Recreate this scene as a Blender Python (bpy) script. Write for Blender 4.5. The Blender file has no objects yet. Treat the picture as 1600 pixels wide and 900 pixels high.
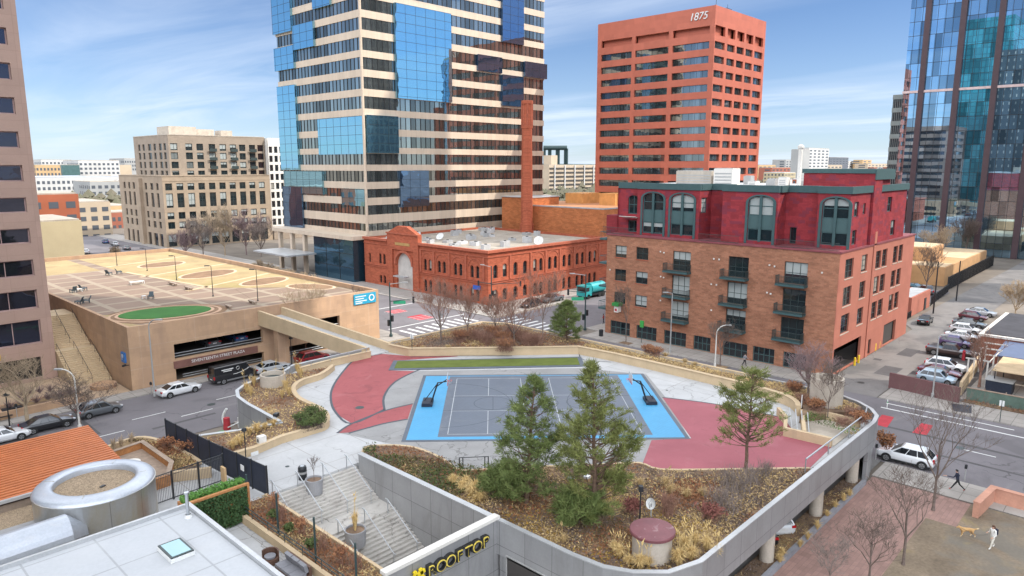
import bpy, math, random
from mathutils import Vector, Matrix
random.seed(7)
SC = bpy.context.scene
COL = SC.collection
PI = math.pi
HCAM = 26.5
YAW = math.radians(43.5)
FPX = 1105.0
PITCH = math.atan(192 / FPX)

# ------------------------------------------------------------------ helpers
def rnd(a, b): return random.uniform(a, b)

_fw = Vector((math.cos(YAW) * math.cos(PITCH), math.sin(YAW) * math.cos(PITCH), -math.sin(PITCH)))
_rt = Vector((math.sin(YAW), -math.cos(YAW), 0))
_up = _rt.cross(_fw)
def at(px, py, z=0.0):
    """survey helper: where the sight line through a photo point meets the level z"""
    r = _fw + _rt * ((px - 800) / FPX) - _up * ((py - 450) / FPX)
    k = (z - HCAM) / r.z
    return Vector((r.x * k, r.y * k, z))
def zat(px, py, x):
    r = _fw + _rt * ((px - 800) / FPX) - _up * ((py - 450) / FPX)
    return HCAM + r.z * x / r.x

class MB:
    def __init__(s):
        s.v = []; s.f = []; s.m = []; s.sm = []
    def face(s, pts, mi=0, smooth=False):
        n = len(s.v); s.v.extend([tuple(p) for p in pts]); s.f.append(tuple(range(n, n + len(pts)))); s.m.append(mi); s.sm.append(smooth)
    def raw(s, vs, fs, mi=0, smooth=False):
        n = len(s.v); s.v.extend([tuple(p) for p in vs])
        for f in fs: s.f.append(tuple(i + n for i in f)); s.m.append(mi); s.sm.append(smooth)
    def box(s, x0, y0, z0, x1, y1, z1, mi=0):
        if x0 > x1: x0, x1 = x1, x0
        if y0 > y1: y0, y1 = y1, y0
        if z0 > z1: z0, z1 = z1, z0
        v = [(x0,y0,z0),(x1,y0,z0),(x1,y1,z0),(x0,y1,z0),(x0,y0,z1),(x1,y0,z1),(x1,y1,z1),(x0,y1,z1)]
        s.raw(v, [(3,2,1,0),(4,5,6,7),(0,1,5,4),(1,2,6,5),(2,3,7,6),(3,0,4,7)], mi)
    def obox(s, c, size, rz=0, mi=0, rx=0, ry=0):
        M = Matrix.Translation(Vector(c)) @ Matrix.Rotation(rz, 4, 'Z') @ Matrix.Rotation(ry, 4, 'Y') @ Matrix.Rotation(rx, 4, 'X')
        a, b, d = size[0]/2, size[1]/2, size[2]/2
        v = [M @ Vector(q) for q in ((-a,-b,-d),(a,-b,-d),(a,b,-d),(-a,b,-d),(-a,-b,d),(a,-b,d),(a,b,d),(-a,b,d))]
        s.raw(v, [(3,2,1,0),(4,5,6,7),(0,1,5,4),(1,2,6,5),(2,3,7,6),(3,0,4,7)], mi)
    def prism(s, poly, z0, z1, mi=0, mtop=None):
        a = sum(poly[i][0]*poly[(i+1)%len(poly)][1]-poly[(i+1)%len(poly)][0]*poly[i][1] for i in range(len(poly)))
        if a < 0: poly = poly[::-1]
        n = len(poly)
        v = [(p[0],p[1],z0) for p in poly] + [(p[0],p[1],z1) for p in poly]
        s.raw(v, [tuple(range(n-1,-1,-1))] + [(i,(i+1)%n,n+(i+1)%n,n+i) for i in range(n)], mi)
        s.face([(p[0],p[1],z1) for p in poly], mi if mtop is None else mtop)
    def sheet(s, poly, z, mi=0):
        a = sum(poly[i][0]*poly[(i+1)%len(poly)][1]-poly[(i+1)%len(poly)][0]*poly[i][1] for i in range(len(poly)))
        if a < 0: poly = poly[::-1]
        s.face([(p[0],p[1],z) for p in poly], mi)
    def tube(s, p0, p1, r0, r1=None, n=8, mi=0, cap=True, smooth=True):
        if r1 is None: r1 = r0
        p0, p1 = Vector(p0), Vector(p1); d = p1 - p0
        if d.length < 1e-6: return
        d.normalize(); a = d.orthogonal().normalized(); b = d.cross(a)
        v = []
        for p, r in ((p0, r0), (p1, r1)):
            for i in range(n):
                t = 2*PI*i/n; v.append(p + a*(r*math.cos(t)) + b*(r*math.sin(t)))
        s.raw(v, [(i,(i+1)%n,n+(i+1)%n,n+i) for i in range(n)], mi, smooth)
        if cap: s.raw(v, [tuple(range(n-1,-1,-1)), tuple(range(n,2*n))], mi)
    def path(s, pts, r, n=6, mi=0, taper=None):
        for i in range(len(pts)-1):
            ra = r if taper is None else r + (taper-r)*i/(len(pts)-1)
            rb = r if taper is None else r + (taper-r)*(i+1)/(len(pts)-1)
            s.tube(pts[i], pts[i+1], ra, rb, n, mi)
    def lathe(s, prof, c=(0,0,0), n=24, mi=0, smooth=False):
        v = []
        for (r, z) in prof:
            for i in range(n):
                t = 2*PI*i/n; v.append((c[0]+r*math.cos(t), c[1]+r*math.sin(t), c[2]+z))
        f = []
        for k in range(len(prof)-1):
            for i in range(n): f.append((k*n+i, k*n+(i+1)%n, (k+1)*n+(i+1)%n, (k+1)*n+i))
        s.raw(v, f, mi, smooth)
    def disc(s, c, r, n=24, mi=0):
        s.face([(c[0]+r*math.cos(2*PI*i/n), c[1]+r*math.sin(2*PI*i/n), c[2]) for i in range(n)], mi)
    def wallpath(s, pts, th, z0, z1, mi=0, closed=False, side=0.5):
        """a wall of even thickness along a plan polyline; side .5 centres it"""
        P = [Vector((p[0], p[1])) for p in pts]; n = len(P); L = []; R = []
        for i in range(n):
            if closed: a, b = P[i-1], P[(i+1) % n]
            else: a, b = P[max(i-1,0)], P[min(i+1,n-1)]
            d1 = (P[i]-a).normalized() if (P[i]-a).length > 1e-6 else (b-P[i]).normalized()
            d2 = (b-P[i]).normalized() if (b-P[i]).length > 1e-6 else d1
            n1 = Vector((-d1.y,d1.x)); n2 = Vector((-d2.y,d2.x)); m = (n1+n2)
            m = m / max(.35, m.dot(n1)) if m.length > 1e-6 else n1
            L.append(P[i]+m*th*side); R.append(P[i]-m*th*(1-side))
        for i in range(n if closed else n-1):
            j = (i+1) % n
            v = [(R[i].x,R[i].y,z0),(R[j].x,R[j].y,z0),(L[j].x,L[j].y,z0),(L[i].x,L[i].y,z0),(R[i].x,R[i].y,z1),(R[j].x,R[j].y,z1),(L[j].x,L[j].y,z1),(L[i].x,L[i].y,z1)]
            fs = [(3,2,1,0),(4,5,6,7),(0,1,5,4),(2,3,7,6)]
            if not closed and i == 0: fs.append((3,0,4,7))
            if not closed and i == n-2: fs.append((1,2,6,5))
            s.raw(v, fs, mi)
    def data(s, name, mats, off=(0,0,0)):
        me = bpy.data.meshes.new(name)
        ox, oy, oz = off
        me.from_pydata([(x-ox,y-oy,z-oz) for x,y,z in s.v], [], s.f)
        if not isinstance(mats, (list, tuple)): mats = [mats]
        for m in mats: me.materials.append(m)
        me.polygons.foreach_set('material_index', s.m)
        me.polygons.foreach_set('use_smooth', s.sm)
        me.update()
        return me
    def build(s, name, mats, parent=None, origin=None):
        """origin: world point of a top-level mesh; a child subtracts its parents' places"""
        if parent is None:
            if origin is None:
                xs = [p[0] for p in s.v]; ys = [p[1] for p in s.v]; zs = [p[2] for p in s.v]
                origin = ((min(xs)+max(xs))/2, (min(ys)+max(ys))/2, min(zs))
            o = bpy.data.objects.new(name, s.data(name, mats, origin)); o.location = origin
        else:
            off = Vector((0,0,0)); q = parent
            while q: off += q.location; q = q.parent
            o = bpy.data.objects.new(name, s.data(name, mats, off)); o.parent = parent
        COL.objects.link(o)
        return o

def tag(o, label, cat, group=None):
    o['label'] = label; o['category'] = cat
    if group: o['group'] = group
    return o
def T(name, label, cat, loc=(0,0,0), group=None):
    o = bpy.data.objects.new(name, None); o.location = loc; o.empty_display_size = .2
    COL.objects.link(o); return tag(o, label, cat, group)
def S(o, kind='structure'):
    o['kind'] = kind; return o
def kids(o): return [c for c in o.children]
def dup(o, loc, rz=0, label=None, group=None, scale=None):
    def cp(q, par):
        c = q.copy(); COL.objects.link(c)
        if par: c.parent = par
        for ch in q.children: cp(ch, c)
        return c
    c = cp(o, None); c.location = loc; c.rotation_euler = (0,0,rz)
    if scale: c.scale = (scale,)*3
    if label: c['label'] = label
    if group: c['group'] = group
    return c

# ------------------------------------------------------------------ materials
def nmat(name):
    m = bpy.data.materials.new(name); m.use_nodes = True
    nt = m.node_tree; b = nt.nodes['Principled BSDF']
    return m, nt, b
def N(nt, t, **kw):
    n = nt.nodes.new(t)
    for k, v in kw.items(): setattr(n, k, v)
    return n
def mixc(nt, fac, a, b, mode='MIX'):
    n = N(nt, 'ShaderNodeMix', data_type='RGBA', blend_type=mode)
    for i, v in ((0, fac), (6, a), (7, b)):
        if hasattr(v, 'links'): nt.links.new(v, n.inputs[i])
        else: n.inputs[i].default_value = v if i == 0 else (*v[:3], 1)
    return n.outputs[2]
def math_(nt, op, a, b=None, clamp=False):
    n = N(nt, 'ShaderNodeMath', operation=op, use_clamp=clamp)
    for i, v in ((0, a), (1, b)):
        if v is None: continue
        if hasattr(v, 'links'): nt.links.new(v, n.inputs[i])
        else: n.inputs[i].default_value = v
    return n.outputs[0]
def noise(nt, scale, detail=4, rough=.55, vec=None, dist=0):
    n = N(nt, 'ShaderNodeTexNoise'); n.inputs['Scale'].default_value = scale
    n.inputs['Detail'].default_value = detail; n.inputs['Roughness'].default_value = rough; n.inputs['Distortion'].default_value = dist
    if vec is not None: nt.links.new(vec, n.inputs['Vector'])
    return n.outputs['Fac']
def ramp(nt, fac, a, b):
    n = N(nt, 'ShaderNodeMapRange'); n.inputs[1].default_value = a; n.inputs[2].default_value = b
    nt.links.new(fac, n.inputs[0]); return n.outputs[0]
def wpos(nt): return N(nt, 'ShaderNodeNewGeometry').outputs['Position']
def bump(nt, b, h, strength=.3, dist=.05):
    n = N(nt, 'ShaderNodeBump'); n.inputs['Strength'].default_value = strength; n.inputs['Distance'].default_value = dist
    nt.links.new(h, n.inputs['Height']); nt.links.new(n.outputs[0], b.inputs['Normal'])
def dk(c, k): return tuple(min(1, x*k) for x in c[:3])

def M(name, c, rough=.75, metal=0, var=.18, scale=.6, fine=.12, fscale=9, bmp=0, spec=.35, obj=False):
    """colour broken up by broad wear and fine grain, both fixed to the thing or the ground"""
    m, nt, b = nmat(name)
    v = N(nt, 'ShaderNodeTexCoord').outputs['Object'] if obj else wpos(nt)
    n1 = ramp(nt, noise(nt, scale, 5, .6, v), .3, .7); n2 = ramp(nt, noise(nt, fscale, 3, .6, v), .3, .7)
    col = mixc(nt, n1, dk(c, 1-var), dk(c, 1+var))
    col = mixc(nt, n2, mixc(nt, 1.0, col, (1-fine,)*3, 'MULTIPLY'), col)
    nt.links.new(col, b.inputs['Base Color'])
    b.inputs['Roughness'].default_value = rough; b.inputs['Metallic'].default_value = metal
    b.inputs['Specular IOR Level'].default_value = spec
    if bmp: bump(nt, b, n2, bmp, .03)
    return m
def stain(m, c, scale, lo, hi, amt=.8, dist=.6, stretch=None):
    """adds a patch of another colour to material m"""
    nt = m.node_tree; b = nt.nodes['Principled BSDF']; old = b.inputs['Base Color'].links[0].from_socket
    v = wpos(nt)
    if stretch:
        mp = N(nt, 'ShaderNodeMapping'); mp.inputs['Scale'].default_value = stretch; nt.links.new(v, mp.inputs[0]); v = mp.outputs[0]
    f = math_(nt, 'MULTIPLY', ramp(nt, noise(nt, scale, 6, .62, v, dist), lo, hi), amt)
    nt.links.new(mixc(nt, f, old, c), b.inputs['Base Color']); return m
def wallvec(nt):
    s = N(nt, 'ShaderNodeSeparateXYZ'); nt.links.new(wpos(nt), s.inputs[0])
    c = N(nt, 'ShaderNodeCombineXYZ'); nt.links.new(math_(nt, 'ADD', s.outputs[0], s.outputs[1]), c.inputs[0]); nt.links.new(s.outputs[2], c.inputs[1])
    return c.outputs[0], s
def cells(nt, v, w, h, seed=0.0):
    s = N(nt, 'ShaderNodeSeparateXYZ'); nt.links.new(v, s.inputs[0]); r = math_(nt, 'FLOOR', math_(nt, 'DIVIDE', s.outputs[1], h))
    u = math_(nt, 'FLOOR', math_(nt, 'ADD', math_(nt, 'DIVIDE', s.outputs[0], w), math_(nt, 'MULTIPLY', r, .5)))
    c = N(nt, 'ShaderNodeCombineXYZ'); nt.links.new(u, c.inputs[0]); nt.links.new(r, c.inputs[1]); c.inputs[2].default_value = seed
    n = N(nt, 'ShaderNodeTexWhiteNoise', noise_dimensions='3D'); nt.links.new(c.outputs[0], n.inputs['Vector']); return n.outputs['Value']
def grainy(m, w, h, lo=.82, hi=1.15):
    """courses and panels whose tone differs piece by piece"""
    nt = m.node_tree; b = nt.nodes['Principled BSDF']; old = b.inputs['Base Color'].links[0].from_socket; v, s = wallvec(nt)
    k = math_(nt, 'ADD', math_(nt, 'MULTIPLY', cells(nt, v, w, h), hi-lo), lo); sc = N(nt, 'ShaderNodeVectorMath', operation='SCALE'); nt.links.new(old, sc.inputs[0]); nt.links.new(k, sc.inputs['Scale'])
    nt.links.new(sc.outputs[0], b.inputs['Base Color']); return m
def cracks(m, scale, width, c, amt=.6, flatz=True):
    nt = m.node_tree; b = nt.nodes['Principled BSDF']; old = b.inputs['Base Color'].links[0].from_socket; v = wpos(nt)
    nz = N(nt, 'ShaderNodeTexNoise'); nz.inputs['Scale'].default_value = scale*2.2; nz.inputs['Detail'].default_value = 6; nt.links.new(v, nz.inputs['Vector'])
    ad = N(nt, 'ShaderNodeMixRGB' if False else 'ShaderNodeVectorMath', operation='MULTIPLY_ADD'); nt.links.new(nz.outputs['Color'], ad.inputs[0]); ad.inputs[1].default_value = (1.6/scale*.35,)*3; nt.links.new(v, ad.inputs[2])
    vo = N(nt, 'ShaderNodeTexVoronoi', feature='DISTANCE_TO_EDGE'); vo.inputs['Scale'].default_value = scale; nt.links.new(ad.outputs[0], vo.inputs['Vector'])
    f = math_(nt, 'MULTIPLY', math_(nt, 'LESS_THAN', vo.outputs['Distance'], width*scale), ramp(nt, noise(nt, scale*.8, 2, .5, v), .42, .60)); f = math_(nt, 'MULTIPLY', f, amt, True)
    nt.links.new(mixc(nt, f, old, c), b.inputs['Base Color']); return m
def brick(name, c1, c2, mortar, w=.22, h=.075, var=.25, big=.25, blotch=None):
    m, nt, b = nmat(name); v, s = wallvec(nt)
    t = N(nt, 'ShaderNodeTexBrick'); nt.links.new(v, t.inputs['Vector'])
    t.inputs['Scale'].default_value = 1; t.inputs['Brick Width'].default_value = w; t.inputs['Row Height'].default_value = h
    t.inputs['Mortar Size'].default_value = .009; t.inputs['Bias'].default_value = -.1
    t.inputs['Color1'].default_value = (*c1,1); t.inputs['Color2'].default_value = (*c2,1); t.inputs['Mortar'].default_value = (*mortar,1)
    n1 = ramp(nt, noise(nt, big, 5, .6, v), .3, .7)
    col = mixc(nt, n1, mixc(nt, 1.0, t.outputs[0], (1-var,)*3, 'MULTIPLY'), t.outputs[0])
    k = math_(nt, 'ADD', math_(nt, 'MULTIPLY', cells(nt, v, w*3.1, h*3), .34), .83); sc = N(nt, 'ShaderNodeVectorMath', operation='SCALE'); nt.links.new(col, sc.inputs[0]); nt.links.new(k, sc.inputs['Scale']); col = sc.outputs[0]
    if blotch: col = mixc(nt, math_(nt, 'MULTIPLY', math_(nt, 'GREATER_THAN', cells(nt, v, .9, .42, 3.0), .80), .7), col, blotch)
    nt.links.new(col, b.inputs['Base Color']); b.inputs['Roughness'].default_value = .85; b.inputs['Specular IOR Level'].default_value = .2
    return m
def panels(name, c, w, h, line, lw=.02, rough=.6, var=.12, metal=0, tone=.06, tint2=None, horizontal=True):
    """sheets or slabs with joints; every panel a slightly different tone"""
    m, nt, b = nmat(name)
    if horizontal is True: v, s = wallvec(nt)
    else: v = wpos(nt)
    t = N(nt, 'ShaderNodeTexBrick', offset=0.0, squash=1.0); nt.links.new(v, t.inputs['Vector']); t.inputs['Scale'].default_value = 1
    t.inputs['Brick Width'].default_value = w; t.inputs['Row Height'].default_value = h; t.inputs['Mortar Size'].default_value = lw; t.inputs['Bias'].default_value = 0
    c2 = tint2 or dk(c, 1+tone)
    t.inputs['Color1'].default_value = (*dk(c, 1-tone),1); t.inputs['Color2'].default_value = (*c2[:3],1); t.inputs['Mortar'].default_value = (*line,1)
    n1 = ramp(nt, noise(nt, .5, 6, .65, wpos(nt)), .3, .7); n2 = ramp(nt, noise(nt, 7, 3, .6, wpos(nt)), .3, .7)
    col = mixc(nt, n1, mixc(nt, 1.0, t.outputs[0], (1-var,)*3, 'MULTIPLY'), t.outputs[0])
    col = mixc(nt, n2, mixc(nt, 1.0, col, (.93,)*3, 'MULTIPLY'), col)
    nt.links.new(col, b.inputs['Base Color']); b.inputs['Roughness'].default_value = rough; b.inputs['Metallic'].default_value = metal
    return m
def glass(name, tint, metal=.85, rough=.02, wave=.02, wscale=.25, dark=(.01,.012,.015), fac=.0, panes=None):
    """coated facade glass: a tinted mirror whose sheets are never quite flat"""
    m, nt, b = nmat(name)
    b.inputs['Metallic'].default_value = metal; b.inputs['Roughness'].default_value = rough
    b.inputs['Specular IOR Level'].default_value = .6
    col = N(nt, 'ShaderNodeRGB'); col.outputs[0].default_value = (*tint,1); c = col.outputs[0]
    v, s = wallvec(nt)
    if panes:
        t = N(nt, 'ShaderNodeTexBrick', offset=0.0); nt.links.new(v, t.inputs['Vector']); t.inputs['Scale'].default_value = 1
        t.inputs['Brick Width'].default_value = panes[0]; t.inputs['Row Height'].default_value = panes[1]; t.inputs['Mortar Size'].default_value = 0
        t.inputs['Color1'].default_value = (*dk(tint,.5),1); t.inputs['Color2'].default_value = (*dk(tint,1.4),1); c = t.outputs[0]
    nt.links.new(c, b.inputs['Base Color'])
    h = noise(nt, wscale, 2, .5, wpos(nt), .3)
    bump(nt, b, h, 1.0, wave)
    return m
def pane(name, dark=(.012,.016,.02), blind=(.42,.42,.38), frac=.35, spec=.8):
    """house window: dark room or a pale blind, told apart window by window"""
    m, nt, b = nmat(name)
    oi = N(nt, 'ShaderNodeObjectInfo'); r = oi.outputs['Random']
    f = ramp(nt, r, 1-frac, 1-frac+.02)
    tc = N(nt, 'ShaderNodeTexCoord'); s = N(nt, 'ShaderNodeSeparateXYZ'); nt.links.new(tc.outputs['Generated'], s.inputs[0])
    cut = math_(nt, 'MULTIPLY', math_(nt, 'FRACT', math_(nt, 'MULTIPLY', r, 17.3)), .75)
    up = math_(nt, 'GREATER_THAN', s.outputs[2], cut)
    f = math_(nt, 'MULTIPLY', f, up)
    nt.links.new(mixc(nt, f, dark, blind), b.inputs['Base Color'])
    b.inputs['Roughness'].default_value = .04; b.inputs['Specular IOR Level'].default_value = spec
    bump(nt, b, noise(nt, .8, 2, .5, wpos(nt)), 1.0, .006)
    return m
def flat(name, c, rough=.5, metal=0, spec=.5, coat=0):
    m, nt, b = nmat(name); b.inputs['Base Color'].default_value = (*c,1); b.inputs['Roughness'].default_value = rough
    b.inputs['Metallic'].default_value = metal; b.inputs['Specular IOR Level'].default_value = spec; b.inputs['Coat Weight'].default_value = coat
    b.inputs['Coat Roughness'].default_value = .05
    return m
def leafmat(name, c1, c2, rough=.7, trans=.15):
    m, nt, b = nmat(name)
    n1 = ramp(nt, noise(nt, 1.3, 4, .6, wpos(nt)), .35, .65)
    g = N(nt, 'ShaderNodeNewGeometry'); r = g.outputs['Random Per Island']
    col = mixc(nt, math_(nt, 'MULTIPLY', math_(nt, 'ADD', n1, r), .5), c1, c2)
    nt.links.new(col, b.inputs['Base Color']); b.inputs['Roughness'].default_value = rough; b.inputs['Specular IOR Level'].default_value = .25
    return m

# ------------------------------------------------------------------ camera, light, sky
cam = bpy.data.cameras.new('camera'); cam.sensor_width = 36; cam.lens = 36 * FPX / 1600; cam.clip_start = .5; cam.clip_end = 20000
co = bpy.data.objects.new('camera', cam); co.location = (0,0,HCAM); co.rotation_euler = (PI/2 - PITCH, 0, YAW - PI/2); COL.objects.link(co); SC.camera = co

SUN_EL = math.radians(44); SUN_DIR = Vector((.55, -.835, 0)).normalized()      # horizontal direction towards the sun
sv = Vector((SUN_DIR.x*math.cos(SUN_EL), SUN_DIR.y*math.cos(SUN_EL), math.sin(SUN_EL)))
sl = bpy.data.lights.new('sun', 'SUN'); sl.energy = 3.7; sl.angle = math.radians(.5); sl.color = (1, .93, .83)
so = bpy.data.objects.new('sun', sl); so.rotation_euler = sv.to_track_quat('Z', 'Y').to_euler(); so.location = (0,-50,200); COL.objects.link(so)
W = bpy.data.worlds.new('World'); SC.world = W; W.use_nodes = True
nt = W.node_tree; bg = nt.nodes['Background']
sky = N(nt, 'ShaderNodeTexSky', sky_type='NISHITA'); sky.sun_disc = False; sky.sun_elevation = SUN_EL
sky.sun_rotation = math.atan2(SUN_DIR.x, SUN_DIR.y); sky.altitude = 1600; sky.air_density = 1.0; sky.dust_density = .6; sky.ozone_density = 2.0
tc = N(nt, 'ShaderNodeTexCoord'); sp = N(nt, 'ShaderNodeSeparateXYZ'); nt.links.new(tc.outputs['Generated'], sp.inputs[0])
# thin high cloud: streaks on a flat layer far up, seen by dividing through the height of the view
zz = math_(nt, 'MAXIMUM', math_(nt, 'ADD', sp.outputs[2], .06), .02)
cx = N(nt, 'ShaderNodeCombineXYZ'); nt.links.new(math_(nt, 'DIVIDE', sp.outputs[0], zz), cx.inputs[0]); nt.links.new(math_(nt, 'DIVIDE', sp.outputs[1], zz), cx.inputs[1])
mp = N(nt, 'ShaderNodeMapping'); mp.inputs['Rotation'].default_value = (0,0,math.radians(47)); mp.inputs['Scale'].default_value = (.9,.3,1); nt.links.new(cx.outputs[0], mp.inputs[0])
cl = ramp(nt, noise(nt, 1.2, 8, .60, mp.outputs[0], .6), .36, .74)
cl2 = ramp(nt, noise(nt, .45, 3, .5, mp.outputs[0], .2), .40, .62)
cf = math_(nt, 'MULTIPLY', math_(nt, 'MULTIPLY', cl, cl2), .95)
hz = ramp(nt, sp.outputs[2], .26, .0)
cf = math_(nt, 'MINIMUM', math_(nt, 'ADD', cf, math_(nt, 'MULTIPLY', math_(nt, 'POWER', hz, 2), .42)), 1)
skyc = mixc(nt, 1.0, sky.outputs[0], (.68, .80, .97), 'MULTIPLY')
cc = mixc(nt, cf, skyc, (6.2, 7.1, 8.5))
# a bright veil of unseen cloud, added overhead and behind camera for fill light
fill_veil = N(nt, 'ShaderNodeMapRange', interpolation_type='SMOOTHSTEP'); bk = math_(nt, 'MAXIMUM', math_(nt, 'MULTIPLY', math_(nt, 'ADD', math_(nt, 'MULTIPLY', sp.outputs[0], math.cos(YAW)), math_(nt, 'MULTIPLY', sp.outputs[1], math.sin(YAW))), -.07), 0.0); nt.links.new(math_(nt, 'ADD', sp.outputs[2], bk), fill_veil.inputs[0]); fill_veil.inputs[1].default_value = .235; fill_veil.inputs[2].default_value = .50
vf = math_(nt, 'MULTIPLY', fill_veil.outputs[0], math_(nt, 'ADD', math_(nt, 'MULTIPLY', noise(nt, 2.2, 6, .6, cx.outputs[0], .6), .6), .5), True)
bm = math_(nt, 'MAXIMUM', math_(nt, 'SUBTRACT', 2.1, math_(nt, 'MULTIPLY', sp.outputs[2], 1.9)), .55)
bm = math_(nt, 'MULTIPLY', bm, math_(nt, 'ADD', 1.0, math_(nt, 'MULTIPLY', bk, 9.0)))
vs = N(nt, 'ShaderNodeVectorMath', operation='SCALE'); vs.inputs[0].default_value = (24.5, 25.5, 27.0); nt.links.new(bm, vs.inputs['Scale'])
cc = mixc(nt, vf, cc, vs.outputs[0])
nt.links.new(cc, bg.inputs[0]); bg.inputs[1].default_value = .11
SC.view_settings.view_transform = 'Standard'; SC.view_settings.look = 'None'; SC.view_settings.exposure = 0.33; SC.view_settings.gamma = 1
# ------------------------------------------------------------------ materials of the place
m_asph = stain(stain(M('asphalt', (.175,.162,.172), .9, var=.16, scale=.12, fine=.18, fscale=14), (.115,.107,.112), .16, .56, .66, .6), (.22,.205,.205), .35, .6, .7, .5, stretch=(.2,1,1))
m_side = panels('sidewalk', (.36,.33,.30), 1.5, 1.5, (.2,.18,.16), .03, .85, .2, horizontal='xy')
m_alley = stain(stain(M('alley_concrete', (.20,.187,.178), .85, var=.15, scale=.2), (.115,.11,.11), .11, .52, .6, .8), (.15,.143,.137), .3, .55, .62, .6)
m_city = M('city_ground', (.20,.17,.14), .9, var=.4, scale=.01, fine=.3, fscale=.2)
m_white = M('paint_white', (.72,.72,.70), .6, var=.08, scale=1.5, fine=.15)
m_redpaint = M('paint_red', (.46,.04,.055), .7, var=.15, scale=1.5, fine=.2)
m_greenpaint = M('paint_green', (.10,.38,.15), .7, var=.2, scale=1)
m_pinkpave = panels('pink_pavers', (.34,.205,.17), .6, .3, (.25,.155,.13), .012, .85, .28, tone=.12, horizontal='xy')
m_dirt = stain(stain(M('park_dirt', (.235,.18,.125), .95, var=.3, scale=.3, fine=.3, fscale=5), (.15,.14,.12), .22, .48, .62, .7), (.26,.20,.10), .3, .56, .70, .8)
m_salmon = M('salmon_concrete', (.52,.27,.19), .85, var=.14, scale=.8)
m_deck = stain(stain(panels('deck_concrete', (.485,.485,.485), 4.5, 4.5, (.33,.31,.285), .03, .85, .16, tone=.05, horizontal='xy'), (.385,.383,.378), .28, .52, .68, .55), (.25,.24,.225), .5, .66, .73, .5)
m_deckgrey = stain(M('deck_grey', (.29,.285,.28), .8, var=.12, scale=.4), (.20,.19,.185), .3, .55, .7, .5)
m_redpath = stain(stain(M('red_coating', (.335,.085,.09), .75, var=.10, scale=.4, fine=.08), (.22,.055,.06), .35, .53, .62, .6, 1.2), (.40,.155,.16), .5, .6, .72, .4)
m_redpink = stain(M('pink_coating', (.33,.098,.118), .75, var=.10, scale=.3, fine=.08), (.38,.15,.165), .4, .55, .7, .5)
m_line = flat('dark_line', (.06,.07,.085), .7)
m_blue = panels('court_blue', (.058,.31,.545), .305, .305, (.047,.27,.48), .012, .5, .06, tone=.02, horizontal='xy')
m_grey = panels('court_grey', (.108,.130,.168), .305, .305, (.090,.108,.142), .014, .5, .10, tone=.03, horizontal='xy')
m_cline = M('court_white', (.50,.51,.52), .6, var=.15, scale=1.2, fine=.25)
m_grey = stain(m_grey, (.165,.175,.19), .35, .54, .68, .5); m_blue = stain(m_blue, (.10,.33,.52), .5, .56, .68, .45)
m_edge = M('court_edge', (.10,.12,.15), .6)
m_turf = M('artificial_turf', (.125,.16,.028), .9, var=.16, scale=.9, fine=.25, fscale=20)
m_green = M('putting_turf', (.045,.165,.03), .9, var=.14, scale=.5, fine=.2, fscale=14)
m_cream = stain(M('cream_concrete', (.54,.41,.26), .85, var=.1, scale=.6, fine=.1, fscale=12), (.40,.31,.21), .7, .58, .7, .5, stretch=(1,1,.25))
m_metalp = stain(panels('metal_panel', (.37,.37,.375), 2.1, 1.75, (.17,.17,.17), .018, .45, .14, metal=.35, tone=.07), (.24,.235,.23), .8, .52, .68, .5, stretch=(1,1,.2))
m_coping = M('coping', (.47,.475,.48), .4, metal=.4, var=.1)
m_stair = stain(M('stair_concrete', (.47,.445,.41), .85, var=.12, scale=.7, fine=.12), (.28,.25,.22), .8, .56, .66, .6)
m_galv = M('galvanised', (.52,.54,.56), .35, metal=.7, var=.1, scale=1.5)
m_soil = stain(stain(M('mulch', (.235,.155,.10), .95, var=.35, scale=.7, fine=.4, fscale=9), (.14,.09,.065), .5, .5, .65, .7), (.38,.27,.13), .35, .56, .68, .6)
m_garage = stain(panels('garage_concrete', (.50,.32,.195), 6.5, 2.6, (.52,.37,.26), .03, .88, .12, tone=.05), (.35,.225,.15), .5, .46, .68, .75, stretch=(1,1,.16))
m_garpave = panels('roof_pavers', (.255,.175,.125), 5.2, 5.2, (.36,.285,.205), .42, .85, .14, tone=.1, horizontal='xy')
m_drygrass = stain(M('dry_lawn', (.40,.295,.15), .95, var=.2, scale=.25, fine=.2, fscale=6), (.27,.235,.075), .12, .55, .7, .6)
m_drybed = M('dry_bed', (.27,.165,.095), .95, var=.25, scale=.6, fine=.3)
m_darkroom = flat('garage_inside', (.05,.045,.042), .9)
m_pink = panels('pink_granite', (.43,.285,.225), 3.25, 1.98, (.36,.23,.18), .02, .55, .10, tone=.05)
m_pinkglass = glass('dusky_glass', (.06,.065,.095), .8, .02, .02, .35)
m_brickA = brick('apartment_brick', (.37,.14,.075), (.28,.098,.053), (.35,.24,.17), var=.2)
m_sideA = M('apartment_stucco', (.40,.145,.10), .85, var=.06, scale=.5)
m_red = brick('red_block', (.285,.038,.046), (.24,.032,.04), (.2,.03,.035), .4, .2, .1, blotch=(.17,.035,.055))
m_teal = M('teal_trim', (.050,.098,.102), .6, var=.08, scale=2)
m_tealL = M('teal_sheet', (.062,.115,.118), .55, var=.05, scale=2)
m_frame = flat('dark_frame', (.03,.045,.045), .45)
m_frameW = flat('white_frame', (.7,.7,.68), .5)
m_pane = pane('window_pane', (.012,.02,.024), (.34,.37,.36), .6)
m_paneD = pane('window_pane_dark', (.010,.014,.018), (.35,.34,.3), .12)
m_cable = brick('cable_brick', (.43,.11,.056), (.36,.085,.045), (.36,.12,.07), var=.14)
m_cabletrim = M('cable_trim', (.40,.11,.06), .8, var=.12, scale=2)
m_orangewall = brick('orange_brick', (.46,.145,.05), (.38,.11,.04), (.5,.24,.12), .3, .1, .18)
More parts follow.
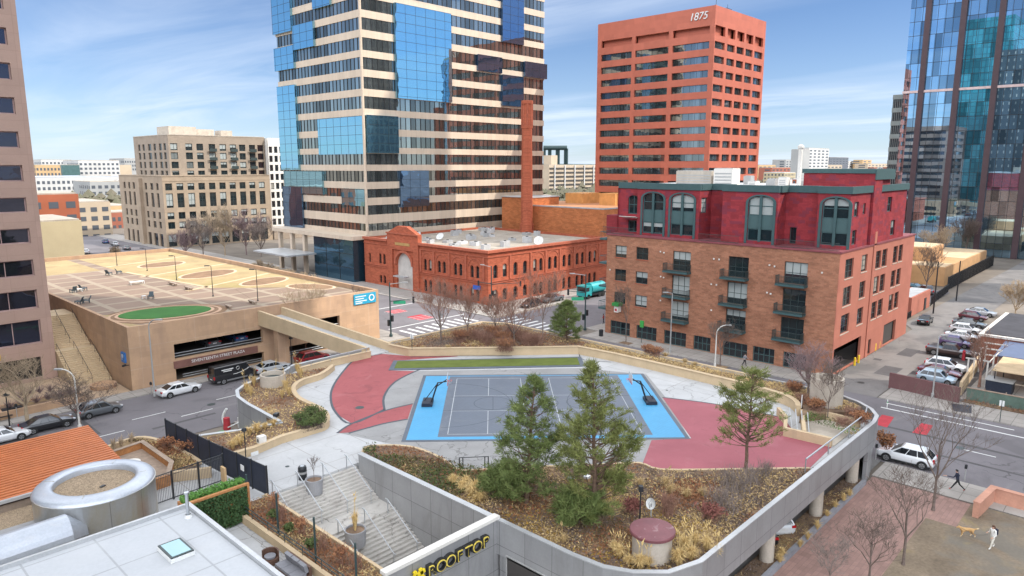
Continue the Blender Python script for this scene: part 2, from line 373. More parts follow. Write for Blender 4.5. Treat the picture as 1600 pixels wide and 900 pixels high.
m_grav = stain(M('roof_gravel', (.42,.37,.31), .95, var=.25, scale=.3, fine=.4, fscale=7), (.30,.25,.20), .2, .5, .65, .6)
m_pebble = M('pebbles', (.40,.30,.20), .95, var=.2, scale=5, fine=.6, fscale=14, bmp=.6)
m_roofwhite = stain(panels('white_membrane', (.44,.455,.475), 3.2, 3.2, (.33,.34,.35), .05, .7, .07, tone=.015, horizontal='xy'), (.45,.46,.47), .4, .5, .7, .5)
m_stone = panels('tower_stone', (.57,.46,.35), 1.5, 8, (.45,.36,.27), .03, .6, .06, tone=.03)
m_tglass = glass('tower_glass', (.29,.31,.295), .88, .015, .012, .22, panes=(1.5, 30))
m_tblue = glass('tower_blue_glass', (.27,.54,.68), .92, .01, .018, .16)
m_mull = flat('mullion', (.035,.035,.035), .4, .3)
m_1875 = M('red_granite', (.46,.132,.082), .6, var=.06, scale=.6, fine=.06)
m_1875g = glass('red_tower_glass', (.22,.25,.26), .85, .02, .02, .3, panes=(1.6, 30))
m_rglass = glass('right_tower_glass', (.35,.54,.70), .92, .01, .004, .13, panes=(2.05, 4.05))
m_rpillar = M('purple_granite', (.085,.055,.062), .5, var=.1)
m_beige = M('beige_precast', (.35,.27,.195), .85, var=.08, scale=.3)
m_beige2 = M('tan_precast', (.305,.245,.19), .85, var=.08, scale=.3)
m_offwhite = M('offwhite_render', (.68,.65,.60), .8, var=.1, scale=.3)
m_concrete = stain(M('plain_concrete', (.47,.41,.34), .85, var=.14, scale=.8, fine=.14), (.33,.28,.23), .8, .5, .68, .5, stretch=(1,1,.3))
m_black = flat('black_metal', (.015,.017,.02), .45)
m_navy = M('dark_screen', (.022,.028,.045), .55, var=.15, scale=2)
m_pole = M('green_pole', (.03,.055,.055), .5, var=.1)
m_grayp = M('grey_pole', (.42,.42,.41), .5, metal=.3, var=.1)
m_wood = M('cedar_boards', (.44,.20,.075), .75, var=.22, scale=3, fine=.2)
m_woodg = M('weathered_boards', (.33,.25,.19), .85, var=.2, scale=2)
m_tyre = flat('tyre', (.018,.018,.018), .85)
m_rim = flat('rim', (.42,.43,.44), .3, .8)
m_carglass = flat('car_glass', (.012,.015,.018), .04, 0, .9)
m_lamp = flat('headlight_glass', (.62,.64,.66), .1, .2)
m_tail = flat('tail_light', (.42,.012,.015), .2)
m_bark = M('bark', (.165,.125,.105), .9, var=.3, scale=4)
m_barkp = M('pine_bark', (.15,.095,.065), .9, var=.3, scale=4)
m_barkgrey = M('grey_bark', (.25,.20,.175), .9, var=.25, scale=4)
m_barkred = M('reddish_twig', (.30,.165,.12), .9, var=.25, scale=4)
m_barkpale = M('pale_twig', (.42,.32,.215), .9, var=.2, scale=3)
m_barkpurp = M('purple_twig', (.27,.19,.19), .9, var=.2, scale=3)
m_needle = leafmat('pine_needles', (.095,.118,.030), (.25,.265,.085))
m_needle2 = leafmat('pine_needles_blue', (.082,.118,.034), (.205,.245,.08))
m_straw = leafmat('straw_grass', (.54,.37,.15), (.66,.49,.23), .85)
m_strawd = leafmat('dull_grass', (.42,.29,.13), (.52,.38,.19), .85)
m_leafg = leafmat('evergreen_leaf', (.045,.075,.022), (.10,.12,.035))
m_leafdull = leafmat('bronze_ground_cover', (.085,.085,.03), (.17,.10,.045))
m_leafyel = leafmat('golden_ground_cover', (.30,.165,.03), (.34,.24,.05))
m_leafred = leafmat('dead_leaf', (.22,.085,.045), (.30,.15,.07), .85)
m_leafplum = leafmat('plum_twig', (.15,.05,.045), (.20,.08,.06), .85)
m_herb = leafmat('bright_herb', (.06,.16,.03), (.11,.23,.045))
m_hedge = leafmat('hedge_leaf', (.03,.065,.025), (.06,.11,.035))

cracks(m_deck, .16, .035, (.16,.15,.14), .55); cracks(m_deckgrey, .2, .035, (.12,.115,.11), .6); cracks(m_redpath, .22, .04, (.16,.05,.055), .6); cracks(m_redpink, .15, .03, (.20,.07,.08), .45); cracks(m_asph, .12, .05, (.075,.07,.072), .7); cracks(m_alley, .14, .05, (.08,.078,.076), .7); cracks(m_stair, .3, .03, (.12,.11,.10), .6)
grainy(m_1875, 3.2, 1.7, .93, 1.06); grainy(m_sideA, 2.4, 1.2, .94, 1.05); grainy(m_garage, 1.6, .65, .94, 1.06); grainy(m_beige, 1.8, 1.6, .93, 1.07); grainy(m_beige2, 1.8, 1.6, .93, 1.07); grainy(m_cabletrim, .5, .3, .85, 1.1); grainy(m_stone, 1.5, 4, .94, 1.05)
m_farwin = flat('far_window', (.085,.095,.11), .15)  # paler than dark glass: distance haze is put into this colour
# ------------------------------------------------------------------ facade helpers
def wallskin(mb, ax, c, u0, u1, z0, z1, holes, depth, mi=0, flip=1):
    """a wall face on the plane X=c or Y=c with real openings and reveals; openings (u0,u1,z0,z1[,spring])"""
    P = (lambda u, z, d=0: (c + d*flip, u, z)) if ax == 'X' else (lambda u, z, d=0: (u, c + d*flip, z))
    us = sorted(set([u0, u1] + [h[0] for h in holes] + [h[1] for h in holes]))
    zs = sorted(set([z0, z1] + [h[2] for h in holes] + [h[3] for h in holes]))
    us = [u for u in us if u0 <= u <= u1]; zs = [z for z in zs if z0 <= z <= z1]
    def q(a, b, d, e):
        pts = [P(a, d), P(b, d), P(b, e), P(a, e)]
        mb.face(pts, mi)
    for j in range(len(zs)-1):
        zc = (zs[j]+zs[j+1])/2; start = None
        for i in range(len(us)-1):
            uc = (us[i]+us[i+1])/2
            solid = not any(h[0] < uc < h[1] and h[2] < zc < h[3] for h in holes)
            if solid and start is None: start = us[i]
            if not solid and start is not None: q(start, us[i], zs[j], zs[j+1]); start = None
        if start is not None: q(start, us[-1], zs[j], zs[j+1])
    for h in holes:
        a, b, d, e = h[:4]
        top = e
        if len(h) > 4 and h[4]:
            sp = h[4]; top = sp; m = (a+b)/2; r = (b-a)/2; rz = e - sp
            arc = [(m - r*math.cos(PI*k/10), sp + rz*math.sin(PI*k/10)) for k in range(11)]
            mb.face([P(a, e)] + [P(*p) for p in arc[:6]][::1], mi)
            mb.face([P(b, e)] + [P(*p) for p in arc[5:]][::-1], mi)
            for k in range(10): mb.face([P(*arc[k]), P(*arc[k+1]), P(*arc[k+1], depth), P(*arc[k], depth)], mi)
        else:
            mb.face([P(a, e), P(b, e), P(b, e, depth), P(a, e, depth)], mi)
        mb.face([P(a, d), P(b, d), P(b, d, depth), P(a, d, depth)], mi)
        mb.face([P(a, d), P(a, top), P(a, top, depth), P(a, d, depth)], mi)
        mb.face([P(b, d), P(b, top), P(b, top, depth), P(b, d, depth)], mi)
_wc = {}
def window(parent, ax, c, u0, u1, z0, z1, depth, fm, pm, nx=2, nz=1, fw=.07, name='window', sill=None, paneparts=True, arch=False):
    w, h = u1-u0, z1-z0
    key = (ax, round(w,2), round(h,2), nx, nz, fm.name, pm.name, fw, bool(sill), arch)
    if key not in _wc:
        f = MB(); g = MB()
        def bx(mb, a, b, d, e, p, q):
            if ax == 'X': mb.box(p, a, d, q, b, e)
            else: mb.box(a, p, d, b, q, e)
        bx(f, 0, fw, 0, h, 0, .08); bx(f, w-fw, w, 0, h, 0, .08); bx(f, fw, w-fw, 0, fw, 0, .08); bx(f, fw, w-fw, h-fw, h, 0, .08)
        t = fw*.7
        for i in range(1, nx): bx(f, w*i/nx-t/2, w*i/nx+t/2, fw, h-fw, .01, .07)
        for i in range(1, nz): bx(f, fw, w-fw, h*i/nz-t/2, h*i/nz+t/2, .015, .065)
        bx(g, fw*.5, w-fw*.5, fw*.5, h-fw*.5, .05, .058)
        fd = f.data(name, fm); gd = g.data('pane', pm)
        _wc[key] = (fd, gd)
    fd, gd = _wc[key]
    o = bpy.data.objects.new(name, fd); o.parent = parent
    off = Vector((0,0,0)); q = parent
    while q: off += q.location; q = q.parent
    o.location = (Vector((c+depth-.1, u0, z0)) if ax == 'X' else Vector((u0, c+depth-.1, z0))) - off
    COL.objects.link(o)
    g = bpy.data.objects.new('pane', gd); g.parent = o; COL.objects.link(g)
    if sill:
        s = MB(); L = o.location + off
        if ax == 'X': s.box(c-.06, u0-.08, z0-.12, c+.1, u1+.08, z0-.003)
        else: s.box(u0-.08, c-.06, z0-.12, u1+.08, c+.1, z0-.003)
        s.build('sill', sill, o)
    return o
def text3d(s, size, ext, name='letters'):
    cu = bpy.data.curves.new(name, 'FONT'); cu.body = s; cu.size = size; cu.extrude = ext; cu.align_x = 'CENTER'; cu.align_y = 'CENTER'
    o = bpy.data.objects.new(name, cu); COL.objects.link(o)
    dg = bpy.context.evaluated_depsgraph_get(); me = bpy.data.meshes.new_from_object(o.evaluated_get(dg))
    bpy.data.objects.remove(o); return me
def lettering(parent, s, size, ext, pos, face, m, name='lettering', slant=0, rise=0, bold=0):
    """raised letters; face '-X', '-Y' or '+Z'"""
    me = text3d(s, size, ext, name)
    if slant or bold:
        for v in me.vertices: v.co.x += v.co.y*slant
    me.materials.clear(); me.materials.append(m)
    R = {'-Y': Matrix.Rotation(PI/2, 4, 'X'), '-X': Matrix.Rotation(-PI/2, 4, 'Z') @ Matrix.Rotation(PI/2, 4, 'X'), '+Z': Matrix.Rotation(rise, 4, 'Z')}[face]
    me.transform(R)
    off = Vector((0,0,0)); q = parent
    while q: off += q.location; q = q.parent
    o = bpy.data.objects.new(name, me); o.parent = parent; o.location = Vector(pos) - off; COL.objects.link(o); return o
# ------------------------------------------------------------------ ground, roads, pavements
def R(x0, y0, x1, y1): return [(x0,y0),(x1,y0),(x1,y1),(x0,y1)]
g = MB(); n = 48
g.face([(2600+5600*math.cos(2*PI*i/n), 2600+5600*math.sin(2*PI*i/n), -.06) for i in range(n)])
S(g.build('ground', m_city, origin=(0,0,-.06)))
g = MB(); g.sheet(R(-120,69.5,600,85.6), 0.0); g.sheet(R(67,-90,86,69.5), 0.0); g.sheet(R(67,85.6,86,500), 0.0)
S(g.build('road', m_asph, origin=(76,77,0)))
g = MB(); g.sheet(R(91,2,140,23.4), .012); S(g.build('parking_area', M('lot_asphalt', (.105,.098,.10), .9, var=.2, scale=.2, fine=.18), origin=(110,12,.012)))
g = MB(); g.sheet([(85.9,23.4),(140,23.4),(230,24.5),(300,25),(300,31.5),(225,31.2),(131,32.4),(127,30.2),(85.9,30.0)], .02)
S(g.build('alley', m_alley, origin=(110,27,.02)))
def walk(name, poly, z=.13, m=None):
    k = MB(); k.prism(poly, -.05, z); return S(k.build(name, m or m_side))
walk('sidewalk', R(-120,85.6,66.5,88.15)); walk('sidewalk', R(63.4,88.3,66.9,170)); walk('sidewalk', R(86,86.2,93,300)); walk('sidewalk', R(93.2,86.2,200,94.4))
walk('sidewalk', R(86,30.2,90.4,66.5)); walk('sidewalk', R(90.6,65.2,200,69.3)); walk('sidewalk', [(85.9,-60),(89.4,-60),(90.6,23.2),(85.9,23.2)]); walk('sidewalk', [(63,-60),(66.9,-60),(66.9,17),(63,17)])
walk('sidewalk', R(-120,66.5,16,69.4)); walk('sidewalk', R(31,66.8,67,69.45))
# painted markings
p = MB()
for k in range(9):
    p.sheet(R(68.5+k*1.7, 86.2, 69.05+k*1.7, 90.4), .008)            # crossing on the far side of the junction
for k in range(8):
    p.sheet(R(85.4, 72.0+k*1.65, 89.6, 72.5+k*1.65), .008)
for k in range(14): p.sheet(R(-66+k*9, 78.0, -62.6+k*9, 78.14), .008)
for k in range(14): p.sheet(R(-62+k*9, 75.3, -58.6+k*9, 75.44), .008)
p.sheet(R(82.6,-40,82.85,22), .008); p.sheet(R(84.5,10,84.7,22), .008)
for k in range(6): p.sheet(R(75.2,-30+k*8,75.35,-27+k*8), .008)
for y in (92.2, 107): p.sheet(R(68, y, 85, y+.3), .008)
for y in (94.6,95.7,96.8,102.2,103.2,104.1): p.sheet([(75.8,y),(79.3,y-.5),(79.3,y-.35),(75.8,y+.15)], .016)
S(p.build('road_marking', m_white, origin=(70,70,.008)))
p = MB()
c1 = [at(1363,665), at(1384,649), at(1397,652), at(1380,668)]
for (a, b, c, d) in (((1366,663),(1378,648),(1397,652),(1386,668)), ((1425,676),(1440,661),(1458,665),(1448,680))):
    p.sheet([tuple(at(*q)[:2]) for q in (a, b, c, d)], .012)
for (x0,y0,x1,y1) in ((75.9,94,79.2,97.8),(76.2,101.7,79.4,104.5)): p.sheet(R(x0,y0,x1,y1), .012)
S(p.build('bus_lane_patch', m_redpaint, origin=(78,60,.012)))
p = MB()
for (x, y) in ((347,676),(327,690),(312,700)):
    c = at(x, y); p.sheet([(c.x-.9,c.y-.55),(c.x+.9,c.y-.55),(c.x+.9,c.y+.55),(c.x-.9,c.y+.55)], .01)
S(p.build('bike_lane_patch', m_greenpaint))
# park by the right-hand street
g = MB(); g.sheet(R(20,11.6,63,16.9), .03); g.sheet(R(58,9.6,63,11.6), .03); S(g.build('brick_path', m_pinkpave, origin=(50,14,.03)))
g = MB(); g.sheet([(20,-40),(63,-40),(63,9.6),(58,9.6),(58,11.6),(20,11.6)], .045); S(g.build('park_ground', m_dirt, origin=(45,0,.045)))
pm_ = M('asphalt_patch', (.10,.095,.098), .9, var=.15, scale=.5, fine=.2)
p = MB()
for (x0,y0,x1,y1) in ((20,76.2,20.5,85),(35,72,38.5,73.6),(24.5,73.5,31,74.0),(10,79.8,16,80.6),(70,-6,73,-3.2),(76.5,8,77,24),(72,2,72.4,16),(79,72,83,74.5),(73,77,73.5,84),(96,24.6,101,26.8),(108,25.5,113,27.4),(103,28,104,29)): p.sheet(R(x0,y0,x1,y1), .026 if x0 > 90 else .005)
S(p.build('road_patch', pm_, origin=(50,60,.005)))
# far hills and plain
rr = random.Random(3)
g = MB(); prev = None
for i in range(61):
    a = math.radians(-5 + 110*i/60); d = 5200; h = 26 + 34*max(0, math.sin(i*.21+.5))*(.6+.4*rr.random()) + 8*rr.random()
    cur = (d*math.cos(a), d*math.sin(a), h)
    if prev:
        g.face([(prev[0]*.86, prev[1]*.86, -2), (cur[0]*.86, cur[1]*.86, -2), cur, prev], 0, True); g.face([prev, cur, (cur[0]*1.1,cur[1]*1.1,-2), (prev[0]*1.1,prev[1]*1.1,-2)], 0, True)
    prev = cur
S(g.build('far_hills', M('hills', (.22,.23,.27), .95, var=.2, scale=.003, fine=.2, fscale=.02), origin=(3000,3000,0)))

# ------------------------------------------------------------------ pink granite tower on the left edge
t = T('office_tower', 'pink granite office tower cut off by the left edge of the photo', 'tower', (5,115,0))
m_pmull = M('pink_mullion', (.40,.27,.25), .6)
rows = [(4.8,7.75),(9.2,11.5),(13.2,15.2),(17.2,19.0),(20.9,22.7),(24.6,26.5),(28.5,30.4),(32.4,34.3),(36.3,38.2),(40.2,42.1),(44.1,46)]
w = MB(); holes = []
for (a, b) in rows: holes.append((10.3,21.8,a,b)); holes.append((-7,8.4,a,b))
holes.append((9.5,21.4,.5,3.1)); holes.append((-7,7.8,.5,3.1))
wallskin(w, 'Y', 101, -12, 23, 0, 48.5, holes, .5)
holesR = [(104,118,a,b) for (a,b) in rows] + [(119.5,131,a,b) for (a,b) in rows]
wallskin(w, 'X', 23, 101, 132, 0, 48.5, holesR, .5, flip=-1)
w.face([(23,132,0),(-12,132,0),(-12,132,48.5),(23,132,48.5)]); w.face([(-12,101,0),(-12,132,0),(-12,132,48.5),(-12,101,48.5)])
w.build('wall', m_pink, t)
r = MB(); r.box(-11.9,101.1,48.3,22.9,131.9,48.52); r.build('roof', m_grav, t)
for (a, b) in rows:
    window(t, 'Y', 101, 10.3, 21.8, a, b, .5, m_pmull, m_pinkglass, 4, 1, .13)
    window(t, 'Y', 101, -7, 8.4, a, b, .5, m_pmull, m_pinkglass, 5, 1, .13)
    for (u, v) in ((104,118),(119.5,131)):
        gm = MB(); gm.box(22.5,u,a,22.55,v,b); gm.build('window', m_pinkglass, t)
for (u, v) in ((9.5,21.4),(-7,7.8)): window(t, 'Y', 101, u, v, .5, 3.1, .5, m_mull, m_paneD, 5, 1, .08, 'shop_window')
lettering(t, 'BROOKLYN DELI', 1.0, .06, (13.6,100.9,3.75), '-Y', flat('sign_yellow', (.75,.48,.02), .5), 'sign_letters')

# ------------------------------------------------------------------ parking garage with a roof garden
t = T('parking_garage', 'brown concrete parking garage with paved roof garden', 'garage', (45,128,0))
w = MB()
holes = [(32.6,44.2,2.9,4.8),(32.6,44.2,.15,1.65),(46.4,56.2,2.9,4.8),(46.4,56.2,.15,1.65),(57.4,58.0,.2,.3)]
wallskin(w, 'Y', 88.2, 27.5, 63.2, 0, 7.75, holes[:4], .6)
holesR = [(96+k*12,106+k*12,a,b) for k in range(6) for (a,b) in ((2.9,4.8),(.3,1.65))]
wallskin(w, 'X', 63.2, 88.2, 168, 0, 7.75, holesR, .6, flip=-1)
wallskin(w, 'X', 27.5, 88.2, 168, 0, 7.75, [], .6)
w.face([(27.5,168,0),(63.2,168,0),(63.2,168,7.75),(27.5,168,7.75)])
# inner face and top of the parapet
w.wallpath([(27.73,88.43),(62.97,88.43),(62.97,167.77),(27.73,167.77)], .4, 7.0, 7.76, closed=True)
w.build('wall', m_garage, t)
d = MB(); d.box(27.9,88.6,6.6,62.8,167.6,7.05); d.build('roof', m_garpave, t)
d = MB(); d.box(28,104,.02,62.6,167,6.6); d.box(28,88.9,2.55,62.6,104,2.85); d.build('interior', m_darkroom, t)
d = MB()
for (z, ) in ((3.2,),(3.55,)):
    for (u, v) in ((32.6,44.2),(46.4,56.2)): d.tube((u,88.55,z),(v,88.55,z),.05)
d.build('railing', m_galv, t)
d = MB()
for (u, v) in ((33.5,44),(46.4,56)):
    for z in (.45,.75): d.tube((u,88.5,z),(v,88.5,z),.045)
d.build('railing', m_galv, t)
lettering(t, 'SEVENTEENTH STREET PLAZA', .52, .04, (38,88.1,2.28), '-Y', m_white, 'sign_letters')
b = MB(); b.box(32.4,88.08,1.75,43.3,88.19,2.66); b.build('sign_band', M('brown_band', (.20,.095,.075), .7), t)
# things on the roof
def rz(poly, z, name, m, label=None, cat=None):
    k = MB(); k.prism(poly, 7.04, z); o = k.build(name, m)
    return S(o)
def ell(cx, cy, a, b, rot, n=40):
    return [(cx+a*math.cos(2*PI*i/n)*math.cos(rot)-b*math.sin(2*PI*i/n)*math.sin(rot), cy+a*math.cos(2*PI*i/n)*math.sin(rot)+b*math.sin(2*PI*i/n)*math.cos(rot)) for i in range(n)]
gr = -.32
S_ = rz(ell(35.2,96.9,7.6,5.9,gr), 7.075, 'planting_bed', m_drybed)
S_ = rz(ell(35.2,96.9,6.9,5.2,gr), 7.10, 'garden_path', M('tan_edging', (.55,.36,.24), .8))
S_ = rz(ell(35.2,96.9,6.5,4.8,gr), 7.13, 'planting_bed', m_drybed)
S_ = rz(ell(35.2,97.0,6.0,4.2,gr), 7.16, 'garden_path', M('tan_edging_b', (.55,.36,.24), .8))
S_ = rz(ell(35.2,97.0,5.6,3.8,gr), 7.22, 'putting_green', m_green)
for pts, m, z in (([(28,88.8),(33,88.8),(30.5,91.5),(28,97)], m_drygrass, 7.08), ([(28.0,98),(29.6,97.2),(29.6,101),(28,102.5)], m_drygrass, 7.085),
                  ([(48,112),(62.6,98),(62.6,167),(44,167),(44,140)], m_drygrass, 7.07), ([(28.2,146),(42,146),(42,167),(28.2,167)], m_drygrass, 7.075), ([(46,90),(62.6,90),(62.6,97),(50,108)], m_garpave, 7.072)):
    rz(pts, z, 'lawn', m)
for (cx, cy, a, b) in ((54,127,5.5,3.2),(57,112,4.6,2.6),(53,146,4.5,3),(59.5,101.5,2.2,4)):
    rz(ell(cx,cy,a+.5,b+.5,.4), 7.095, 'garden_path', M('tan_walk', (.60,.44,.30), .8)); rz(ell(cx,cy,a,b,.4), 7.115, 'planting_bed', m_drybed)
for k, (x, y, x2, y2) in enumerate(((44,112,62,120),(44,132,62.6,138),(44,150,62,156),(48,112,44.5,140))):
    k_ = MB(); k_.wallpath([(x,y),(x2,y2)], .7, 7.04, 7.10); S(k_.build('garden_path', m_cream))
def lounge(label, loc, rz_, c):
    t = T('deck_chair', label, 'chair', (0,0,0), 'chairs on the garage roof')
    s = MB(); s.obox((0,.1,.36),(.6,.62,.06),0,0,.12); s.build('seat', c, t)
    s = MB(); s.obox((0,-.42,.66),(.6,.06,.8),0,0,.45); s.build('backrest', c, t)
    for sx in (-.34,.34):
        s = MB(); s.box(sx-.05,-.3,.5,sx+.05,.45,.55); s.build('armrest', c, t)
        for sy in (-.3,.4):
            s = MB(); s.box(sx-.04,sy-.04,0,sx+.04,sy+.04,.5); s.build('leg', c, t)
    t.location = loc; t.rotation_euler = (0,0,rz_); return t
m_chair = flat('chair_slate', (.05,.075,.09), .6)
ch = lounge('slate blue deck chair beside the putting green, nearer the stairs', tuple(at(124,475,7.07)), .9, m_chair)
dup(ch, tuple(at(136,473,7.07)), 1.4, 'slate blue deck chair near the putting green, right one of a pair')
dup(ch, tuple(at(115,457,7.07)), .2, 'slate blue deck chair left of the low white table')
dup(ch, tuple(at(130,454,7.07)), -1.3, 'slate blue deck chair right of the low white table')
dup(ch, tuple(at(236,467,7.07)), 2.6, 'slate blue deck chair behind the putting green beside a stool')
dup(ch, tuple(at(170,430,7.07)), -1.0, 'slate blue deck chair in the far pair, left one')
dup(ch, tuple(at(186,428,7.07)), -1.6, 'slate blue deck chair in the far pair, right one')
def rtable(label, loc, c, w=1.1, d=.7):
    t = T('low_table', label, 'table', loc, 'tables on the garage roof')
    s = MB(); s.box(loc[0]-w/2,loc[1]-d/2,loc[2]+.42,loc[0]+w/2,loc[1]+d/2,loc[2]+.48); s.build('tabletop', c, t)
    for sx in (-1,1):
        for sy in (-1,1):
            s = MB(); s.box(loc[0]+sx*(w/2-.06)-.03,loc[1]+sy*(d/2-.06)-.03,loc[2],loc[0]+sx*(w/2-.06)+.03,loc[1]+sy*(d/2-.06)+.03,loc[2]+.42); s.build('leg', c, t)
    return t
rtable('white low table standing between two slate blue chairs', tuple(at(122,456,7.07)), m_white)
rtable('long white picnic table in the middle of the garage roof', tuple(at(214,444,7.07)), m_white, 2.2, .9)
rtable('small white stool left of the chair behind the green', tuple(at(225,467,7.07)), m_white, .6, .5)
def lamppost(label, loc, h, arm=.5, m=None, cat='lamp post', group=None, dirn=0, r=.06):
    t = T('lamp_post', label, cat, loc, group); x, y, z = loc; m = m or m_black
    k = MB(); k.tube((x,y,z),(x,y,z+h),r*1.3,r*.8,8); k.lathe([(r*2.6,0),(r*2.6,.12),(r*1.4,.2)],(x,y,z),10); k.build('pole', m, t)
    k = MB(); ex, ey = x+arm*math.cos(dirn), y+arm*math.sin(dirn); k.tube((x,y,z+h),(ex,ey,z+h+.1*arm),r*.6,r*.5,6); k.build('arm', m, t)
    k = MB(); k.obox((ex+.25*math.cos(dirn),ey+.25*math.sin(dirn),z+h+.1*arm),(.7,.26,.13),dirn); k.build('lamp_head', m_grayp if m is not m_black else m, t)
    return t
lg = 'lamp posts on the garage roof'
for (px, py, lb) in ((403,470,'thin black lamp post on the roof lawn nearest the bridge'),(333,463,'thin black lamp post at right of the roof lawn path'),(276,438,'thin black lamp post where paving meets roof lawn'),(230,423,'thin black lamp post at the far edge of roof paving'),(183,415,'short black lamp post at far left of the roof')):
    l = at(px, py, 7.07); lamppost(lb, tuple(l), 4.2 if px < 300 else 4.6, .35, None, 'lamp post', lg, 2.4, .05)
def slab_bench(label, a, b):
    c = at(*a, 7.07); d = at(*b, 7.07); k = MB(); k.wallpath([(c.x,c.y),(d.x,d.y)], .5, 7.36, 7.5)
    for q in (.15,.85):
        e = c.lerp(d, q); k.obox((e.x,e.y,7.22),(.3,.4,.3))
    return tag(k.build('bench', M('bench_stone', (.35,.27,.21), .8)), label, 'bench', 'benches on the garage roof')
slab_bench('dark low bench on the roof lawn edge, nearest one', (390,473), (400,476)); slab_bench('dark low bench on roof paving beside putting green', (354,480),(361,483))
slab_bench('dark low bench along the lawn edge, middle one', (290,451),(300,454)); slab_bench('dark low bench along the lawn edge, farthest one', (265,444),(276,447))
# outside stair between the tower and the garage
t = T('outside_stair', 'wide concrete stair climbing between the pink tower and the garage', 'stairs', (25,101,0))
s = MB(); n = 34
for i in range(n):
    a = 95.0 + i*.36; z = .13 + (i+1)*.19
    if i > 16: a += 1.4
    s.box(23.1, a, 0, 27.4, 113 if i == n-1 else a+ (1.8 if i == 16 else .37), z)
s.build('steps', m_cream, t)
h = MB()
for x in (23.3, 25.2, 27.1):
    h.tube((x,95,1.2),(x,101.3,4.3),.03); h.tube((x,102.6,4.4),(x,108.6,7.5),.03)
    for i in range(9): 
        a = 95+i*1.6; z = .13+ (i*1.6/.36)*.19*.9; h.tube((x,a,max(.1,z-.3)),(x,a,z+1.0),.02,n=4)
h.build('handrail', m_black, t)
# bridge across the street
t = T('footbridge', 'concrete footbridge from the garage roof to the plaza deck', 'bridge', (49,78,0))
def skew(x0a, x1a, za0, za1, x0b, x1b, zb0, zb1, ya=68.0, yb=88.1):
    k = MB(); p0 = [(x0a,ya,za0),(x1a,ya,za0),(x1a,ya,za1),(x0a,ya,za1)]; p1 = [(x0b,yb,zb0),(x1b,yb,zb0),(x1b,yb,zb1),(x0b,yb,zb1)]
    k.raw(p0+p1, [(3,2,1,0),(4,5,6,7),(0,1,5,4),(1,2,6,5),(2,3,7,6),(3,0,4,7)]); return k
skew(47.25,50.05,3.7,4.3,43.95,46.95,5.6,6.35).build('deck', m_deck, t)
skew(46.9,47.24,3.55,5.25,43.6,43.94,5.4,7.4).build('parapet', m_cream, t)
skew(50.06,50.4,3.55,5.25,46.96,47.3,5.4,7.4).build('parapet', m_cream, t)
b = MB(); b.box(44.4,84.6,0,46,85.6,5.3); b.build('pier', m_garage, t)
# ------------------------------------------------------------------ striped glass tower in the middle
t = T('striped_tower', 'tall glass tower with pale stone bands and protruding blue glass boxes', 'tower', (125,155,0))
X0, X1, Y0, Y1 = 95.0, 156.5, 136.0, 173.0
tops = [11.5,15.2,19.1,22.7,26.6,30.5,34.7,39.0,43.3,47.5,51.6,55.9,60.1,64.3,68.5,72.7,76.9]
bots = [9.6,13.2,17.4,21.1,25.2,29.1,33.1,37.5,41.7,45.9,50.1,54.3,58.5,62.7,66.9,71.1,75.3]
w = MB()
for a, b in zip(tops, bots): w.box(X0, Y0, b, X1, Y1, a)
w.tube((X0-.05,Y0-.05,9),(X0-.05,Y0-.05,80),.32,None,10)
w.build('wall', m_stone, t)
for k in range(len(tops)):
    lo = tops[k]; hi = bots[k+1] if k+1 < len(bots) else lo+2.5
    g = MB(); g.box(X0+.18, Y0+.18, lo, X1-.18, Y1-.18, hi, 0)
    x = X0+1.5
    while x < X1-.4: g.box(x-.045, Y0+.06, lo, x+.045, Y0+.17, hi, 1); x += 1.5
    y = Y0+1.5
    while y < Y1-.4: g.box(X0+.06, y-.045, lo, X0+.17, y+.045, hi, 1); y += 1.5
    g.build('window_band', [m_tglass, m_mull], t)
g = MB(); g.box(X0+.5,Y0+.5,79.4,X1-.5,Y1-.5,80); g.build('roof', m_grav, t)
def gbox(face, u0, u1, z0, z1, out=.55, rows=None, m=None):
    g = MB(); m = m or m_tblue
    if face == 'R':
        g.box(u0, Y0-out, z0, u1, Y0+.1, z1, 0)
        z = z1
        while z > z0+.3: g.box(u0-.01, Y0-out-.03, z-.03, u1+.01, Y0-out-.005, z+.03, 1); z -= 2.05
        x = u0
        while x < u1+.01: g.box(x-.018, Y0-out-.03, z0, x+.018, Y0-out-.006, z1, 1); x += 3.0
    else:
        g.box(X0-out, u0, z0, X0+.1, u1, z1, 0)
        z = z1
        while z > z0+.3: g.box(X0-out-.03, u0-.01, z-.03, X0-out-.005, u1+.01, z+.03, 1); z -= 2.05
        y = u0
        while y < u1+.01: g.box(X0-out-.03, y-.018, z0, X0-out-.006, y+.018, z1, 1); y += 3.0
    g.build('glass_box', [m, m_mull], t)
m_tdeep = glass('tower_deep_glass', (.13,.22,.36), .9, .01, .05, .2)
gbox('R',104.1,121.2,41.8,62.8); gbox('R',95.4,104.3,29.2,37.6); gbox('R',104.5,113.3,16.6,25.2,.4,None,m_tdeep)
gbox('R',130.3,139.2,50.4,54.4,.4,None,m_tdeep); gbox('R',139.2,147.5,58.5,80,.5,None,m_tdeep); gbox('R',139.2,147.5,42.2,50.2,.5,None,m_tdeep); gbox('R',147.8,157,50.4,54.4,.7,None,m_tdeep)
gbox('R',119,125,66.9,80,.5)
gbox('L',164.3,173.4,59,80); gbox('L',154.4,163.8,54.3,60); gbox('L',146.9,154.3,62.5,66.9); gbox('L',163.9,173.4,50.1,55.6); gbox('L',164,172.9,25.3,46.2); gbox('L',153.5,172,19.4,25.0,.4); gbox('L',136.2,145.6,17.2,21,.3); gbox('L',163.4,172.9,9.0,21,.5,None,m_tdeep)
gbox('L',136.1,155,29.0,37.4,.12)
l = MB(); l.box(90.8,135.8,.1,96,152.4,9.7,0)
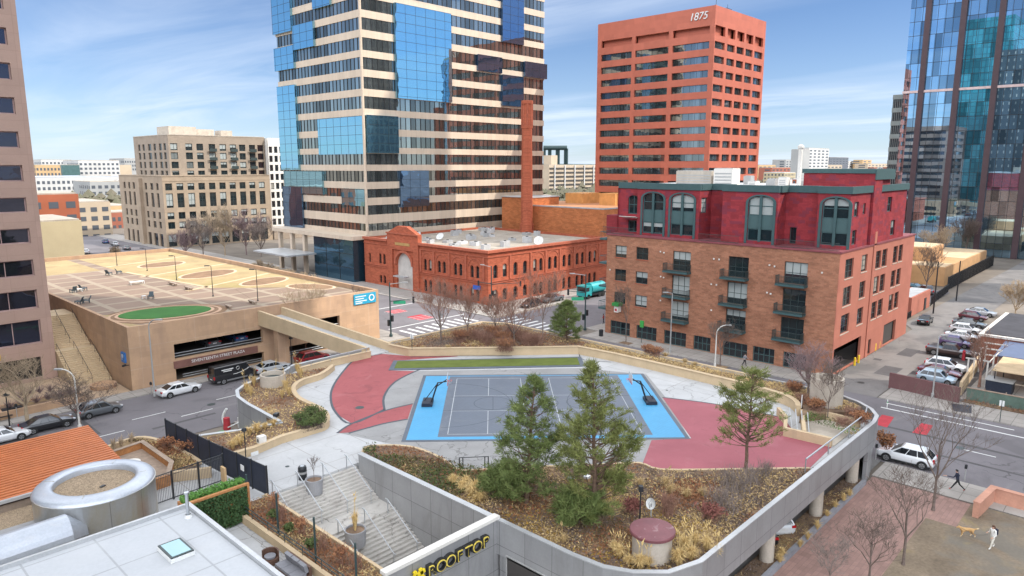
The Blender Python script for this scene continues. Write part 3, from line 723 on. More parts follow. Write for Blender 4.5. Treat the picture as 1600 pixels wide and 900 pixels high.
for y in (141.4,147): l.box(90.74,y-.05,.1,90.79,y+.05,9.7,1)
for z in (3.3,6.5): l.box(90.74,135.8,z-.05,90.79,152.4,z+.05,1)
l.build('lobby', [glass('lobby_glass', (.06,.14,.21), .8, .02, .05, .3), m_mull], t)
l = MB(); l.box(90.4,135.4,9.7,96,172,10.6); 
for y in (157,163,169): l.box(90.7,y-.45,0,91.6,y+.45,9.8)
l.build('soffit', m_stone, t)
l = MB(); l.box(83,151.5,5.2,91,168,5.55); l.build('canopy', m_coping, t)

# ------------------------------------------------------------------ red office tower numbered 1875
t = T('red_tower', 'red granite office tower with numerals on its top corner', 'tower', (177,105,0))
X0, X1, Y0, Y1 = 163.0, 191.0, 87.4, 122.3
w = MB(); sp = 3.37; rowsz = [(54.45-k*sp, 56.15-k*sp) for k in range(16)]
colsL = [(88.7,98.8),(100.0,110.0),(111.1,121.0)]; colsR = [(163.35,168.45),(169.7,173.75),(174.85,178.75),(179.85,183.85),(184.95,189.8)]
hl = [(a,b,z0,z1) for (z0,z1) in rowsz for (a,b) in colsL] + [(a,b,57.95,59.75) for (a,b) in colsL]
hr = [(a,b,z0,z1) for (z0,z1) in rowsz for (a,b) in colsR] + [(a,b,57.6,59.85) for (a,b) in colsR]
wallskin(w, 'X', X0, Y0, Y1, 0, 64.3, hl, .55); wallskin(w, 'Y', Y0, X0, X1, 0, 64.3, hr, .55)
w.face([(X1,Y0,0),(X1,Y1,0),(X1,Y1,64.3),(X1,Y0,64.3)]); w.face([(X0,Y1,0),(X1,Y1,0),(X1,Y1,64.3),(X0,Y1,64.3)])
for (a, b) in colsL: w.face([(X0+1.1,a,57.7),(X0+1.1,b,57.7),(X0+1.1,b,60),(X0+1.1,a,60)])
for (a, b) in colsR: w.face([(a,Y0+1.1,57.4),(b,Y0+1.1,57.4),(b,Y0+1.1,60),(a,Y0+1.1,60)])
w.box(X0-.05,Y0-.05,0,X0+.25,Y0+.25,64.35)
w.build('wall', m_1875, t)
r = MB(); r.box(X0+.1,Y0+.1,63.6,X1-.1,Y1-.1,63.9); r.build('roof', m_grav, t)
nw = 0; rest = MB()
for (z0, z1) in rowsz:
    if z0 < 14: continue
    for (a, b) in colsL: window(t, 'X', X0, a, b, z0, z1, .5, m_mull, m_1875g, 6, 1, .05); nw += 1
    for i, (a, b) in enumerate(colsR):
        if nw < 96: window(t, 'Y', Y0, a, b, z0, z1, .5, m_mull, m_1875g, 3, 1, .05); nw += 1
        else: rest.box(a, Y0+.42, z0, b, Y0+.46, z1)
for (z0, z1) in rowsz:
    if z0 < 14:
        for (a, b) in colsL: rest.box(X0+.42, a, z0, X0+.46, b, z1)
        for (a, b) in colsR: rest.box(a, Y0+.42, z0, b, Y0+.46, z1)
S(rest.build('window', m_1875g, t), 'stuff')
lettering(t, '1875', 2.5, .1, (X0-.12, 91.7, 62.2), '-X', m_white, 'sign_letters', .2)
a = MB(); a.tube((168,90,63.8),(168,90,67.5),.05); a.tube((172,89,63.8),(172,89,66),.04); a.box(171,88.8,65,174,88.9,65.1); a.build('antenna', m_black, t)

# ------------------------------------------------------------------ glass tower on the right
t = T('mirror_tower', 'blue mirror glass tower with purple granite pillars at far right', 'tower', (265,40,0))
XF = 245.0; YA, YB = -10.0, 67.2
g = MB(); g.box(XF+.4, YA, .1, 292, YB, 78, 0)
z = 4.05
while z < 78: g.box(XF+.3, YA-.1, z-.05, XF+.39, YB, z+.05, 1); g.box(XF+.4,YA-.1,z-.05,292,YA-.02,z+.05,1); z += 4.05
y = YA
while y < YB+.1: g.box(XF+.3, y-.04, .1, XF+.392, y+.04, 78, 1); y += 2.05
g.build('curtain_wall', [m_rglass, m_mull], t)
g = MB()
for k in range(12): g.box(XF+2.2, YB+.02, .1+k*4, 290, 70.4, 2.7+k*4, 0); g.box(XF+2.05, YB+.02, 2.71+k*4, 290, 70.5, 4.09+k*4, 1)
for k in range(12):
    for q in range(6): g.box(XF+2.1, YB+.1+q*.55, .1+k*4, XF+2.19, YB+.2+q*.55, 2.7+k*4, 1)
g.build('low_wing', [flat('wing_glass', (.03,.05,.06), .08, .2), M('wing_spandrel', (.22,.25,.24), .6, var=.15)], t)
for y in (62.2, 53.0, 43.6, 34.2, 24.8, 15.4, 6.0, -3.4):
    k = MB(); k.box(XF-.5, y-.75, 0, XF+.37, y+.75, 78); k.build('pillar', m_rpillar, t)
k = MB(); k.box(XF-.25, YA-.3, 48.05, XF+.36, YB+.1, 48.75); k.build('belt_course', M('pale_band', (.66,.52,.5), .6), t)
k = MB(); k.box(XF+.5,YA+.3,78,291,YB-.3,78.8); k.build('roof', m_grav, t)

# ------------------------------------------------------------------ towers outside the frame (they stand behind the camera, shade the deck and show in the glass)
m_ctx = panels('context_stone', (.48,.44,.38), 3, 4, (.06,.09,.11), 1.3, .5, .1)
m_teal2 = panels('teal_tower_glass', (.04,.33,.37), 3, 4, (.02,.20,.24), .3, .25, .2, metal=.25, tone=.25); m_darkctx = panels('dark_tower_glass', (.05,.075,.10), 3, 4, (.16,.17,.17), .5, .2, .2, metal=.3, tone=.3)
def ctx(label, x0, y0, x1, y1, h, m, bands=None):
    t = T('office_tower', label, 'tower', ((x0+x1)/2,(y0+y1)/2,0))
    w = MB(); w.box(x0,y0,0,x1,y1,h); w.build('wall', m, t)
    if bands:
        w = MB(); z = 5
        while z < h: w.box(x0-.2,y0-.2,z,x1+.2,y1+.2,z+1.7); z += 4
        w.build('spandrel', bands, t)
ctx('tall pale office tower outside the frame shading the deck', 64,-84,128,-27,200, m_ctx, M('tan_band', (.42,.36,.30), .7))
ctx('very tall dark glass tower beyond the right edge', 200,-32,216,-9,215, m_darkctx)
ctx('teal glass tower behind the viewpoint', -95,90,-55,117,118, m_teal2)
ctx('pale stone office tower with square windows behind the viewpoint', -36,70,-14,90,92, m_ctx)
ctx('banded office tower behind the viewpoint', -62,42,-30,64,96, m_darkctx, m_stone)

# ------------------------------------------------------------------ old cable railway building, red brick with arches
t = T('brick_hall', 'old red brick building with arched windows and a gabled entrance', 'building', (112,115,0))
XL, YF, YE, XE, ZT = 93.0, 94.5, 134.6, 131.0, 10.45
w = MB(); hl = []; wl = []
def pair(lst, u, wd, z0, zs, z1, gap=.55):
    for s in (-1, 1):
        c = u + s*(wd+gap)/2; lst.append((c-wd/2, c+wd/2, z0, z1, zs))
for u in (98.2, 103.0, 107.9, 112.3): pair(hl, u, 1.0, 5.0, 6.9, 7.4)
pair(hl, 127.9, .95, 4.9, 6.7, 7.2); pair(hl, 127.9, .9, .6, 1.9, 2.4); hl.append((132.2,132.9,4.9,7.0,6.7))
for u in (98.2, 103.0, 107.9, 112.3): pair(hl, u, 1.0, .5, 2.5, 3.1)
hl.append((117.3,122.7,.1,8.05,5.35))
wallskin(w, 'X', XL, YF, YE, 0, ZT, hl, .45)
hr = []; ux = [(100.6,'s'),(103.4,'s'),(107.3,'p'),(111.9,'p'),(116.6,'p'),(121.1,'p'),(125.6,'p')]
for u, k in [(95.0,'s'),(97.6,'s')] + ux:
    if k == 's': hr.append((u-.6,u+.6,5.1,7.7,7.1)); hr.append((u-.6,u+.6,.6,2.9,2.3))
    else: pair(hr, u, 1.05, 5.2, 7.2, 7.8, .8); pair(hr, u, 1.05, .4, 2.4, 2.9, .8)
wallskin(w, 'Y', YF, XL, XE, 0, ZT, hr, .45)
w.face([(XE,YF,0),(XE,YE,0),(XE,YE,ZT),(XE,YF,ZT)]); w.face([(XL,YE,0),(XE,YE,0),(XE,YE,ZT),(XL,YE,ZT)])
# gabled entrance bay
w.prism([(XL-.35,114.9),(XL-.35,125.5),(XL-.003,125.5),(XL-.003,114.9)], 8.6, 12.2)
w.box(XL-.35,114.9,0,XL-.003,116.6,8.6); w.box(XL-.35,123.8,0,XL-.003,125.5,8.6)
w.raw([(XL-.35,115.2,12.2),(XL-.35,125.2,12.2),(XL-.35,121.8,13.7),(XL-.35,118.6,13.7),(XL+.7,115.2,12.2),(XL+.7,125.2,12.2),(XL+.7,121.8,13.7),(XL+.7,118.6,13.7)], [(0,1,2,3),(7,6,5,4),(3,2,6,7),(0,3,7,4),(1,5,6,2),(0,4,5,1)])
w.box(XL+.003,114.9,10.4,XL+.7,125.5,12.2)
w.build('wall', m_cable, t)
tr = MB()
tr.box(XL-.45,YF-.45,ZT-.35,XL+.3,114.8,ZT+.15); tr.box(XL-.45,125.6,ZT-.35,XL+.3,YE,ZT+.15); tr.box(XL+.31,YF-.45,ZT-.35,XE,YF+.3,ZT+.15)
tr.box(XL-.55,114.7,11.95,XL-.36,125.7,12.25)
for z in (4.1, 4.45, 9.2): tr.box(XL-.16,YF-.16,z,XL-.004,114.8,z+.16); tr.box(XL-.16,125.6,z,XL-.004,YE,z+.16); tr.box(XL,YF-.16,z,XE,YF-.004,z+.16)
for u in (95.6,100.6,105.5,110.2,114.4): tr.box(XL-.22,u-.25,4.62,XL-.005,u+.25,9.19)
for u in (99,105,109.6,114.2,118.9,123.3,128): tr.box(u-.25,YF-.22,4.62,u+.25,YF-.005,9.19)
def archring(ax, u, r, zs, th=.22, out=.1):
    for k in range(10):
        a0, a1 = PI*k/10, PI*(k+1)/10
        q = [(u-rr_*math.cos(a), zs+rr_*math.sin(a)) for (rr_, a) in ((r,a0),(r,a1),(r+th,a1),(r+th,a0))]
        if ax == 'X': f = [(XL-out,*p) for p in q]; b = [(XL-.004,*p) for p in q]
        else: f = [(p[0],YF-out,p[1]) for p in q]; b = [(p[0],YF-.004,p[1]) for p in q]
        tr.raw(f+b, [(0,1,2,3),(3,2,6,7),(1,0,4,5),(0,3,7,4),(1,2,6,5)])
for u in (98.2,103.0,107.9,112.3): archring('X', u, 1.75, 6.9)
for u, k in ux:
    if k == 'p': archring('Y', u, 1.9, 7.1)
archring('X', 120, 2.75, 5.35, .5, .42)
tr.build('trim', m_cabletrim, t)
for h in hl[:-1]: window(t, 'X', XL, h[0], h[1], h[2], h[3], .4, m_frame, m_paneD, 1, 2, .08)
for h in hr: window(t, 'Y', YF, h[0], h[1], h[2], h[3], .4, m_frame, m_paneD, 1, 2, .08)
d = MB(); d.box(XL+.38,117.2,.1,XL+.44,122.8,8.1); d.build('entrance_screen', M('entrance_panel', (.52,.49,.45), .7), t)
d = MB(); d.box(XL-.5,96.3,2.9,XL-.3,98.2,3.7); d.build('sign_plate', flat('plate_blue',(.03,.10,.42),.5), t)
d = MB(); d.box(XL-1.6,118,2.9,XL-.4,122,3.15); d.build('canopy', m_coping, t)
d = MB(); d.box(XL-.42,117.6,9.6,XL-.36,122.6,10.2); d.build('name_panel', M('gilt_panel', (.45,.27,.10), .6), t)
d = MB(); d.box(XL+.4,YF+.4,9.5,XE-.2,YE-.2,9.9); d.build('roof', m_grav, t)
# roof machines
rr = random.Random(11); k_ = 0
def hvac(x, y, s=1.0, kind=0):
    global k_
    w_, d_, h_ = s*rr.uniform(.9,2.2), s*rr.uniform(.8,1.6), s*rr.uniform(.5,1.3)
    where = 'behind the gable' if x < 103 else ('near the right-hand parapet' if y < 107 else ('towards the back wall' if x > 118 else 'in the middle'))
    t = T('roof_unit', f'{"tall" if h_ > .9 else "low"} {"wide" if w_ > 1.5 else "narrow"} grey machine {where} of the brick hall roof', 'roof unit', (x,y,9.9), 'machines on the brick hall roof'); k_ += 1
    b = MB(); b.box(x-w_/2,y-d_/2,9.9,x+w_/2,y+d_/2,9.9+h_); b.build('casing', M('unit_%d'%k_, (rr.uniform(.4,.65),)*3, .5, .3), t)
    b = MB(); b.lathe([(.3*s,0),(.3*s,.14),(.24*s,.15),(.05,.12)],(x,y,9.9+h_),12); b.build('fan', m_black, t)
for i in range(30): hvac(rr.uniform(95.5,127), rr.uniform(99,131), 1.0)
def dish(label, loc, r, az, el, m=None, stand=1.0):
    t = T('satellite_dish', label, 'satellite dish', loc); x, y, z = loc
    k = MB(); k.tube((x,y,z),(x,y,z+stand),.05); k.build('mast', m_grayp, t)
    k = MB(); k.lathe([(.02,-.12*r/.5),(r*.5,-.08*r/.5),(r*.85,.02),(r,.08)],(0,0,0),20,0,True)
    Mx = Matrix.Translation((x,y,z+stand)) @ Matrix.Rotation(az,4,'Z') @ Matrix.Rotation(PI/2-el,4,'Y')
    k.v = [tuple(Mx @ Vector(p)) for p in k.v]; k.build('reflector', m or m_white, t)
    k = MB(); e = Mx @ Vector((0,0,r*.8)); k.tube(Mx @ Vector((r*.8,0,.05)), e, .025); k.tube(Mx @ Vector((-r*.8,0,.05)), e, .025); k.build('feed_arm', m_grayp, t)
dish('big white satellite dish on the brick hall roof', (112,98.5,9.9), 1.0, PI+.5, .55, None, .9)
dish('second white satellite dish on the brick hall roof, behind the gable', (104,121,9.9), .9, PI+.3, .7, None, .8)
# chimney and taller rear wing
t = T('brick_chimney', 'tall slender octagonal red brick chimney', 'chimney', (132.5,121.5,0))
k = MB(); cxy = at(828,358,10); c = (131.5,119.7,0)
k.lathe([(1.75,0),(1.75,12),(1.5,12.1),(1.28,35.3),(1.42,35.4),(1.42,36),(1.26,36.1),(1.26,41.0),(1.46,41.2),(1.46,42),(1.05,42.05),(1.05,41)], c, 8); k.build('shaft', m_cable, t)
k = MB()
for i in range(8):
    a = 2*PI*i/8; x, y = c[0]+1.28*math.cos(a), c[1]+1.28*math.sin(a); k.tube((x,y,36),(x,y,41.2),.2,None,5)
k.build('corbel', m_cabletrim, t)
t = T('brick_wing', 'plain orange brick wall of the wing behind the chimney', 'building', (150,118,0))
k = MB(); k.box(134.2,98,0,170,131,16.3); k.box(134.2,120.5,16.3,145,131,18.3); k.build('wall', m_orangewall, t)
k = MB(); k.box(134.1,97.9,16.3,170,98.3,16.6); k.box(134.1,98.3,16.3,134.5,120.4,16.6); k.box(133.9,120.3,18.3,145.2,131.2,18.5); k.build('coping', m_coping, t)
k = MB(); k.box(150,106,16.3,156,111,19.3); k.box(152,118,16.3,160,124,19); k.build('stair_head', M('stair_head', (.62,.30,.10), .8), t)
# ------------------------------------------------------------------ brick apartment block
t = T('apartment_block', 'six storey brick apartment block with red top floors and dark balconies', 'building', (107,47,0))
XF, YS, YN, XE, ZB = 90.5, 30.2, 65.3, 123.2, 15.75
w = MB(); hl = []; wins = []
lev = [(12.4,14.25),(8.7,10.55),(5.1,6.9)]
for (a, b) in lev: hl += [(61.6,63.7,a,b),(57.7,59.85,a,b)]
dcols = [(50.6,53.5),(41.9,44.8),(34.0,37.0)]; dl = [(11.35,14.2),(7.65,10.65),(4.05,6.85)]
for (a, b) in dcols:
    for (z0, z1) in dl: hl.append((a,b,z0,z1))
shops = [(60.6,64.3),(55.8,59.4),(50.8,54.5),(46.9,49.6),(41.4,45.0),(37.6,40.6),(33.4,36.4)]
for (a, b) in shops: hl.append((a,b,.15,2.25))
wallskin(w, 'X', XF, YS, YN, 0, ZB, hl, .32)
w.face([(XF,YN,0),(XE,YN,0),(XE,YN,ZB),(XF,YN,ZB)]); w.face([(XE,YS,0),(XE,YN,0),(XE,YN,ZB),(XE,YS,ZB)])
w.build('wall', m_brickA, t)
s = MB(); hs = []
for (a, b) in ((12.3,14.8),(8.7,11.2),(5.1,7.6)):
    hs += [(92.7,95.7,a,b),(98.8,101.1,a+.2,b),(104.7,106.9,a,b),(107.5,109.7,a,b),(112.6,114.7,a,b),(115.3,117.3,a,b)]
hs += [(91.0,101.3,.1,3.5),(111.3,117.2,.1,3.3),(104.6,105.8,.1,2.3)]
wallskin(s, 'Y', YS, XF+.002, XE, 0, ZB, hs, .32)
s.box(103.2,YS-.12,0,104.1,YS-.003,17.6)
s.build('side_wall', m_sideA, t)
d = MB(); d.box(91,YS+.4,.05,101.3,36,.06); d.box(111,YS+.4,.05,117.3,YS+.5,3.4); d.build('garage_entry', m_darkroom, t)
d = MB(); d.box(91.1,YS+4,.1,101.2,YS+4.1,3.6); 
for k in range(26): d.box(91.2+k*.4,YS+.5,.1,91.26+k*.4,YS+.55,2.6)
d.build('gate', m_black, t)
for h in hl:
    if h[3] - h[2] < 1.95 and h[2] > 3: window(t, 'X', XF, *h, .3, m_frame, m_pane, 2, 2, .09, sill=m_cabletrim)
    elif h[2] > 3: window(t, 'X', XF, *h, .3, m_frame, m_pane, 3, 2, .09, 'balcony_door')
    else: window(t, 'X', XF, *h, .3, m_tealL, m_paneD, 4, 2, .10, 'shop_window')
for h in hs[:-3]: window(t, 'Y', YS, *h, .3, m_frame, m_paneD, 2, 3, .09, sill=m_concrete)
window(t, 'Y', YS, *hs[-1], .3, m_frame, m_paneD, 1, 1, .1, 'door')
def balcony(y0, y1, z, x=XF, dep=1.25):
    b = MB(); b.box(x-dep, y0, z-.28, x-.003, y1, z-.02); o = b.build('balcony', m_teal, t)
    r = MB(); h = 1.05
    for (p, q) in (((x-dep+.04,y0+.04),(x-dep+.04,y1-.04)),((x-dep+.04,y0+.04),(x-.03,y0+.04)),((x-dep+.04,y1-.04),(x-.03,y1-.04))):
        r.tube((*p,z+h),(*q,z+h),.035,n=6); r.tube((*p,z+.08),(*q,z+.08),.025,n=4)
        L = math.hypot(q[0]-p[0],q[1]-p[1]); k = max(2,int(L/.13))
        for i in range(k+1):
            u = i/k; X_, Y_ = p[0]+(q[0]-p[0])*u, p[1]+(q[1]-p[1])*u; r.box(X_-.012,Y_-.012,z-.02,X_+.012,Y_+.012,z+h)
    r.build('railing', m_frame, o)
for (a, b) in dcols:
    for z0, _ in dl: balcony(a-.15, b+.95 if a > 50 else b+.65, z0+.02)
# corner balconies on the far side
for z in (4.1,7.7,11.4,15.2):
    b = MB(); b.box(XF-.2, YN+.003, z-.28, XF+2.6, YN+1.3, z); b.tube((XF-.15,YN+1.25,z+1),(XF+2.6,YN+1.25,z+1),.04); b.tube((XF-.15,YN+.05,z+1),(XF-.15,YN+1.25,z+1),.04)
    for k in range(8): b.tube((XF-.15+k*.38,YN+1.25,z),(XF-.15+k*.38,YN+1.25,z+1),.02,n=4)
    b.build('balcony', m_teal, t)
k = MB()
for (y, z) in ((55.6,13.9),(55.0,13.8),(55.4,10.2),(54.9,10.1),(55.3,6.6),(47.0,13.6),(46.2,13.6),(47.2,10.0),(46.4,10.0),(47.0,6.3),(39.0,13.5),(38.3,13.4),(39.1,9.8),(38.6,9.7),(64.6,10.3),(32.2,13.2)): k.box(XF-.09,y-.1,z-.1,XF-.003,y+.1,z+.1)
S(k.build('wall_vent', m_offwhite, t), 'stuff')
# band at the top of the brick, then the red floors set back
c = MB(); c.box(XF-.12,YS-.12,ZB,XE+.1,YN+.1,ZB+.22); c.build('cornice', M('plum_band', (.22,.06,.07), .7), t)
XR = 92.0; ZR = 22.95; ZT = 23.85
red = MB(); rh = [(59.9-3.6,59.9,16.3,22.35,21.6),(51.3,55.05,16.4,22.3,21.5),(39.6,43.1,16.4,22.4,21.6),(61.4,63.4,19,21.9,21.3),(61.3,63.3,16.2,18.0),(30.5,33.8,16.4,22.4,21.5)]
# plan of the red storeys: bays forward and recessed terraces
wallskin(red, 'X', XR, 50.4, 60.9, ZB+.22, ZR, [rh[0],rh[1]], .3); wallskin(red, 'X', XR+1.2, 60.9, 65.2, ZB+.22, ZR, [rh[3],rh[4]], .3)
red.face([(XR,60.9,ZB),(XR+1.2,60.9,ZB),(XR+1.2,60.9,ZR),(XR,60.9,ZR)])
wallskin(red, 'X', XR, 39.0, 46.9, ZB+.22, ZR, [rh[2]], .3)
wallskin(red, 'X', XR+3.4, 46.9, 50.4, ZB+.22, ZR, [(47.4,48.4,16.1,18.4)], .3)
wallskin(red, 'Y', 50.4, XR, XR+3.4, ZB+.22, ZR, [(XR+.5,XR+2.2,19.7,21.9)], .3)
red.face([(XR,46.9,ZB),(XR+3.4,46.9,ZB),(XR+3.4,46.9,ZR),(XR,46.9,ZR)])
wallskin(red, 'X', XR+2.6, 34.4, 39.0, ZB+.22, ZR, [(37.4,38.3,16.1,18.3)], .3)
red.face([(XR,39,ZB),(XR+2.6,39,ZB),(XR+2.6,39,ZR),(XR,39,ZR)])
wallskin(red, 'X', XR+1.4, 30.45, 34.4, ZB+.22, ZR, [rh[5]], .3)
red.face([(XR+1.4,34.4,ZB),(XR+2.6,34.4,ZB),(XR+2.6,34.4,ZR),(XR+1.4,34.4,ZR)])
rs = [(95,96.6,16.4,18.3),(95,96.6,20,21.9),(98.4,99.4,20.2,21.6),(111,113,16.5,18.7),(108.6,110.6,20,22.1)]
wallskin(red, 'Y', 30.45, XR+1.4, 117.6, ZB+.22, ZR, rs, .3)
red.box(101.2,30.1,ZB+.2,104.4,30.44,25.6); red.box(101.2,30.45,ZR,109,39.5,25.4)
red.face([(117.6,30.45,ZB),(117.6,65,ZB),(117.6,65,ZR),(117.6,30.45,ZR)]); red.face([(93,65.2,ZB),(117.6,65.2,ZB),(117.6,65.2,ZR),(93,65.2,ZR)])
# low red wall behind the far terrace
red.box(93.4,65.3,15.4,106,67.6,18.6)
red.build('upper_wall', m_red, t)
cb = MB()
for (p) in ([(XR-.15,60.9),(XR-.15,50.3)], [(XR+1.05,65.2),(XR+1.05,60.9)], [(XR-.15,47),(XR-.15,38.9)], [(XR+3.25,50.3),(XR+3.25,47)], [(XR+2.45,38.9),(XR+2.45,34.5)], [(XR+1.25,34.5),(XR+1.25,30.2)]):
    (x, ya), (_, yb) = p; cb.box(x, yb, ZR, x+.5, ya, ZT)
cb.box(XR+.36,50.25,ZR+.002,XR+3.7,50.6,ZT-.01); cb.box(XR+.36,46.7,ZR+.002,XR+3.7,47,ZT-.01); cb.box(XR+.36,38.7,ZR+.002,XR+2.9,39,ZT-.01); cb.box(XR+1.76,30.2,ZR,117.8,30.44,ZT)
cb.box(101.05,29.95,24.6,109.2,30.09,25.9); cb.box(101.0,30.1,25.42,109.2,39.7,26.0)
cb.build('cornice', m_teal, t)
rf = MB(); rf.box(XR+3.9,30.7,ZR+.05,117.5,65.1,ZR+.55); rf.box(XR+.4,50.7,ZR+.05,XR+3.8,60.8,ZR+.5); rf.box(XR+.4,39.1,ZR+.05,XR+3.8,46.6,ZR+.5); rf.build('roof', m_roofwhite, t)
tf = MB(); tf.box(XF+.15,YS+.15,ZB-.3,XE-.15,YN-.15,ZB-.02); tf.build('terrace', m_concrete, t)
def bigwin(a, b, sp):
    """two storey arched teal bay: upper lights, solid panel, lower lights"""
    x = XR if a > 38 else XR+1.4
    k = MB(); k.box(x+.14,a,18.05,x+.2,b,19.75); o = k.build('bay_panel', m_tealL, t)
    window(t,'X',x,a,b,19.75,22.4,.28,m_teal,m_pane,2,2,.16,'bay_window'); window(t,'X',x,a,b,16.35,18.05,.28,m_teal,m_pane,2,1,.14,'bay_window')
    tr = MB(); m_ = (a+b)/2; r = (b-a)/2
    for k in range(10):
        a0, a1 = PI*k/10, PI*(k+1)/10
        q = [(m_-rr_*math.cos(g_), 21.55+.9*rr_/r*math.sin(g_)) for (rr_, g_) in ((r,a0),(r,a1),(r+.35,a1),(r+.35,a0))]
        f = [(x-.1,*p) for p in q]; bk = [(x-.003,*p) for p in q]
        tr.raw(f+bk, [(0,1,2,3),(3,2,6,7),(1,0,4,5),(0,3,7,4),(1,2,6,5)])
    tr.box(x-.1,a-.35,16.0,x-.003,a-.002,21.55); tr.box(x-.1,b+.002,16.0,x-.003,b+.35,21.55); tr.box(x-.06,m_-.18,16.3,x+.12,m_+.18,22.4)
    tr.build('bay_trim', m_teal, t)
for (a, b) in ((56.3,59.9),(51.3,55.05),(39.6,43.1),(30.5,33.8)): bigwin(a, b, 21.5)
window(t,'X',XR+1.2,61.4,63.4,19,21.9,.28,m_teal,m_pane,2,2,.14); window(t,'X',XR+1.2,61.3,63.3,16.2,18,.28,m_teal,m_paneD,2,1,.12)
window(t,'X',XR+3.4,47.4,48.4,16.1,18.4,.28,m_frameW,m_pane,1,1,.1,'door'); window(t,'X',XR+2.6,37.4,38.3,16.1,18.3,.28,m_frame,m_paneD,1,1,.1,'door')
window(t,'Y',50.4,XR+.5,XR+2.2,19.7,21.9,.28,m_teal,m_pane,2,3,.12)
for h in rs: window(t,'Y',30.45,*h,.28,m_teal,m_pane,2,2,.12)
def terrace_rail(a, b, x):
    r = MB(); z = ZB+.22
    for hh in (.1, 1.0): r.tube((x,a,z+hh),(x,b,z+hh),.03,n=6)
    k = int(abs(b-a)/.16)
    for i in range(k+1): y = a+(b-a)*i/k; r.box(x-.012,y-.012,z,x+.012,y+.012,z+1.0)
    r.build('railing', m_frame, t)
terrace_rail(60.5,66.2,XF+.1); terrace_rail(43.6,49.6,XF+.1); terrace_rail(30.4,38.6,XF+.1)
aw = MB(); aw.obox((XR+.2,62.3,18.55),(1.6,3.1,.06),0,0,0,.2); aw.build('awning', m_offwhite, t)
# roof gear on the apartment roof
def boxunit(name, label, x0, y0, z0, x1, y1, z1, m, cat='roof unit', group='gear on the apartment roof', vents=True):
    t_ = T(name, label, cat, ((x0+x1)/2,(y0+y1)/2,z0), group)
    b = MB(); b.box(x0,y0,z0,x1,y1,z1); b.build('casing', m, t_)
    if vents:
        b = MB()
        for k in range(4): zz_ = z0+(z1-z0)*(.2+.17*k); b.box(x0-.03,y0+.2,zz_,x0-.004,y1-.2,zz_+(z1-z0)*.06)
        b.box(x0+.1,y0+.1,z1,x1-.1,y1-.1,z1+.08); b.build('louvre', m_grayp, t_)
boxunit('roof_unit','long pale air handler on the apartment roof above the leftmost arched bays',99,52.5,23.2,102,58.5,25.6,m_concrete); boxunit('roof_unit','square pale stair head beside the long air handler on the apartment roof',98,48.6,23.2,100.4,51.6,26,m_offwhite)
for k, (x, y) in enumerate(((98,45),(101,43.5),(99,41),(104,45),(106,41),(107,50),(112,46),(110,55))):
    boxunit('roof_unit', ['small pale vent box','low grey fan box','white condenser','square grey hood','short pale duct','grey condenser','pale fan cube','low grey box'][k]+' on the apartment roof behind the middle parapet', x,y,23.2,x+1.3,y+1.2,24.2+.3*(k%3),m_grayp if k%2 else m_offwhite)
tt = T('vent_pipe', 'white vent stack on the apartment roof near the red stair tower', 'pipe', (99,39.3,23.1)); k = MB(); k.tube((99,39.3,23.1),(99,39.3,28.8),.28,None,10); k.build('pipe', m_offwhite, tt); k = MB(); k.lathe([(.42,0),(.42,.3),(.1,.5)],(99,39.3,28.8),10); k.build('cap', m_offwhite, tt)
# small signs on the apartment front
t = T('shop_sign', 'green bracket sign with pale box on the brick apartment corner', 'sign', (90.1,62.4,4.2))
k = MB(); k.box(89.2,62.0,4.9,90.4,63.2,5.4); k.build('hood', flat('sign_green', (.03,.22,.05), .5), t)
k = MB(); k.box(89.4,62.2,3.9,90.3,62.9,4.85); k.build('panel', m_offwhite, t)
k = MB(); k.box(89.39,62.35,4.1,89.395,62.75,4.5); k.build('emblem', m_redpaint, t)
t = T('hanging_sign', 'small green sign on a post before the apartment shopfront', 'sign', (88.6,57.2,.13)); k = MB(); k.tube((88.6,57.2,.13),(88.6,57.2,3.4),.05); k.build('post', m_pole, t)
k = MB(); k.box(88.5,56.9,2.5,88.7,57.5,3.5); k.build('panel', flat('sign_green2', (.04,.30,.06), .5), t)

# ------------------------------------------------------------------ beige apartment house far left
t = T('apartment_house', 'large beige apartment house stepping back above its podium', 'building', (107,255,0))
w = MB(); FY, FX = 237.7, 88.5
holes = []; up = []
for k in range(10):
    u = 90.4+3.53*k
    holes += [(u-1.08,u+1.08,18.5,20.7),(u-1.08,u+1.08,12.9,17.5),(u-1.08,u+1.08,9.2,11.4),(u-1.08,u+1.08,6.1,8.3),(u-1.3,u+1.3,.4,4.3)]
wallskin(w,'Y',FY,FX,125.2,-1,22.9,holes,.4)
hl = []
for (a, b) in ((241,243),(245.5,248),(251,253)): 
    for (z0,z1) in ((18.5,20.7),(12.9,17.5),(9.2,11.4),(6.1,8.3)): hl.append((a,b,z0,z1))
    hl.append((a-.4,b+.4,0,4.3))
for (a, b) in ((258,260),(262,264),(266.5,268.5),(271,273)):
    for (z0,z1) in ((18.5,20.7),(12.9,17.5),(9.2,11.4),(6.1,8.3),(0,4.3)): hl.append((a,b,z0,z1))
wallskin(w,'X',FX,FY,277,-1,22.9,hl,.4)
w.box(FX-1.1,255,-1,FX-.003,257,22.2)
w.face([(125.2,FY,-1),(125.2,277,-1),(125.2,277,22.9),(125.2,FY,22.9)]); w.face([(FX,277,-1),(125.2,277,-1),(125.2,277,22.9),(FX,277,22.9)])
w.build('podium_wall', m_beige, t)
k = MB(); k.box(FX-.15,FY-.15,22.9,125.3,277,23.15); k.box(FX-.1,FY-.1,21.4,125.3,FY-.004,21.6); k.build('cornice', m_beige, t)
w = MB(); UY, UX = 240.5, 92.4; hu = []; wd = 0
ux = (94.1,98.9,102.5,106.6,110.3,113.9,117.2,120.8,123.9)
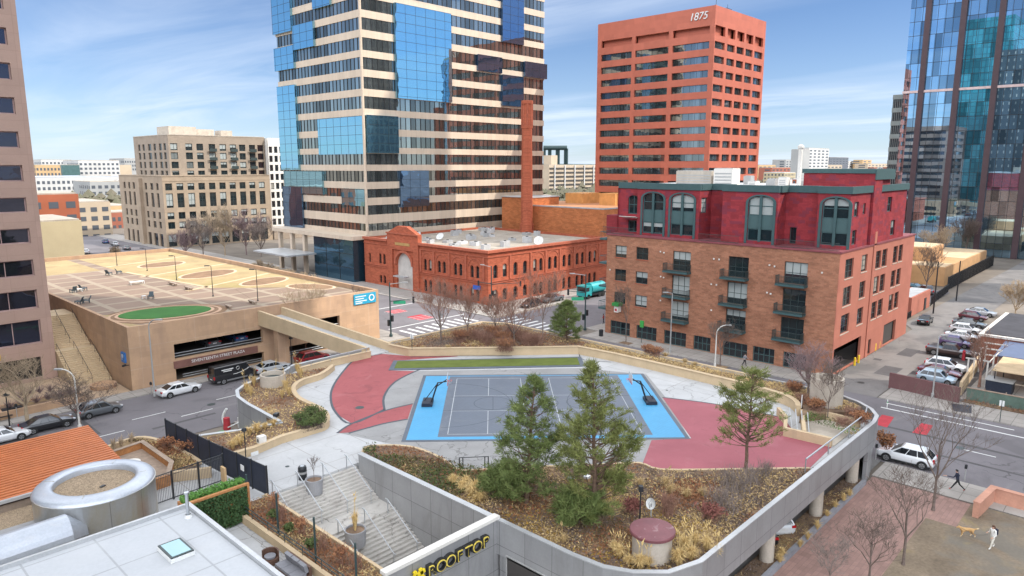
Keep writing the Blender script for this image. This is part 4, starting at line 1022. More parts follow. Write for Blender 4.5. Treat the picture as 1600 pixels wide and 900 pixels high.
for u in ux:
    for (z0,z1) in ((31.3,33.5),(28.4,30.6),(25.5,27.6),(23.3,24.7)): hu.append((u-1.12,u+1.12,z0,z1))
wallskin(w,'Y',UY,UX,125.5,23,36.1,hu,.4)
hx = [(a,b,z0,z1) for (a,b) in ((242.5,244.5),(246,248.5),(251,253),(255,258),(261,263),(265,267)) for (z0,z1) in ((31.3,33.5),(28.4,30.6),(25.5,27.6),(23.3,24.7))]
wallskin(w,'X',UX,UY,271,23,36.1,hx,.4)
w.face([(125.5,UY,23),(125.5,271,23),(125.5,271,36.1),(125.5,UY,36.1)]); w.build('upper_wall', m_beige2, t)
k = MB(); k.box(UX-.1,UY-.1,36.1,125.6,271,36.35); k.build('roof', m_concrete, t)
for h in holes+hu: 
    wd += 1
    if wd <= 78: window(t,'Y',FY if h in holes else UY,*h,.35,m_frame,m_pane,2,2 if h[3]-h[2] > 3 else 1,.12)
rest = MB()
for n_, h in enumerate(holes+hu):
    if n_ >= 78: y = FY if h in holes else UY; rest.box(h[0],y+.3,h[2],h[1],y+.34,h[3])
for h in hl: rest.box(FX+.3,h[0],h[2],FX+.34,h[1],h[3])
for h in hx: rest.box(UX+.3,h[0],h[2],UX+.34,h[1],h[3])
S(rest.build('window', m_paneD, t), 'stuff')
for u in (106.6,113.9,120.8):
    for z in (31.0,28.1,25.2):
        b = MB(); b.box(u-1.25,UY-.9,z,u+1.25,UY-.004,z+.15); b.box(u-1.25,UY-.9,z+.15,u+1.25,UY-.85,z+1.0); b.build('balcony', m_frame, t)
k = MB(); k.box(95,246,36.35,104,256,39.2); k.box(104.01,248,36.35,111,256,38.6); k.build('roof_plant', m_concrete, t)
k = MB(); k.box(113,247,36.35,117,252,38.4); k.build('roof_plant', m_concrete, t)
t = T('white_apartments', 'white apartment wing between the beige house and the glass tower', 'building', (129,245,0))
w = MB(); hh = [(126+k*2.0,127.3+k*2.0,2+z*3.2,4.2+z*3.2) for k in range(4) for z in range(1,10)]
wallskin(w,'Y',238.5,125.7,140,0,36,hh,.4); w.box(125.7,239,0,140,262,35.9); w.build('wall', m_offwhite, t)
for h in hh: window(t,'Y',238.5,*h,.35,m_frame,m_paneD,2,1,.12)
w = MB(); w.box(125.6,237.3,0,141,238.45,4.6); w.build('base', m_beige2, t)

# ------------------------------------------------------------------ distant city, each block a building with its windows
def bg(label, px0, px1, ytop, Y, depth, m, rows=0, cols=0, wm=None, face='Y', top=None, name='city_block', roofm=None, group=None, z0=-1):
    def ay(px, py, Yp):
        r = _fw + _rt*((px-800)/FPX) - _up*((py-450)/FPX); k = Yp/r.y; return r.x*k, HCAM+r.z*k
    xa, za = ay(px0, ytop, Y); xb, zb = ay(px1, ytop, Y); zt = (za+zb)/2 if top is None else top
    t = T(name, label, 'building', ((xa+xb)/2, Y+depth/2, z0), group)
    w = MB(); w.box(xa, Y, z0, xb, Y+depth, zt); w.build('wall', m, t)
    k = MB(); k.box(xa+.3, Y+.3, zt, xb-.3, Y+depth-.3, zt+.35); k.build('roof', roofm or m_grav, t)
    if rows:
        g = MB(); W_ = xb-xa; hh = (zt-max(z0,0))
        fl = 3.4
        for r in range(rows):
            zc = zt-1.2-fl*(r+1)+1
            for c in range(cols):
                u = xa+W_*(c+.5)/cols; q = W_/cols*.28; g.box(u-q, Y-.06, zc, u+q, Y-.004, zc+1.7)
                if r < rows and c < max(1,int(depth/ (W_/cols))):
                    v = Y+(c+.5)*W_/cols
                    if v < Y+depth-1: g.box(xa-.06, v-q, zc, xa-.004, v+q, zc+1.7)
        S(g.build('window', wm or m_farwin, t), 'stuff')
    return t
m_bw = M('far_white', (.50,.49,.47), .8, var=.1, scale=.1); m_bt = M('far_tan', (.46,.37,.27), .85, var=.1, scale=.1); m_bo = M('far_orange', (.34,.10,.05), .8, var=.1, scale=.2)
m_bc = M('far_cream', (.43,.36,.23), .85, var=.08, scale=.2); m_bg = M('far_grey', (.34,.34,.33), .8, var=.1, scale=.1); m_bb = M('far_brick', (.33,.12,.08), .85, var=.12, scale=.2); m_by = M('far_yellow', (.47,.32,.17), .8, var=.1, scale=.2)
bg('cream walled annex with a pale fin beyond the garage', 48,127,346,182,22,m_bc)
k = T('concrete_fin','pale vertical fin standing on the cream annex corner','wall',(32,181,0)); c_ = MB(); c_.box(31.4,181.2,0,32.6,181.95,13); c_.build('fin', m_offwhite, k)
bg('orange brick block with dark window slots behind the cream annex', 40,122,304,212,24,m_bo,2,3)
bg('tan three storey house with small windows behind the orange block', 118,172,316,300,30,m_bt,4,3)
bg('yellow painted low house right of the tan one', 160,205,322,360,26,m_by,2,4)
bg('long low brick warehouse beside the beige apartments', 164,215,332,330,16,m_bb,2,6)
bg('long grey metal roofed shed left of the skyline', 55,190,277,470,60,m_bw,2,18,None,roofm=m_galv)
bg('grey gabled workshop right of the long shed', 140,200,284,430,30,m_bg,2,6)
bg('white modern office block on the left skyline', 122,186,251,620,40,m_bw,3,9)
bg('dark green glass office left of the white block', 96,124,258,600,40,M('far_glass', (.07,.13,.13), .2),0,0)
bg('tan low rise with arched roof at the far left', 55,94,258,560,50,m_by,2,7)
bg('white cubic house on the far left skyline', 64,112,250,760,40,m_bw,2,8)
bg('cream drum shaped block next to the beige apartments', 186,205,258,640,30,m_bt,0,0); bg('grey block behind the cream drum', 194,212,248,700,40,m_bg,3,5)
# parking structure and stadium frame between the towers
t = bg('pale parking structure with banded decks between the towers', 858,934,258,330,50,m_bt,0,0,name='parking_structure')
# its decks
x0 = None
for o in t.children:
    if o.name.startswith('wall'): vs = [v.co.x for v in o.data.vertices]; x0, x1 = min(vs)+t.location.x, max(vs)+t.location.x; zt_ = max(v.co.z for v in o.data.vertices)+t.location.z
for k in range(7):
    z = zt_-3-k*2.9; g = MB(); g.box(x0+.5,329.6,z,x1-.5,329.99,z+1.2); g.build('deck_opening', m_darkroom, t)
for k in range(5):
    x = x0+(x1-x0)*(k+.5)/5; g = MB(); g.box(x-.5,329.2,0,x+.5,329.58,zt_); g.build('column', m_bw, t)
g = MB(); g.box(x0+8,335,zt_,x0+15,342,zt_+7); g.build('stair_tower', m_bt, t)
t = T('stadium_frame', 'dark steel stadium light frames far behind the parking structure', 'stadium', (560,600,0)); g = MB()
c_ = at(868,262,20)
def far(px, py, d):
    r = _fw + _rt*((px-800)/FPX) - _up*((py-450)/FPX); h = math.hypot(r.x,r.y); return Vector((r.x*d/h, r.y*d/h, HCAM+r.z*d/h))
for px in (851,858,860,870,873,883,886): p = far(px,232,700); g.box(p.x-.8,p.y-.8,0,p.x+.8,p.y+.8,p.z)
p, q = far(849,231,700), far(886,231,700); g.tube((p.x,p.y,p.z),(q.x,q.y,q.z),2.2,None,6); g.build('light_tower', m_pole, t)
g = MB(); p, q = far(846,257,720), far(940,258,720); g.tube((p.x,p.y,p.z-4),(q.x,q.y,q.z-4),5,None,6); g.build('stand_roof', m_teal, t)
bg('low pale house at the foot of the parking structure', 836,862,306,190,14,M('peach_wall', (.68,.42,.28), .8),0,0)
# right-hand skyline
bg('grey concrete stair tower topped by a billboard on the right skyline', 1250,1266,234,300,9,m_bg,0,0); bg('pale gridded flats right of the grey stair tower', 1264,1296,232,306,12,m_bw,6,5)
bg('dark flat topped block left of the grey stair tower', 1228,1252,250,430,20,m_bg,3,5); bg('brick low rise under the dark block', 1206,1246,262,360,16,m_bb,2,7)
bg('cream walk-up flats at the left of the right skyline', 1185,1212,258,400,20,m_by,3,4); bg('dark modern flats behind the apartment roof', 1296,1326,246,420,20,M('far_slate', (.12,.13,.15), .6),3,6)
bg('tan flats with square windows right of the stair tower', 1292,1316,258,330,14,m_bt,3,4); bg('white flats on the right skyline', 1322,1352,252,450,20,m_bw,3,6); bg('orange gabled house on the right skyline', 1348,1362,250,430,16,m_by,2,2); bg('pale long block next to the mirror tower', 1356,1398,256,420,22,m_bt,2,8)
# a plain of smaller houses out to the hills
rr = random.Random(5); fm = [m_bw, m_bt, m_bg, m_bb, m_by, m_bo, m_bc]
sec = [(52,215,38),(838,935,16),(1186,1400,46)]
i = 0
for (a, b, cnt) in sec:
    for k in range(cnt):
        px = rr.uniform(a, b); d = rr.uniform(520, 1900); p = far(px, 258, d); w_, dp, h = rr.uniform(14,46), rr.uniform(12,34), rr.uniform(6,19) + (d/1900)*5
        t = T('distant_house', 'small distant building on the hazy plain before the hills', 'building', (p.x,p.y,-1), 'distant buildings on the plain')
        g = MB(); g.box(p.x-w_/2,p.y-dp/2,-1,p.x+w_/2,p.y+dp/2,h); g.build('wall', fm[i % 7], t)
        g = MB()
        for r in range(max(1,int(h/3.6))):
            for c in range(int(w_/3.4)):
                x = p.x-w_/2+1.7+c*3.4; g.box(x-.8,p.y-dp/2-.06,h-2.9-r*3.5,x+.8,p.y-dp/2-.004,h-1.2-r*3.5)
            for c in range(int(dp/3.4)):
                y = p.y-dp/2+1.7+c*3.4; g.box(p.x-w_/2-.06,y-.8,h-2.9-r*3.5,p.x-w_/2-.004,y+.8,h-1.2-r*3.5)
        S(g.build('window', m_farwin, t), 'stuff')
        g = MB(); g.box(p.x-w_/2+.4,p.y-dp/2+.4,h,p.x+w_/2-.4,p.y+dp/2-.4,h+.4); g.build('roof', m_grav if i%3 else m_roofwhite, t); i += 1
# far woods between the roofs, one mass of bare and green crowns
g = MB()
for k in range(5200):
    px = rr.choice([rr.uniform(45,220), rr.uniform(836,940), rr.uniform(1180,1405)]); d = 400*(1+5*rr.random()**1.3); p = far(px, 258, d); h = rr.uniform(5,12); s_ = rr.uniform(2,4.5)
    for j in range(3):
        x, y, z = p.x+rr.uniform(-s_,s_), p.y+rr.uniform(-s_,s_), h*rr.uniform(.4,1); e = s_*rr.uniform(.4,.9)
        g.raw([(x-e,y,z),(x,y-e,z-.3*e),(x+e,y,z),(x,y+e,z+.2*e),(x,y,z+e),(x,y,z-e)], [(0,1,4),(1,2,4),(2,3,4),(3,0,4),(1,0,5),(2,1,5),(3,2,5),(0,3,5)])
S(g.build('far_woods', leafmat('far_crowns', (.14,.115,.085), (.10,.105,.06)), origin=(600,600,0)), 'stuff')
# low ground-floor block and yard beyond the alley
t = T('tan_store', 'low tan brick building with flat roof beyond the alley', 'building', (195,45,0))
w = MB(); w.box(178,37,0,222,52,4.2); w.box(186,42,4.2,198,50,7.4); w.box(172,46,0,186,56,5.2); w.build('wall', M('tan_store_brick', (.50,.29,.14), .85, var=.12), t)
w = MB(); w.box(178.3,37.3,4.2,185.8,45.8,4.3); w.box(198.2,37.3,4.2,221.8,51.8,4.3); w.box(186.3,42.3,7.4,197.8,49.8,7.55); w.build('roof', M('sand_roof', (.58,.43,.27), .9, var=.15), t)
# ------------------------------------------------------------------ the plaza deck
D = 4.2
def pp(z, *pts): return [tuple(at(x, y, z)[:2]) for x, y in pts]
def smooth(pts, n=5, closed=False):
    P = [Vector(p) for p in pts]; out = []; N_ = len(P)
    for i in range(N_ if closed else N_-1):
        p0 = P[(i-1) % N_] if closed or i > 0 else P[i]; p1 = P[i]; p2 = P[(i+1) % N_]; p3 = P[(i+2) % N_] if closed or i+2 < N_ else P[(i+1) % N_]
        for k in range(n):
            t_ = k/n; out.append(tuple(.5*((2*p1)+(p2-p0)*t_+(2*p0-5*p1+4*p2-p3)*t_*t_+(3*p1-p0-3*p2+p3)*t_**3)))
    if not closed: out.append(tuple(P[-1]))
    return out
NEAR = [(28.75,28.6),(28.75,22.6),(28.95,20.6),(29.6,19.2),(30.9,17.8),(33,17.1)]
FARR = [(62.5,17.1),(64.2,17.4),(65.7,18.3),(66.9,19.7),(67.6,21.2),(68.0,23.5)]
LEFTC = [(35.7,67.3),(33,67),(31.2,66.2),(29.7,64.9),(28.9,63),(28.6,60.5),(28.35,54.2)]
WEST = [(22.2,56.3),(20.6,57.6),(19.5,60.2),(18.6,60.7),(17.2,60.5),(14,58.8),(-20,58.5),(-20,-12),(18.2,-12),(18.2,28.9),(21.0,28.9),(21.0,43.4),(28.75,43.4)]
deck = NEAR + FARR + [(68.2,66),(66.5,68.8),(36,68.8)] + LEFTC + WEST
k = MB(); k.prism(deck, 3.35, D); S(k.build('plaza_deck', m_deck))
# paint and coatings on the deck
def sheet(name, poly, z, m): k = MB(); k.sheet(poly, z); return S(k.build(name, m))
gz = D+.004
sheet('grey_paving', pp(D,(650,580),(617,597),(600,620),(601,642),(645,632),(600,660),(560,668),(527,676),(640,700),(720,735),(800,745),(880,735),(1000,728),(1080,690),(1020,585),(905,575)), gz, m_deckgrey)
sheet('pale_paving', pp(D,(905,575),(1010,585),(1040,621),(1120,632),(1225,655),(1246,645),(1215,632),(1130,604),(1050,585),(915,556),(905,556)), gz+.004, m_deck)
redL = smooth(pp(D,(597,553),(556,562),(535,582),(520,605),(517,625),(525,645),(550,662)),4) + smooth(pp(D,(601,642),(600,620),(617,597),(650,580)),4) + pp(D,(607,579),(615,564),(715,557),(715,554.5),(640,556.5))
sheet('red_path', redL, gz+.008, m_redpath)
sheet('red_path', smooth(pp(D,(527,677),(550,662),(601,642),(645,631)),4) + smooth(pp(D,(637,655),(600,662),(570,670),(545,676)),4), gz+.009, m_redpath)
sheet('red_field', pp(D,(1035,621),(1120,632),(1225,653),(1245,682),(1300,698),(1265,732),(1200,733),(1030,735),(1003,727),(1018,688),(1080,685)), gz+.012, m_redpink)
k = MB()
def stripe(px, w=.22, z=gz+.016, n=4): k.wallpath(smooth(pp(D,*px),n), w, z-.006, z)
stripe(((597,553),(556,562),(535,582),(520,605),(517,625),(525,645),(550,662),(600,640))); stripe(((601,642),(600,620),(617,597),(650,580),(665,575)))
stripe(((527,677),(550,662),(601,642),(645,631)), z=gz+.018); stripe(((637,655),(600,662),(570,670),(545,677)), z=gz+.019); stripe(((1035,621),(1120,632),(1225,653)), .2, gz+.018); stripe(((640,558),(715,556),(800,556)),.16,gz+.017)
stripe(((905,553),(912,562),(955,566)),.14,gz+.017)
S(k.build('dark_edging', m_line))
# sports court, turned 45 degrees to the streets
CC = Vector((48.5,42.45)); U = Vector((1,-1)).normalized(); V_ = Vector((1,1)).normalized(); L2, W2 = 11.9, 9.3
def cp(u, v): q = CC + U*u + V_*v; return (q.x, q.y)
def crect(a, b, c, d): return [cp(a,c),cp(b,c),cp(b,d),cp(a,d)]
sheet('court_border', crect(-L2,L2,-W2,W2), gz+.022, m_edge)
sheet('court_margin', crect(-L2+.35,L2-.35,-W2+.35,W2-.35), gz+.026, m_blue)
sheet('court_floor', crect(-L2+2.9,L2-2.9,-W2+.95,W2-.55), gz+.030, m_grey)
wl_ = MB(); bl_ = MB()
def ln(mb, a, b, w=.055, z=gz+.034):
    mb.wallpath([cp(*a), cp(*b)], w, z-.003, z)
def arc(mb, c, r, a0, a1, w=.05, n=28, z=gz+.036):
    pts = [cp(c[0]+r*math.cos(a0+(a1-a0)*i/n), c[1]+r*math.sin(a0+(a1-a0)*i/n)) for i in range(n+1)]; mb.wallpath(pts, w, z-.003, z)
for s in (-1, 1):
    a, b = s*.9, s*8.6     # two small racket courts side by side across the floor
    for v in (-7.6, -2.9, .2, 2.3, 7.8): pass
    ln(wl_, (s*1.5,-7.8), (s*1.5,7.9)); ln(wl_, (s*8.2,-7.8), (s*8.2,7.9)); ln(wl_, (s*1.5,-7.8), (s*8.2,-7.8)); ln(wl_, (s*1.5,7.9), (s*8.2,7.9))
    ln(wl_, (s*1.5,-2.1), (s*8.2,-2.1)); ln(wl_, (s*1.5,2.2), (s*8.2,2.2)); ln(wl_, (s*4.85,-7.8), (s*4.85,-2.1)); ln(wl_, (s*4.85,2.2), (s*4.85,7.9))
    arc(bl_, (s*8.9,0), 6.2, PI/2 if s > 0 else -PI/2, 3*PI/2 if s > 0 else PI/2); arc(bl_, (s*4.4,0), 1.8, 0, 2*PI)
    ln(bl_, (s*9,-1.9),(s*4.4,-1.9),.05,gz+.038); ln(bl_, (s*9,1.9),(s*4.4,1.9),.05,gz+.038); ln(bl_, (s*4.4,-1.9),(s*4.4,1.9),.05,gz+.038)
ln(bl_, (0,-8.3),(0,8.7),.05,gz+.038); arc(bl_, (0,0), 1.8, 0, 2*PI)
S(wl_.build('court_line', m_cline)); S(bl_.build('court_line', m_line))
# strip of artificial turf
TU = pp(D,(615,564),(908,558),(914,573),(607,579))
def inset(poly, q): c = [sum(p[i] for p in poly)/len(poly) for i in (0,1)]; return [(c[0]+(p[0]-c[0])*(1-q*.14), c[1]+(p[1]-c[1])*(1-q)) for p in poly]
t = T('turf_strip', 'long strip of artificial turf with dark border beside the court', 'turf', (54,56,D))
k = MB(); k.prism(TU, D+.02, D+.07); k.build('border', m_edge, t)
TI = pp(D,(621,565.5),(902,560),(906,571),(616,576.5)); k = MB(); k.prism(TI, D+.071, D+.10); k.build('turf', m_turf, t)
# hoops
def hoop(label, u, s):
    c = cp(u, 0); t = T('basketball_hoop', label, 'basketball hoop', (c[0],c[1],D), 'hoops on the court'); ang = math.atan2(U.y, U.x) + (PI if s > 0 else 0)
    Mx = Matrix.Translation((c[0],c[1],D+.04)) @ Matrix.Rotation(ang, 4, 'Z') @ Matrix.Diagonal((.8,.95,.74,1))
    def B(name, m, fn):
        k = MB(); fn(k); k.v = [tuple(Mx @ Vector(p)) for p in k.v]; return k.build(name, m, t)
    B('base', m_navy, lambda k: (k.box(-1.1,-1.0,0,.15,1.0,.32), k.box(-1.05,-.95,.32,-.1,.95,.42)))
    B('post', m_black, lambda k: (k.tube((.0,-.18,.3),(.75,-.12,2.75),.09), k.tube((.0,.18,.3),(.75,.12,2.75),.09), k.tube((-.85,0,.4),(.6,0,2.5),.05)))
    B('arm', m_black, lambda k: (k.tube((.5,0,2.2),(1.9,0,3.25),.07), k.tube((.7,0,2.75),(1.9,0,2.95),.07)))
    B('backboard', flat('backboard_acrylic', (.62,.66,.68), .1), lambda k: k.box(1.9,-.9,2.75,1.94,.9,3.85))
    def rim(k):
        for i in range(16):
            a0, a1 = 2*PI*i/16, 2*PI*(i+1)/16; k.tube((2.2+.23*math.cos(a0),.23*math.sin(a0),3.05),(2.2+.23*math.cos(a1),.23*math.sin(a1),3.05),.02,None,5)
        k.tube((1.95,0,3.05),(1.98,0,3.05),.06)
    rm = B('rim', flat('rim_red', (.75,.06,.04), .4), rim)
    def net(k):
        for i in range(12):
            a0 = 2*PI*i/12; k.tube((2.2+.22*math.cos(a0),.22*math.sin(a0),3.03),(2.2+.12*math.cos(a0+.5),.12*math.sin(a0+.5),2.62),.008,None,3,0,False)
    B('net', m_white, net)
    B('pad', m_redpaint, lambda k: k.box(1.93,-.9,2.68,1.99,.9,2.76))
hoop('portable basketball hoop at the left end of the court', -10.2, -1); hoop('portable basketball hoop at the right end of the court', 10.2, 1)

# walls round the deck
def wall_thing(name, label, cat, pts, th, z0, z1, m, cop=None, side=.5, cop_m=None, closed=False):
    c = pts[len(pts)//2]; t = T(name, label, cat, (c[0],c[1],z0))
    k = MB(); k.wallpath(pts, th, z0, z1, side=side, closed=closed); k.build('wall', m, t)
    if cop:
        k = MB(); k.wallpath(pts, th+.1, z1+.001, z1+cop, side=side, closed=closed); k.build('coping', cop_m or m_coping, t)
    return t
wall_thing('retaining_wall','cream wall along the far edge of the deck behind the court','wall', [(50.3,68.0),(50.75,64.9),(59.3,56.5),(65.3,50.9),(65.7,46),(65.6,38.3),(65.4,31),(65.0,27.6)] + smooth([(65.0,27.6),(64.4,25.2),(63.2,23.7),(62.0,23.0)],4)[1:], .38, D, 5.12, m_cream, .07, 0.0, m_cream)
wall_thing('retaining_wall','cream wall with a metal rail beside the footbridge end','wall', [(47.0,67.6),(42,67.7),(37.5,67.3)], .35, D, 4.95, m_cream, .06, .5, m_cream)
t = T('handrail','long galvanised rail on the cream wall by the bridge','rail',(42,67.6,5.0)); k = MB(); k.tube((47.0,67.6,5.45),(33.5,66.9,5.45),.045)
for x in (46.5,44,41.5,39,36.5,34.2): k.tube((x,67.6-(47-x)*.05,4.9),(x,67.6-(47-x)*.05,5.45),.035)
k.build('rail', m_galv, t)
# planter with the concrete drum, left
curbL = smooth(pp(D,(521,578),(502,592),(472,602),(459,614),(467,630),(497,645),(511,657),(509,670),(487,678),(440,692)),4) + pp(D,(400,709),(356,722))
wall_thing('planter_wall','low winding cream wall round the planter left of the red path','wall', curbL, .34, D, 4.78, m_cream, .05, .5, m_cream)
soilL = curbL + [(22.3,55.9),(28.0,54.3)] + LEFTC[::-1][1:] + [(37.2,66.9)]
k = MB(); k.prism(soilL, D+.01, 4.6); S(k.build('planting_bed', m_soil))
wall_thing('outer_wall','curved grey panel wall dropping from the left planter to the street','wall', [(47,68.95),(38,68.95)]+[(36.2,67.6)]+LEFTC[1:], .22, -.05, 4.85, m_metalp, .07, .0)
wall_thing('outer_wall','cream wall under the tall dry grass above the ramp','wall', [(28.4,54.1),(25,55.1),(22.2,56.3)], .25, 0, 4.72, m_cream, .05)
# right and near side: grey panel parapet over the parking level
RP = NEAR + FARR + [(68.3,30),(68.3,66),(66.6,68.9),(50.6,68.95)]
t = T('panel_parapet','long grey metal panel parapet running round the deck edge','wall',(48,17,3))
k = MB(); k.wallpath(NEAR+FARR+[(68.1,30)], .25, 2.85, 5.08, side=.2); k.build('wall', m_metalp, t)
k = MB(); k.wallpath(NEAR+FARR+[(68.1,30)], .32, 5.081, 5.14, side=.3); k.build('coping', m_coping, t)
k = MB(); pts = [(x,17.75,5.62) for x in (49.5,54,58.5,62.5)] + [(64.6,18.3,5.62)]
k.path(pts, .06, 8)
for p in pts: k.tube((p[0],p[1],4.6),p,.045)
k.build('handrail', m_galv, t)
wall_thing('retaining_wall','plain outer wall of the deck facing the cross street','wall', [(68.35,30.05),(68.35,66),(66.65,68.95),(50.6,69.0)], .25, -.05, 5.0, m_concrete, .08, 0.0, m_cream)
t = T('concrete_bay','rounded grey wall end standing at the street corner of the deck','wall',(66,19,0)); k = MB(); k.wallpath([(61.6,17.35),(62.5,17.4),(64.1,17.7),(65.5,18.5),(66.6,19.8),(67.3,21.3),(67.7,23.5),(67.8,30)], .3, -.05, 2.84, side=0.0); k.build('wall', m_metalp, t)
for i, (x, lb) in enumerate(((43.6,'nearest'),(52.3,'middle'),(60.2,'farthest'))):
    tt = T('concrete_column', f'round concrete column under the deck edge, {lb} of three', 'column', (x,17.75,0), 'columns under the deck'); k = MB(); k.tube((x,17.75,-.05),(x,17.75,3.34),.48,None,20); k.build('shaft', m_concrete, tt); k = MB(); k.box(x-.6,17.2,2.9,x+.6,18.35,3.345); k.build('capital', m_concrete, tt)
# under the deck
k = MB(); k.sheet([(29,17.4),(67,17.4),(67,40),(29,40)], .06); S(k.build('parking_floor', M('parking_floor', (.17,.165,.16), .9), origin=(48,28,.06)))
t = T('parking_wall','dim concrete back wall of the parking level under the deck','wall',(48,33,0)); k = MB(); k.box(29,32,0,67.5,32.3,3.34); k.box(29.4,19,0,29.7,32,3.34); k.box(56,21,0,56.3,31.9,3.34); k.build('wall', m_concrete, t)
wall_thing('kerb_wall','low grey wall edging the dry grass strip beside the brick path','wall', [(24,16.95),(61,16.95)], .3, 0, .42, M('grey_kerb', (.27,.27,.29), .8))
k = MB(); k.prism(R(24,17.1,61,18.4), 0, .3); S(k.build('planting_bed', m_soil))
# planter along the far side
k = MB(); k.prism([(50.7,68.6),(50.95,65.1),(59.45,56.75),(65.55,51),(65.9,46),(65.8,38.3),(65.6,30)]+[(65.2,27.4)]+smooth([(65.2,27.4),(64.5,25.0),(63.3,23.5),(62.0,22.8)],4)[1:]+[(60.2,22.4),(62.9,20.9),(64.6,19.0),(66.3,19.2),(67.4,21),(67.9,24),(67.9,65.8),(66.4,68.6)], D+.01, 4.92)
S(k.build('planting_bed', m_soil))
# sunken stair in the right corner
t = T('corner_stair','cream walled opening of a small stair in the deck corner','stairs',(60.5,21,D))
k = MB(); k.wallpath([(62.0,22.9),(56.9,20.7)], .3, D, 4.9, side=.5); k.build('wall', m_cream, t)
k = MB(); k.wallpath([(60.9,24.6),(59.2,23.2),(56.4,22.1),(56.7,18.4)], .3, D, 4.95); k.build('wall', m_cream, t); k = MB(); k.wallpath([(62.8,21.0),(62.8,18.2)], .3, D, 4.9); k.build('wall', m_cream, t)
k = MB(); k.prism([(56.8,20.8),(62.2,22.8),(62.7,18.3),(56.9,18.3)], D+.02, D+.05); k.build('floor', m_concrete, t)
k = MB()
for j in range(4): k.tube((60.9-.05*j,23.6-.55*j,5.15),(57.6-.05*j,22.0-.5*j,4.5),.05)
k.build('handrail', m_galv, t)
# near planter: soil, kerb along the court side
nearEdge = smooth(pp(4.3,(566,713),(572,701),(600,698),(640,700),(672,710),(695,722),(715,736),(742,737),(800,733),(838,731),(900,731),(960,727),(1000,726),(1032,736),(1120,736)),3) + pp(4.3,(1265,734))
k = MB(); k.prism([(29.0,42.6),(29.0,22.6),(29.2,20.7),(29.8,19.3),(31,18),(33,17.35),(nearEdge[-1][0],17.35)] + nearEdge[::-1], D+.01, 4.42); S(k.build('planting_bed', m_soil))
wall_thing('planter_kerb','thin pale kerb between the court paving and the near planter','kerb', nearEdge, .22, D, 4.47, m_cream)
# stair walls
t = T('stair_wall','tall grey metal panel wall along the right side of the steps','wall',(28.6,35,0)); k = MB(); k.box(28.45,28.75,0,28.74,42.9,5.12); k.build('wall', m_metalp, t); k = MB(); k.box(28.38,28.78,5.121,28.8,42.95,5.19); k.build('coping', m_coping, t)
t = T('sign_wall','grey panel wall with pale coping and rooftop sign letters','wall',(24.6,28.5,0)); k = MB(); k.box(20.2,28.4,.2,28.74,28.7,5.12); k.build('wall', m_metalp, t); k = MB(); k.box(20.15,28.3,5.121,28.76,28.8,5.32); k.build('coping', m_offwhite, t)
ls = MB()
m_neon = flat('sign_gold', (.72,.56,.10), .5); m_signk = flat('sign_black', (.02,.02,.02), .5)
tt = T('rooftop_sign','black and gold block letters reading rooftop on the grey wall','sign',(25.9,28.3,4.0))
for (dx, m_, e, s_) in ((0,m_signk,.10,1.0),):
    pass
word = 'ROOFTOP'; x = 23.2
for ch in word:
    for (mm, ex, yy, sz) in ((m_signk,.11,28.28,1.12),(m_neon,.02,28.15,.98)):
        me = text3d(ch, sz, ex, 'letter')
        if mm is m_signk:
            for v in me.vertices: v.co.x *= 1.16
        me.materials.clear(); me.materials.append(mm); me.transform(Matrix.Rotation(PI/2,4,'X'))
        o = bpy.data.objects.new('letter' if mm is m_signk else 'letter_face', me); COL.objects.link(o); o.parent = tt; o.location = Vector((x,yy,4.15)) - tt.location
        if mm is m_neon:
            me2 = text3d(ch, .80, .02, 'inline'); me2.materials.clear(); me2.materials.append(m_signk); me2.transform(Matrix.Rotation(PI/2,4,'X'))
            o2 = bpy.data.objects.new('letter_inline', me2); COL.objects.link(o2); o2.parent = tt; o2.location = Vector((x,yy-.022,4.15)) - tt.location
    x += .70
k = MB(); yl = flat('sign_yellow_bold', (.80,.60,.02), .5)
for (px_, pz_, w_, h_, r_) in ((22.1,4.15,.2,1.0,.2),(22.3,4.38,.8,.2,.2),(22.3,3.98,.8,.2,.2),(22.5,4.15,.2,1.0,.2)): k.obox((px_,28.2,pz_),(w_,.14,h_),0,0,0,-r_)
k.build('emblem', yl, tt)
# openings in the near wall
t = T('service_door','dark service doorway in the grey wall below the near planter','door',(28.8,26,.4)); k = MB(); k.box(28.55,24.0,.3,28.62,27.5,3.0); k.build('opening', m_darkroom, t)
k = MB(); k.box(28.5,27.5,.3,28.7,27.58,3.08); k.box(28.5,23.92,.3,28.7,24.0,3.08); k.box(28.5,24.0,3.0,28.7,27.5,3.08); k.build('frame', m_grayp, t)
t = T('lower_wall','grey panel wall under the near parapet','wall',(28.9,24,0)); k = MB(); k.wallpath([(28.9,28.3),(28.9,22.6),(29.1,20.7),(29.8,19.3),(31,18),(33,17.4)], .25, .1, 2.84, side=.2); k.build('wall', m_metalp, t)
k = MB(); k.sheet([(19,-12),(29,-12),(29,17),(29,28.6),(19,28.6)], .30); k.sheet([(21.2,28.8),(28.4,28.8),(28.4,36),(21.2,36)], .36); S(k.build('lower_plaza', m_stair, origin=(25,20,.3)))
